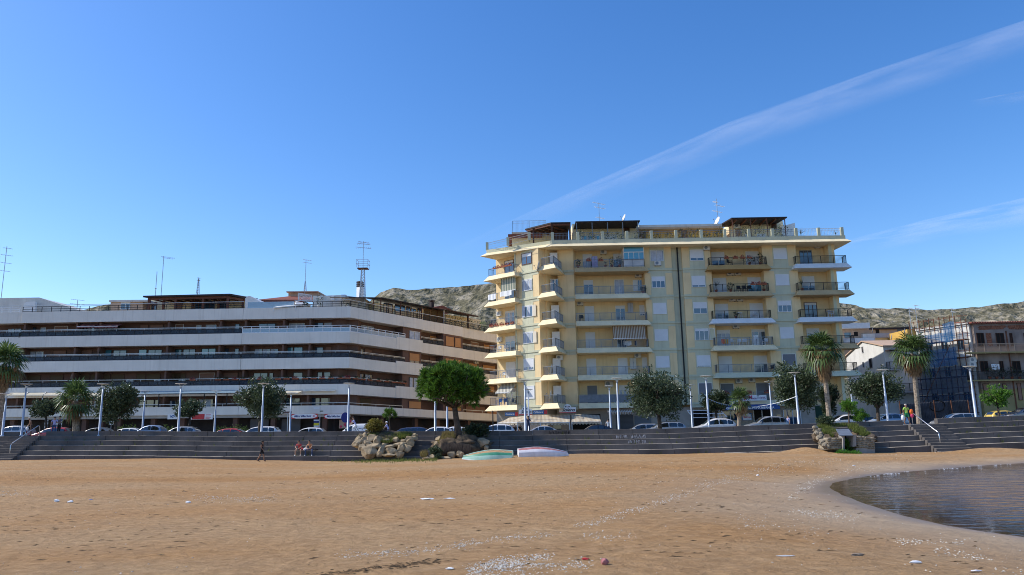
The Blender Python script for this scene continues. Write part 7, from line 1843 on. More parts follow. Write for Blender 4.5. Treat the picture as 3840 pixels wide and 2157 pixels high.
# ================================================================== SIGNS, AWNINGS, ROOF AND BALCONY DETAILS
R3,U3=(1,0,0),(0,0,1)
def board(name,label,r,x0,x1,y0,y1,D,m,group=None,cat="sign",th=.12):
    a,b=P(r,x0,y0,D),P(r,x1,y1,D);w,h=b.x-a.x,a.z-b.z;c=(a+b)/2
    t=thing(name,label,cat,c,group);mb=MB();mb.box(a.x,b.x,D,D+th,b.z,a.z);mb.make("panel",m,t)
    return t,c,w,h
def write(t,c,txt,m,size,D,width=None,shear=0.0,dx=0,dz=0,bold=0.0):return text_mesh("lettering",txt,m,size,(c.x+dx,D-.02,c.z+dz),R3,U3,t,shear,width,bold=bold)
for x0,x1,y0,y1,lab in((1600,1952,553,612,"white oval mini market sign with red corners, western of the two"),(2050,2330,556,614,"white oval mini market sign with red corners, nearest the building corner")):
    D=91.2;t,c,w,h=board("shop_sign",lab,'e',x0,x1,y0,y1,D,'sign_red',"shop signs under the banded block")
    mb=MB();mb.prism([(c.x+w*.49*math.cos(2*PI*i/28),D-.012,c.z+h*.60*max(-.78,min(.78,math.sin(2*PI*i/28))))for i in range(28)],(0,.011,0));mb.make("oval",'sign_white',t)
    write(t,c,"Mini Market",'sign_navy',h*.62,D,w*.66,.3,-.07*w,0,.006)
    mb=MB();mb.prism([(c.x+w*.37+w*.05*math.cos(2*PI*i/16),D-.02,c.z+h*.13*math.sin(2*PI*i/16))for i in range(16)],(0,.006,0));mb.make("emblem",'sign_pink',t)
t,c,w,h=board("shop_sign","white and red shop banner above the dark arcade behind the sparse tree",'e',240,530,552,624,91.6,'sign_white',"shop signs under the banded block")
mb=MB();mb.box(c.x-w*.45,c.x+w*.13,91.585,91.598,c.z-h*.46,c.z+h*.46);mb.make("red_field",'sign_red',t)
mb=MB();[mb.box(c.x+w*.18,c.x+w*(.42-.05*(i%2)),91.585,91.598,c.z+h*(.26-.22*i),c.z+h*(.34-.22*i))for i in range(4)];mb.make("print_lines",'sign_red',t)
t,c,w,h=board("shop_sign","white shop sign with a blue scrawled emblem on the dark arcade",'d',2275,2400,552,622,92.4,'sign_white',"shop signs under the banded block")
mb=MB();mb.tube([(c.x+w*.25*math.cos(q*1.3),92.38,c.z+h*.25*math.sin(q*1.9))for q in range(9)],.035,4);mb.make("emblem",'sign_blue',t)
t,c,w,h=board("shop_sign","small white notice board beside the trunk of the large western tree",'d',1480,1535,648,698,90,'sign_white',"shop signs under the banded block")
mb=MB();mb.bar((c.x,90.05,road_z(c.x,90)),(c.x,90.05,c.z-h/2),.06);mb.make("post",'grey_metal',t)
mb=MB();mb.prism([(c.x+.2*math.cos(2*PI*i/12),89.985,c.z+.1*math.sin(2*PI*i/12))for i in range(12)],(0,.01,0));mb.make("emblem",'leaf_dark',t)
mb=MB();a=P('d',612,640,93.6);b=P('d',645,770,93.6);a2=P('d',730,640,93.6);b2=P('d',835,770,93.6)
t=thing("window_grille","white barred grilles behind the people on the western stairs","grille",(a.x,93.6,b.z))
for p,q,nm in((a,b,0),(a2,b2,1)):
    mb=MB();z=b.z-.6
    while z<p.z:mb.box(p.x,q.x,93.55,93.6,z,z+.07);z+=.17
    mb.make("grille_panel",'white',t)
# street signs on posts
def post_sign(label,r,x,ybot,D,panels,name="street_sign"):
    c=P(r,x,ybot,D);t=thing(name,label,"street sign",(c.x,D,road_z(c.x,D)),"street signs on posts");zt=max(P(r,x,p[2],D).z for p in panels)
    mb=MB();mb.bar((c.x,D,road_z(c.x,D)),(c.x,D,zt),.07);mb.make("post",'light_metal',t)
    for x0,x1,y0,y1,m in panels:a,b=P(r,x0,y0,D),P(r,x1,y1,D);mb=MB();mb.box(a.x,b.x,D-.09,D-.05,b.z,a.z);mb.make("panel",m,t)
    return t
post_sign("stacked white, blue, yellow and red direction sign by the mini market",'e',1982,790,80.5,[(1908,1975,630,648,'sign_white'),(1908,1975,648,672,'sign_navy'),(1908,1975,674,708,'sign_yellow'),(1908,1975,710,726,'sign_white'),(1908,1975,728,745,'sign_red'),(1905,1985,464,480,'sign_white'),(1990,2035,508,520,'leaf_dark')])
post_sign("brown finger sign on a post west of the mini market",'e',1545,790,80.5,[(1490,1612,520,545,'brown')])
t=post_sign("round dark blue traffic sign on a post beside the corner lamp post",'e',2345,790,80.5,[(2318,2352,560,570,'sign_navy')])
c=P('e',2332,600,80.4);mb=MB();mb.prism([(c.x+.45*math.cos(2*PI*i/18),80.4,c.z+.55*math.sin(2*PI*i/18))for i in range(18)],(0,.03,0));mb.make("disc",'sign_navy',t)
t,c,w,h=board("shop_poster","colourful fruit poster beside the second mini market doorway",'e',2250,2420,632,745,93.2,'peach',None,"poster");mb=MB();rp=random.Random(2)
for i in range(7):q=Vector((c.x+w*rp.uniform(-.4,.4),93.18,c.z+h*rp.uniform(-.35,.35)));mb.prism([(q.x+.16*math.cos(2*PI*k/10),93.185,q.z+.16*math.sin(2*PI*k/10))for k in range(10)],(0,.01,0))
mb.make("fruit_print",'sign_pink',t)
for x0,x1 in((1050,1290),(1475,1722)):
    a,b=P('e',x0,620,94.6),P('e',x1,800,94.6);mb=MB();mb.box(a.x,b.x,94.5,94.6,b.z,a.z);mb.make("roller_shutter",'roller',lb)
# bar signs
def bar_sign(lab,x0,x1,y0,y1,cx,cy,rr,D):
    t,c,w,h=board("shop_sign",lab,'5',x0,x1,y0,y1,D,'sign_white',"bar and toy shop signs on the yellow block")
    q=P('5',cx,cy,D);R=rr/3.617/F*D;mb=MB();mb.prism([(q.x+R*math.cos(2*PI*i/22),D+.03,q.z+R*math.sin(2*PI*i/22))for i in range(22)],(0,.08,0));mb.make("round_top",'sign_white',t)
    text_mesh("lettering","B  R",'sign_black',R*.85,(q.x,D+.015,q.z+R*.15),R3,U3,t,0,R*1.35,bold=.008)
    mb=MB();mb.prism([(q.x+R*.27*math.cos(2*PI*i/12),D+.02,q.z+R*.05+R*.30*math.sin(2*PI*i/12))for i in range(12)],(0,.01,0));mb.make("emblem",'sign_red',t)
    write(t,c,"Solero",'sign_black',h*.80,D,w*.78,.45,.03*w,.02,.006)
    mb=MB();mb.box(c.x-w/2,c.x+w/2,D-.006,D-.002,c.z-h*.49,c.z-h*.36);mb.make("red_stripe",'sign_red',t)
bar_sign("round-topped white bar sign with a red base line, over the awning's gap",1070,1302,283,356,1188,290,52,87.2)
bar_sign("round-topped white bar sign between the two blue ice cream and coffee signs",525,708,312,382,612,318,46,85.2)
for x0,x1,y0,y1,tx,lab,D in((338,516,352,396,"Gelateria","blue ice cream sign with a red end panel, west of the round-topped sign",86.2),(715,912,324,372,"Caffetteria","blue coffee sign with a red end panel, east of the round-topped sign",85.2)):
    t,c,w,h=board("shop_sign",lab,'5',x0,x1,y0,y1,D,'sign_blue',"bar and toy shop signs on the yellow block");write(t,c,tx,'sign_white',h*.72,D,w*.66,.25,-.12*w,0,.008)
    mb=MB();mb.box(c.x+w*.27,c.x+w*.5,D-.006,D-.002,c.z-h/2,c.z+h/2);mb.make("end_panel",'sign_red',t)
t,c,w,h=board("shop_sign","long white toy shop sign with pink and purple letters",'4',1070,1368,1070,1130,87.5,'sign_white',"bar and toy shop signs on the yellow block")
write(t,c,"M",'sign_pink',h*.95,87.5,w*.16,.15,-.18*w,.05,.01);write(t,c,"oon",'sign_purple',h*.62,87.5,w*.17,.0,-.005*w,-.05);write(t,c,"T",'sign_black',h*.9,87.5,w*.10,.1,.14*w,.05);write(t,c,"OYS",'sign_purple',h*.62,87.5,w*.24,.0,.33*w,-.05)
mb=MB();mb.tube([(c.x-w*.38+w*.05*math.cos(.7+4.4*i/10),87.48,c.z+h*.35*math.sin(.7+4.4*i/10))for i in range(11)],.05,4);mb.make("emblem",'sign_pink',t)
a,b=P('6',1010,445,87.0),P('6',1700,440,87.0);zt=(a.z+b.z)/2;t=thing("shop_awning","dark blue shop awning with white capital letters over the toy shop","awning",((a.x+b.x)/2,87,zt),"awnings of the ground floor shops")
mb=MB();z=zt-.42;mb.prism([(a.x,86.6,z),(a.x,86.6,z+.36),(a.x,88.2,zt+.25),(a.x,88.2,z)],(b.x-a.x,0,0));mb.make("canopy",'blue_awning',t)
q=P('6',1160,475,86.6);text_mesh("lettering","GIOCATTOLI",'sign_white',.33,(q.x,86.58,z+.18),R3,U3,t,0,2.9,bold=.012);q=P('6',1490,465,86.6);text_mesh("lettering","PRIMA INFANZIA",'sign_white',.33,(q.x,86.58,z+.18),R3,U3,t,0,2.55,bold=.012)
t,c,w,h=board("shop_sign","small framed toy shop sign with a crescent on the shop wall",'6',1200,1340,540,636,88.1,'sign_blue',"bar and toy shop signs on the yellow block");mb=MB();mb.box(c.x-w*.44,c.x+w*.44,88.08,88.098,c.z-h*.44,c.z+h*.3);mb.prism([(c.x+w*.3*math.cos(PI*i/10),88.08,c.z+h*.3+h*.16*math.sin(PI*i/10))for i in range(11)][::-1],(0,.018,0));mb.make("field",'white_skirt',t);text_mesh("lettering","MoonToys",'sign_pink',.3,(c.x,88.06,c.z-.05),R3,U3,t,0,w*.75)
mb=MB();mb.tube([(c.x+.15*math.cos(.8+4.2*i/8),88.07,c.z+h*.25+.15*math.sin(.8+4.2*i/8))for i in range(9)],.04,4);mb.make("emblem",'sign_yellow',t)
# awnings
def awning(label,top,front,m,drop=.28,scallop=.35,arms=True,group="awnings of the ground floor shops",name="awning",posts=None,zg=None):
    """top, front: (left, right) world points; cloth sheet with a scalloped valance"""
    t=thing(name,label,"awning",front[0],group);mb=MB();n=14;vs=[];up=Vector((0,0,.03))
    for f in(0,.5,1):
        for i in range(n+1):g=i/n;p=top[0].lerp(top[1],g).lerp(front[0].lerp(front[1],g),f);vs.append(p-Vector((0,0,.07*math.sin(PI*f)+.03*math.sin(g*18)*f)))
    mb.add(vs+[v+up for v in vs],[(r*(n+1)+i,(r+1)*(n+1)+i,(r+1)*(n+1)+i+1,r*(n+1)+i+1)for r in(0,1)for i in range(n)]+[(3*(n+1)+r*(n+1)+i,3*(n+1)+r*(n+1)+i+1,3*(n+1)+(r+1)*(n+1)+i+1,3*(n+1)+(r+1)*(n+1)+i)for r in(0,1)for i in range(n)])
    mb.make("cloth",m,t)
    if drop:
        mb=MB();L=(front[1]-front[0]).length;k=max(4,int(L/scallop));k2=k*4;hi=[front[0].lerp(front[1],i/k2)for i in range(k2+1)];lo=[p-Vector((0,0,drop*(.55+.45*abs(math.sin(PI*i/4)))))for i,p in enumerate(hi)]
        mb.add(hi+lo,[(i,k2+1+i,k2+2+i,i+1)for i in range(k2)]);mb.make("valance",m,t)
    mb=MB();mb.bar(front[0]+Vector((0,-.02,0)),front[1]+Vector((0,-.02,0)),.06)
    if arms:[mb.bar(top[i]-Vector((0,0,.5)),front[i],.04)for i in(0,1)]
    mb.make("frame",'plastic_white',t)
    for p in posts or[]:mb=MB();mb.bar((p.x,p.y,zg-.1),p,.08);mb.make("post",'plastic_white',t)
    return t
Q=lambda x,y,D:P('5',x,y,D)
zg=road_z(-2,84)
awning("western slanting part of the cream striped bar awning",(Q(395,425,88.6),Q(720,390,86.6)),(Q(240,495,85.6),Q(505,488,83.0)),'stripe_bar',posts=[Q(240,497,85.6),Q(505,490,83.0)],zg=zg)
awning("middle part of the cream striped bar awning behind the tall lamp",(Q(722,390,86.5),Q(832,388,87.6)),(Q(508,490,82.9),Q(820,490,83.4)),'stripe_bar',posts=[Q(820,492,83.4)],zg=zg)
awning("broad cream striped bar awning part behind the silver saloon",(Q(836,388,87.6),Q(1222,380,87.6)),(Q(826,490,83.4),Q(1215,486,83.4)),'stripe_bar',posts=[Q(1215,488,83.4)],zg=zg)
awning("eastern beige striped part of the bar awning above the black saloon",(Q(1240,375,87.6),Q(1618,390,87.6)),(Q(1246,482,83.4),Q(1640,478,83.4)),'stripe_bar',posts=[Q(1246,484,83.4),Q(1640,480,83.4)],zg=zg)
awning("rolled brown and white striped awning above the roller shutter",(Q(1730,318,87.8),Q(2085,316,87.8)),(Q(1730,345,86.9),Q(2090,343,86.9)),'stripe_awning',.32,.4,False)
a,b=P('6',460,505,88.2),P('6',912,508,88.2);c,d=P('6',540,602,85.8),P('6',1000,592,85.8);t=thing("folding_awning","empty white awning frame of thin bars beside the road side lamp post","awning frame",c)
mb=MB();[mb.bar(p,q,.07)for p,q in((a,b),(c,d),(a,c),(b,d),(a.lerp(c,.45),b.lerp(d,.45)))];mb.make("frame",'plastic_white',t)
def drop_awning(f,s0,s1,d0,z0,d1,z1,m,label):return awning(label,(f.pt(s0,d0,z0),f.pt(s1,d0,z0)),(f.pt(s0,d1,z1),f.pt(s1,d1,z1)),m,.16,.2,False,"awnings on the balconies")
s0,s1=sx('3',1802,350,.9),sx('3',2250,350,.9);drop_awning(YF,s0,s1,.62,LV[4]-.42,.95,LV[3]+1.28,'stripe_awning',"brown and white striped awning hanging over a balcony of the yellow block")
s0,s1=yl(272,1130,.9),yl(468,1110,.9);drop_awning(YL,s0,s1,.72,LV[6]-.4,.74,LV[5]+1.25,'stripe_green',"green and white striped curtain hanging on the upper facet balcony")
s0,s1=YL.sp('5',235,60,.9)[0],YL.sp('5',440,50,.9)[0];drop_awning(YL,s0,s1,.1,LV[2]-.4,1.3,LV[1]+1.75,'stripe_grey',"grey and white striped awning tilted over the lowest facet balcony")
# white canvas canopy and glazed pergolas along the banded block
for i,(x0,x1)in enumerate(((90,335),(345,580),(590,815),(825,1050),(1060,1300),(1310,1460))):
    t=thing("canvas_canopy",("western end section of the long white curved canopy","second section of the white curved canopy, behind a lamp post","section of the white curved canopy over the small dark tree","section of the white curved canopy behind the stocky palm's west fronds","section of the white curved canopy behind the stocky palm's east fronds","eastern end section of the white curved canopy beside the large tree")[i],"canopy",(0,0,0),"curved white canopies of the first floor terrace")
    (a,za),(b,zb)=LF.sp('d',x0,305,.9),LF.sp('d',x1,303,.9);(_,zt)=LF.sp('d',x0,262,-.3);mb=MB();n=8;vs=[]
    for k in range(n+1):
        e=PI/2*k/n;d=-1.2+2.1*math.sin(e);z=za+(zt-za)*1.15*math.cos(e)
        vs+=[LF.pt(a,d,z),LF.pt(b,d,z),LF.pt(a,d-.01,z-.03),LF.pt(b,d-.01,z-.03)]
    mb.add(vs,[f_ for k in range(n)for q in(4*k,)for f_ in((q,q+4,q+5,q+1),(q+2,q+3,q+7,q+6))]);mb.make("canvas",'cream_awning',t)
    mb=MB();mb.tube([LF.pt(b,.9,BZ[4][1]),LF.pt(b,.9,za-.25),LF.pt(b,.75,za+.1),LF.pt(b,.3,zt)],.07,6);mb.make("post",'light_metal',t)
(a,za),(b,zb)=LF.sp('d',1850,285,1.0),LF.sp('e',830,285,1.0);zt=LF.sp('e',400,243,-.1)[1]
t=thing("pergola","long dark slanted pergola frame below the white band, half roofed in glass","pergola",LF.pt((a+b)/2,.8,BZ[4][1]),"pergolas on the roof terraces");mb=MB()
for d,z in((1.0,za),(.02,zt)):mb.bar(LF.pt(a,d,z),LF.pt(b,d,z),.09)
n=13
for i in range(n+1):s=a+(b-a)*i/n;mb.bar(LF.pt(s,1.0,za),LF.pt(s+.8,.02,zt),.08)
mb.make("frame",'dark_metal',t);mb=MB();mb.add([LF.pt(a,1.0,za+.05),LF.pt(b,1.0,za+.05),LF.pt(b,.03,zt+.05),LF.pt(a,.03,zt+.05)],[(0,1,2,3)]);mb.make("glass_roof",'rail_glass_pale',t)
for i in range(0,n+1,3):s=a+(b-a)*i/n;mb=MB();mb.bar(LF.pt(s,.95,BZ[4][1]),LF.pt(s,.95,za),.09);mb.make("post",'dark_metal',t)
for x0,x1,y0,y1,out,lab in((920,1060,238,248,.4,"rolled grey-white awning cassette west of the bushy tree"),(1340,1755,240,272,1.7,"white extended awning east of the bushy tree"),(1780,2205,228,240,.45,"rolled white awning cassette near the banded block's corner")):
    (a,za),(b,zb)=LF.sp('e',x0,y0,.02),LF.sp('e',x1,y0,.02);z1=LF.sp('e',x0,y1,out)[1];awning(lab,(LF.pt(a,.02,za),LF.pt(b,.02,za)),(LF.pt(a,out,z1),LF.pt(b,out,z1)),'cream_awning',.10,.5,False,"awnings of the banded block")
for x0,x1,lab in((1085,1312,"dark red retractable awning, western of the pair under the top band"),(1318,1635,"dark red retractable awning with a scalloped pink edge under the top band")):
    (a,za),(b,zb)=LF.sp('a',x0,590,-.3),LF.sp('a',x1,590,-.3);z1=LF.sp('a',x0,632,.25)[1];awning(lab,(LF.pt(a,-.9,za),LF.pt(b,-.9,za)),(LF.pt(a,.25,z1),LF.pt(b,.25,z1)),'maroon_awning',.22,.4,False,"awnings of the banded block")
# air conditioners
def ac(f,r,x,y,d,lab,**k):s,z=f.sp(r,x,y,d+.3);ac_unit(f,s,d,z-.29,lab,**k)
ac(YF,'1',1675,700,LD,"air conditioner high on the top loggia wall beside the glazed veranda");ac(YF,'1',2412,855,.03,"air conditioner under the grey double window of the yellow block");ac(YF,'1',2148,1015,LD,"air conditioner above the small dark door of the fifth floor");ac(YF,'1',1357,1395,LD,"air conditioner at the west end of the fourth floor loggia");ac(YA,'1',862,1068,-.9,"air conditioner under the highest corner balcony");ac(YL,'3',252,95,-1.2,"brownish air conditioner on the facet flat, upper of two");ac(YL,'3',258,443,-1.2,"air conditioner on the facet flat, lower of two");ac(YF,'3',1078,692,-.5,"air conditioner beneath the third corner balcony");ac(YF,'3',2140,660,LD,"air conditioner under the striped awning's balcony");ac(YF,'3',1750,1055,LD,"large boxy air conditioner above the second floor screen balcony",w=1.0,h=.75)
for x,y,lab in((645,573,"air conditioner just left of the orange balcony's loggia, under the roof edge"),(930,880,"western of the two air conditioners under the orange balcony"),(1020,876,"eastern of the two air conditioners under the orange balcony"),(955,1192,"western air conditioner of the pair under the brown balcony"),(1045,1190,"eastern air conditioner of the pair under the brown balcony"),(1985,548,"air conditioner on the top flat's wall at the east corner")):ac(YF,'2',x,y,.02 if x==645 else LD,lab)
for x,y,lab in((1000,232,"air conditioner under the white balcony with the wooden door"),(1035,893,"air conditioner over the toy shop's upper flat"),(1190,880,"smaller air conditioner beside the one over the toy shop")):ac(YF,'4',x,y,LD,lab)
a=P('2',1015,305,92.0);ac_unit(Frame((0,92.4),0),a.x,0,a.z-.3,"air conditioner on the roof house under the ribbed canopy")
for r,x,y,lab in(('a',980,1305,"upright boiler-like air conditioner behind the third band"),('a',1740,1370,"white air conditioner standing behind the lowest dark rail"),('b',95,1375,"white air conditioner box on the lowest dark balcony"),('a',2115,1370,"pale air conditioner next to the lowest dark rail's middle")):s,z=LF.sp(r,x,y,-1.2);ac_unit(LF,s,-1.85,z-.35,lab,group="air conditioners of the banded block")
for r,x,y,lab in(('c',1945,1108,"air conditioner above the orange shutters of the banded wing"),):s,z=WF.sp(r,x,y,-1.5);ac_unit(WF,s,-1.78,z-.3,lab,group="air conditioners of the banded block")
for y,lab in((170,"upper of the two air conditioners on the old brown house"),(232,"lower of the two air conditioners on the old brown house")):s,z=BF.sp('5x',1912,y,.3);ac_unit(BF,s,.01,z-.3,lab,group="air conditioners on the old house")
# satellite dishes
for r,x,y,D,fc,rr,lab in(('1',790,945,87.0,(-.97,.12,.25),.62,"big satellite dish beside the highest corner balcony"),('3',965,890,87.2,(-.97,.1,.25),.62,"big satellite dish rising over a lower corner balcony"),('3',955,1235,87.2,(-.97,.1,.25),.55,"satellite dish above the lowest corner balcony"),('5',430,175,88.6,(-.97,.1,.25),.5,"satellite dish behind the tilted grey awning"),('1',1950,275,92.8,(-.9,-.2,.35),.5,"white satellite dish on the long flat roof canopy"),('2',770,290,92.5,(-.9,-.2,.4),.62,"pair-like white satellite dish at the foot of the roof aerial"),('7',845,600,119,(-.87,.42,.3),.5,"large white satellite dish on the low peach flats"),('7',1015,522,121,(-.87,.42,.3),.5,"narrow white satellite dish at the peach flats' east end"),('7',596,500,121,(-.87,.42,.3),.4,"small satellite dish at the peach flats' west end")):
    p=P(r,x,y,D);p.z-=rr*.6;dish(p,fc,rr,lab)
# rooftop aerials
def aerial(r,x,ytop,ybase,D,label,bars,h0=None,lattice=0.0):
    b,tp=P(r,x,ybase,D),P(r,x,ytop,D);t=thing("roof_aerial",label,"aerial",(b.x,D,b.z),"television aerials on the roofs");mb=MB();mb.bar((b.x,D,b.z-.6),(b.x,D,tp.z),.06);mb.make("mast",'light_metal',t)
    for k,(y,w,dx)in enumerate(bars):
        z=P(r,x,y,D).z;L=w/REG[r][2]/F*D;o=dx/REG[r][2]/F*D;mb=MB();e=Vector((L/2,.25*L,-.04*L));c=Vector((b.x+o,D,z));mb.bar(c-e,c+e,.035)
        for i in range(7):q=c-e+e*2*i/6;mb.bar(q+Vector((-.1,.22,0)),q-Vector((-.1,.22,0)),.025)
        mb.make("antenna",'light_metal',t)
    if lattice:
        mb=MB();H=(tp.z-b.z)*lattice
        for i in range(3):
            a=2*PI*i/3;f=lambda k:Vector((b.x+.22*(1-.7*k)*math.cos(a),D+.22*(1-.7*k)*math.sin(a),b.z+H*k));a2=2*PI*(i+1)/3;g=lambda k:Vector((b.x+.22*(1-.7*k)*math.cos(a2),D+.22*(1-.7*k)*math.sin(a2),b.z+H*k));mb.bar(f(0),f(1),.05)
            for k in range(6):mb.bar(f(k/6),g((k+1)/6),.03)
        mb.make("lattice",'light_metal',t)
aerial('1',1620,38,285,93,"tall thin aerial on the long flat canopy of the yellow block",[(48,170,0),(107,145,10),(243,110,10)]);aerial('2',775,-15,210,93,"bent aerial with several cross bars on the yellow block's roof",[(25,60,-15),(72,115,35),(140,125,0)])
aerial('r',268,285,662,97,"leaning aerial behind the timber pergola, the taller of the western pair",[(298,110,40),(308,80,40)]);aerial('r',213,435,655,97,"faint thin mast west of the leaning aerial",[(600,14,0)]);aerial('r',622,492,650,98,"slim lattice mast above the timber pergola's roof",[(498,26,0),(520,26,0)],lattice=.9);aerial('r',1658,315,622,103,"aerial on a small tripod above the peach roof house",[(325,75,12),(350,72,12)],lattice=.3);aerial('a',1043,272,400,98,"small aerial just east of the white gable wall",[(272,140,0),(330,150,0)])
for x,y0,y1,D,lab in((0,930,1090,98,"tall aerial cut off by the picture's west edge"),):
    REG['z']=(0,0,1.0);aerial('z',4,925,1120,98,lab,[(932,26,4),(958,34,4),(987,30,4),(1017,28,4)])
for x,y0,y1,lab in((3420,1155,1250,"spindly aerial above the ochre house"),(3580,1158,1250,"aerial over the blue netting before the hill"),(3440,1145,1220,"double aerial before the pale clay hill")):aerial('z',x,y0,y1,118,lab,[(y0+1,22,4),(y0+12,20,6)])
# red and white lattice tower with a cage platform
b,tp=P('r',2213,690,96),P('r',2222,142,96);t=thing("lattice_tower","red and white lattice mast with a railed platform behind the white chimney","mast",b);pz=P('r',2210,410,96).z;mb=MB();w=.38;cs=[Vector((b.x+sx_*w,96+sy_*w,0))for sx_,sy_ in((-1,-1),(1,-1),(1,1),(-1,1))];n=13;H=pz-b.z+1
for i in range(4):mb.bar(cs[i]+Vector((0,0,b.z-1)),cs[i]*.5+Vector((b.x*.5,48,0))+Vector((0,0,pz)),.06)
for k in range(n):
    for i in range(4):f=lambda q,kk:(cs[q%4]*(1-.5*kk)+Vector((b.x,96,0))*.5*kk)+Vector((0,0,b.z-1+H*kk));mb.bar(f(i,k/n),f(i+1,(k+1)/n),.035);mb.bar(f(i,(k+1)/n),f(i+1,(k+1)/n),.03)
mb.make("lattice",'light_metal',t);mb=MB();mb.box(b.x-.7,b.x+.7,95.4,96.6,pz,pz+.07);mb.make("platform",'rust',t)
mb=MB();[mb.bar((b.x+i*.75,96+j*.7,pz+.1),(b.x+i*.75,96+j*.7,pz+1.15),.04)for i in(-1,1)for j in(-1,1)]
for z in(.6,1.15):[mb.bar((b.x+p[0]*.75,96+p[1]*.7,pz+z),(b.x+q[0]*.75,96+q[1]*.7,pz+z),.04)for p,q in(((-1,-1),(1,-1)),((1,-1),(1,1)),((1,1),(-1,1)),((-1,1),(-1,-1)))]
mb.make("cage",'light_metal',t);mb=MB();mb.bar((b.x,96,pz),(b.x,96,tp.z),.06);mb.make("mast",'light_metal',t)
for y,w2 in((152,95),(168,125),(205,145)):
    z=P('r',2222,y,96).z;L=w2/2.576/F*96;mb=MB();mb.bar((b.x-L/2,95.7,z+.06),(b.x+L/2,96.3,z-.06),.05);[mb.bar((b.x-L/2+L*i/7,95.8,z),(b.x-L/2+L*i/7,96.3,z),.025)for i in range(8)];mb.make("antenna",'light_metal',t)
# plants on terraces and balconies
zT=22.52
for r,x,h,w,sp,lab in(('1',1365,1.5,.5,0,"tall bushy potted plant at the west end of the blue penthouse doors"),('1',1515,1.1,.45,0,"trailing potted plant before the blue penthouse doors"),('1',1755,1.1,.6,0,"spreading potted plant east of the blue penthouse doors"),('1',1880,1.0,.6,0,"low wide potted plant on the terrace below the lattice trellis"),('1',2130,1.2,.4,0,"upright potted plant near the end of the long canopy"),('1',2225,1.2,.6,0,"bushy potted plant just beyond the long canopy"),('1',2400,.8,.5,0,"small dark potted plant before the white low shutter"),('2',190,.9,.5,0,"dark potted plant west of the roof edge pipe"),('2',335,1.3,.4,0,"potted shrub beside the ochre wall trellis"),('2',435,1.4,.5,0,"tall potted shrub in front of the trellis"),('2',540,1.3,.6,0,"leafy potted shrub on the ochre terrace"),('2',640,.8,.6,0,"low potted plant on the ochre terrace"),('2',770,.8,.6,0,"rounded potted plant near the spiky palm pot"),('2',828,2.2,.5,1,"spiky potted palm at the foot of the ribbed canopy"),('2',1095,1.3,.4,0,"potted shrub by the crossed trellis"),('2',1180,1.9,.55,0,"dark potted tree before the penthouse door"),('2',1290,1.5,.65,0,"wide dark potted shrub between the roof posts"),('2',1465,1.4,.4,0,"potted shrub under the round lattice"),('2',1575,1.7,.6,0,"dark potted bush at the white roof wall"),('2',1785,1.4,.5,1,"spiky potted yucca behind the white terrace rail"),('2',2205,1.1,.5,1,"spiky potted plant at the terrace's east corner")):
    pot_plant((sx(r,x,480,.4),88.6,zT),lab,h,w,spiky=bool(sp))
for r,x,k,h,w,sp,lab in(('1',1330,6,.8,.3,0,"thin potted plant at the west end of the top loggia"),('1',1700,6,.9,.35,1,"dark spiky plant in a pot on the top loggia balcony"),('1',1790,6,1.0,.35,0,"light green potted plant before the top loggia's dark door"),('1',1890,6,1.0,.35,0,"green potted plant beside the glazed veranda"),('1',2195,5,.5,.3,0,"small potted bush at the east end of the fifth floor balcony"),('2',1300,6,1.2,.35,0,"tall dark potted plant on the orange balcony"),('2',1170,6,.7,.7,0,"spreading plant on the floor of the orange balcony"),('2',745,5,1.6,.4,1,"tall spiky yucca on the brown balcony"),('2',918,5,.9,.4,0,"round clipped potted plant on the brown balcony"),('2',1780,5,1.6,.3,1,"tall spiky plant on the easternmost brown balcony"),('2',960,4,.5,.3,0,"small potted plant on the white balcony floor"),('2',1320,5,1.3,.3,1,"potted palm at the east end of the brown balcony")):
    pot_plant((sx(r,x,900,.35),88.65,LV[k]+.25),lab,h,w,spiky=bool(sp),group="potted plants on the balconies")
for f,r,x,y,d,k,lab in((YF,'1',1475,850,.75,6,"red flower box on the top loggia rail by the lilac cabinet"),(YF,'1',1640,850,.75,6,"green flower box on the top loggia rail under the air conditioner"),(YF,'2',880,690,.75,6,"westmost red flower box on the orange balcony"),(YF,'2',990,690,.75,6,"second red flower box from the west on the orange balcony"),(YF,'2',1075,690,.75,6,"dry brown flower box on the orange balcony"),(YF,'2',1160,690,.75,6,"eastmost red flower box on the orange balcony"),(YF,'2',1200,1000,.75,5,"westmost flower box on the brown balcony rail"),(YF,'2',1270,1000,.75,5,"middle flower box on the brown balcony rail"),(YF,'2',1335,1000,.75,5,"eastmost flower box on the brown balcony rail"),(YF,'4',885,1040,.75,1,"westmost flower box over the toy shop sign"),(YF,'4',1155,1030,.75,1,"middle flower box over the toy shop sign"),(YF,'4',1370,1030,.75,1,"eastmost flower box over the toy shop sign")):
    s=f.sp(r,x,y,d)[0];flower_box(f,s,d+.02,LV[k]+1.02,lab)
for i,x in enumerate((200,255,310,360,410)):s=yl(x,985,.8);flower_box(YL,s,.82,LV[6]+1.05,("westmost","second westmost","middle","second eastmost","eastmost")[i]+" flower box on the facet's top balcony",.55)
s0,s1=yl(120,1060,.8),yl(460,1000,.8)
for i in range(5):s=s0+(s1-s0)*(i+.5)/5;flower_box(YL,s,.86,LV[4]+.30,("first","second","third","fourth","fifth")[i]+" trailing flower box from the west, low on the facet's fourth balcony",.6)
lo_s=[LF.sp('b',x,1350,-.1)[0]for x in(265,610,720,840,950,1065,1180,1420,1540,1660,1790,1905,2020,2140,2270,2360)]
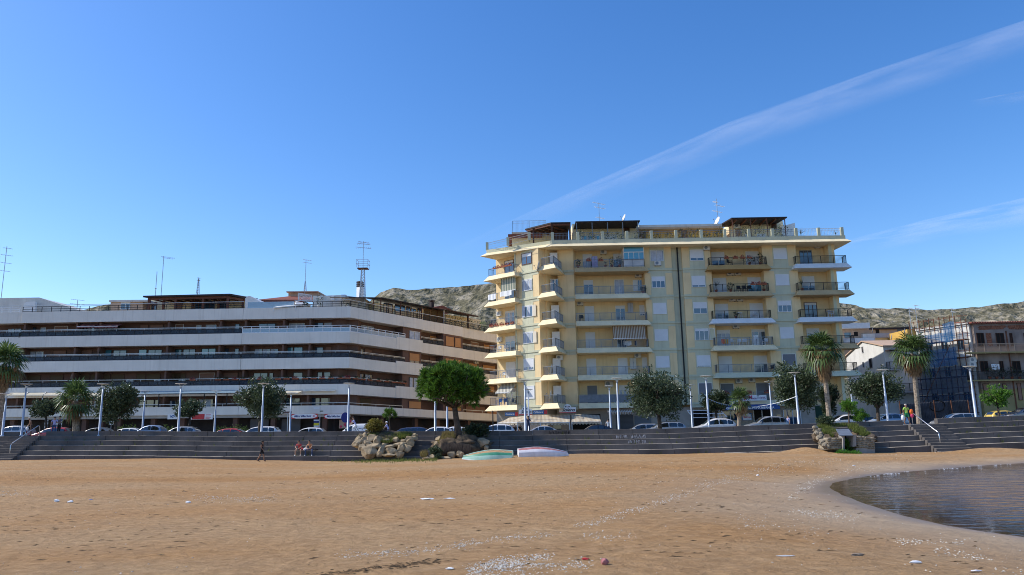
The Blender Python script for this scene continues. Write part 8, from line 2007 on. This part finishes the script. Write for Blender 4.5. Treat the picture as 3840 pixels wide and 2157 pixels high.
for i,s in enumerate(lo_s):flower_box(LF,s,-.06,BZ[3][1]+.62,("first","second","third","fourth","fifth","sixth","seventh","eighth","ninth","tenth","eleventh","twelfth","thirteenth","fourteenth","fifteenth","sixteenth")[i]+" terracotta flower box from the west on the banded front's lowest rail",.75,"terracotta boxes on the banded block's rails",'leaf_dark' if i%3 else 'flower',90)
for i,x in enumerate((300,400,490,610,720,820,890,960)):s=WF.sp('c',x,1370,-.1)[0];flower_box(WF,s,-.06,BZ[3][1]+.62,("first","second","third","fourth","fifth","sixth","seventh","eighth")[i]+" terracotta flower box from the corner on the banded wing's rail",.75,"terracotta boxes on the banded block's rails",'leaf_dark',80)
for r,x,lab in(('b',240,"dark bushy potted tree on the banded front's lowest balcony"),('b',380,"rounded potted plant next to the half-shuttered window"),('b',900,"tall potted plant with white blooms on the lowest balcony")):pot_plant(LF.pt(LF.sp(r,x,1300,-.6)[0],-.6,BZ[3][0]+.3),lab,1.7,.6,group="potted plants on the banded block")
pot_plant(LF.pt(LF.sp('a',1675,650,-.5)[0],-.5,BZ[1][0]+.3),"white-blossomed potted bush beside the dark red awning",1.9,.5,group="potted plants on the banded block");pot_plant(LF.pt(LF.sp('a',330,680,-.5)[0],-.5,BZ[1][0]+.3),"dark potted bush at the joint of the western bands",1.9,.5,group="potted plants on the banded block");pot_plant(LF.pt(LF.sp('a',1350,960,-.5)[0],-.5,BZ[2][0]+.3),"dark potted cypress behind the second rail",2.0,.45,group="potted plants on the banded block")
for i,(f,r,x,sp)in enumerate(((LF,'b',1785,0),(LF,'b',1975,0),(LF,'b',2300,1),(LF,'b',2490,0))):s=f.sp(r,x,345,-.35)[0];pot_plant(f.pt(min(s,-.4),-.5,TZ-.05),("small plant in a white urn on the banded roof edge","leafy shrub in a white urn on the banded roof edge","cactus in a white urn near the roof corner","bare white urn at the very roof corner")[i],(.5,1.6,1.3,.2)[i],.35,pot='white',spiky=bool(sp),group="white urns along the banded roof",potr=.28)
for i,x in enumerate((1560,1640,1740,1850,1960,2020,2080)):pot_plant(WF.pt(WF.sp('c',x,560,-.8)[0],-.8,TZ-.25),("tall climbing plant against the white pipe","dark fern","broad leafy shrub","round dark bush","tall shrub","bright yellow-green bush","small bush")[i]+" on the banded wing's roof terrace",(2.6,1.6,1.7,1.4,1.5,1.6,1.1)[i],.6,'leaf_citrus' if i==5 else 'leaf_dark',group="roof garden of the banded wing")
for i,x in enumerate((2130,2220,2300,2420,2520)):s=BF.sp('5x',x,400,.7)[0];pot_plant(BF.pt(s,.7,BF.sp('5x',x,430,.7)[1]),("dark","tall dark","rounded","wide dark","low dark")[i]+" potted plant on the old house's lower balcony, number "+("one","two","three","four","five")[i]+" from its washing line",(1.1,1.4,1.0,1.2,.9)[i],.45,group="potted plants on the old house")
# lattice trellises, lilac cabinet, boilers, laundry, chairs
def box_thing(name,label,cat,f,r,x0,x1,y0,y1,d0,d1,m,zmin=None):
    (s0,z1),(s1,z0)=f.sp(r,x0,y0,d1),f.sp(r,x1,y1,d1);z0=z0 if zmin is None else zmin;t=thing(name,label,cat,f.pt((s0+s1)/2,d0,z0));mb=MB();mb.fbox(f,s0,s1,d0,d1,z0,z1);mb.make("cabinet",m,t)
    mb=MB();c=(s0+s1)/2;mb.fbox(f,c-.02,c+.02,d1,d1+.012,z0+.05,z1-.05);mb.fbox(f,c+.05,c+.08,d1,d1+.03,(z0+z1)/2,(z0+z1)/2+.15);mb.make("handle",'grey_metal',t)
box_thing("storage_cabinet","tall lilac plastic cabinet on the top loggia balcony","cabinet",YF,'1',1518,1598,765,935,LD+.3,LD+.9,'lilac_cloth',LV[6]+.24)
box_thing("boiler_cabinet","cream boiler cabinet on the third floor loggia wall","boiler",YF,'3',2033,2122,698,842,LD+.02,LD+.4,'offwhite');box_thing("boiler_cabinet","grey boiler cabinet high on the fourth floor loggia wall","boiler",YF,'1',2005,2080,1395,1520,LD+.02,LD+.4,'grey_wall');box_thing("storage_cabinet","white folding panel leaning on the balcony with white chairs","cabinet",YF,'4',1208,1272,348,460,-.3,0,'plastic_white',LV[3]+.25)
def trellis(r,x0,x1,y0,y1,D,label):
    a,b=P(r,x0,y0,D),P(r,x1,y1,D);t=thing("trellis",label,"trellis",((a.x+b.x)/2,D,b.z),"wooden trellises on the roof");mb=MB();n=6;w,h=b.x-a.x,a.z-b.z
    for i in range(-n,n+1):
        for sg in(1,-1):
            pts=[(f,(f-i/n)*sg+(0 if sg>0 else 1))for f in(0,1)];p=[]
            for k in range(21):
                f=k/20;g=(f-i/n)if sg>0 else 1-(f-i/n)
                if 0<=g<=1:p.append((a.x+w*f,D,b.z+h*g))
            if len(p)>1:mb.bar(p[0],p[-1],.045)
    mb.make("lattice",'wood_red',t)
trellis('1',1955,2030,370,435,92.4,"small diamond trellis on the wall under the long canopy");trellis('2',985,1065,345,440,90.6,"tan diamond trellis beside the ribbed canopy's west post");trellis('2',330,415,365,455,90,"diamond trellis in front of the ochre roof wall");trellis('2',1420,1490,290,350,92.2,"small round-looking diamond trellis under the ribbed canopy")
YB2=lambda r,x,y:sx(r,x,y,.1)
for r,x,k,m,rz,lab in(('4',955,3,'plastic_white',.6,"white plastic chair at the west of the table with red towels near"),('4',1040,3,'plastic_white',.2,"white plastic chair just west of the white table"),('4',1095,3,'plastic_white',-.3,"white plastic chair tucked against the white table"),('4',1340,3,'plastic_white',-1.0,"white plastic chair alone at the east end of its balcony"),('2',980,5,'plastic_black',.1,"western of the three dark chairs on the brown balcony"),('2',1045,5,'plastic_black',0,"middle of the three dark chairs on the brown balcony"),('2',1105,5,'plastic_black',-.1,"eastern of the three dark chairs on the brown balcony"),('2',885,6,'plastic_black',.8,"single dark chair on the orange balcony"),('2',2040,4,'plastic_white',.4,"white chair on the east white balcony"),('2',1150,4,'plastic_white',.2,"white chair on the white balcony beside the small table"),('4',1390,2,'plastic_black',-.9,"dark chair in front of the half-open shutter"),('3',1385,4,'plastic_black',.2,"dark chairs heaped at the west end of the fourth floor balcony")):
    chair((YB2(r,x,400),88.75,LV[k]+.25),rz,m,lab,"chairs on the balconies")
table((YB2('4',1160,430),88.7,LV[3]+.25),'plastic_white',"white table among the white balcony chairs");table((YB2('2',2120,1370),88.7,LV[4]+.25),'plastic_white',"white table on the east white balcony");table((YB2('2',1030,1390),88.7,LV[4]+.25),'plastic_white',"small white table on the white balcony",.6)
for i,x in enumerate((255,350)):s=YL.sp('5',x,270,.3)[0];chair(YL.pt(s,.2,LV[1]+.25),-.7+i,'plastic_blue',("western","eastern")[i]+" blue chair on the lowest facet balcony","chairs on the balconies")
s=YL.sp('5',300,270,.3)[0];table(YL.pt(s,.3,LV[1]+.25),'plastic_blue',"blue table on the lowest facet balcony")
for i,x in enumerate((250,350)):s=YL.sp('3',x,630,.3)[0];chair(YL.pt(s,.2,LV[3]+.25),-.7+i,'plastic_white',("western","eastern")[i]+" white chair on the facet's third balcony","chairs on the balconies")
s=YL.sp('3',305,980,.3)[0];chair(YL.pt(s,.2,LV[2]+.25),-.7,'plastic_white',"white chair on the facet's second balcony","chairs on the balconies")
def laundry(f,s0,s1,d,z1,z0,m,label,cat="laundry"):mb=MB();n=8;vs=[f.pt(s0+(s1-s0)*i/n,d+.03*math.sin(i*1.7),z1 if j else z0+.05*math.sin(i))for i in range(n+1)for j in(0,1)];mb.add(vs+[v+Vector((0,.02,0))for v in vs],[(2*i,2*i+2,2*i+3,2*i+1)for i in range(n)]+[(18+2*i+1,18+2*i+3,18+2*i+2,18+2*i)for i in range(n)]);tag(mb.make("laundry",m,origin=f.pt(s0,d,z0)),label,cat,"washing on the balconies")
for r,x0,x1,k,m,lab in(('4',820,860,3,'orange_cloth',"orange towel drying on the balcony with white chairs"),('4',862,902,3,'yellow_cloth',"yellow towel drying beside the orange one"),('3',1945,2050,3,'white_cloth',"white patterned cloth drying under the striped awning"),('3',2092,2112,3,'navy_cloth',"narrow blue cloth drying under the striped awning")):laundry(YF,sx(r,x0,420,.3),sx(r,x1,420,.3),.35,LV[k]+1.05,LV[k]+.5,m,lab)
for i,(x0,x1)in enumerate(((2150,2220),(2228,2252))):laundry(BF,BF.sp('5x',x0,240,.6)[0],BF.sp('5x',x1,240,.6)[0],.6,BF.sp('5x',x0,228,.6)[1],BF.sp('5x',x0,300,.6)[1],'white_cloth',("wide white sheet","narrow white cloth")[i]+" drying on the old brown house's balcony")
laundry(YL,yl(110,1420,.9),yl(215,1395,.9),.9,LV[5]+1.15,LV[5]+.45,'white_cloth',"pale washing over the facet's fifth balcony rail");laundry(YL,yl(270,1390,.9),yl(430,1350,.9),.9,LV[5]+1.2,LV[5]+.6,'white_cloth',"white sheet over the facet's fifth balcony rail")
# light string between two lamp posts
def cable(a,b,sag,label,bulbs):
    t=thing("light_string",label,"light string",a.lerp(b,.5),"cables strung across the promenade");pts=[a.lerp(b,i/20)-Vector((0,0,sag*4*(i/20)*(1-i/20)))for i in range(21)];mb=MB();mb.tube(pts,.022,5);mb.make("wire",'light_metal',t);
    for p in pts[1:-1:2]:mb=MB();mb.blob(p-Vector((0,0,.05)),.05,1,0,1,1);mb.make("bulb",'sign_blue',t)
cable(at(2655,1495,67.8),at(2745,1520,70.8),.12,"blue light string from the lamp post to the young palm",1);cable(at(2790,1527,70.8),at(2988,1486,67.8),.25,"blue light string from the young palm to the dense tree's lamp post",1)
# two thin wooden poles on the sand side of the bar
for px,y0,D,lab in((1848,1540,72,"thin dark pole in front of the white off-roader"),(2140,1555,82.5,"thin dark post between the two bar awnings")):
    p=at(px,y0,D);z=road_z(p.x,D);t=thing("pole",lab,"pole",(p.x,D,z));mb=MB();mb.lathe((p.x,D,z),[(.06,0),(.05,p.z-z-.1),(.08,p.z-z-.08),(.03,p.z-z)],8);mb.make("shaft",'dark_metal',t)
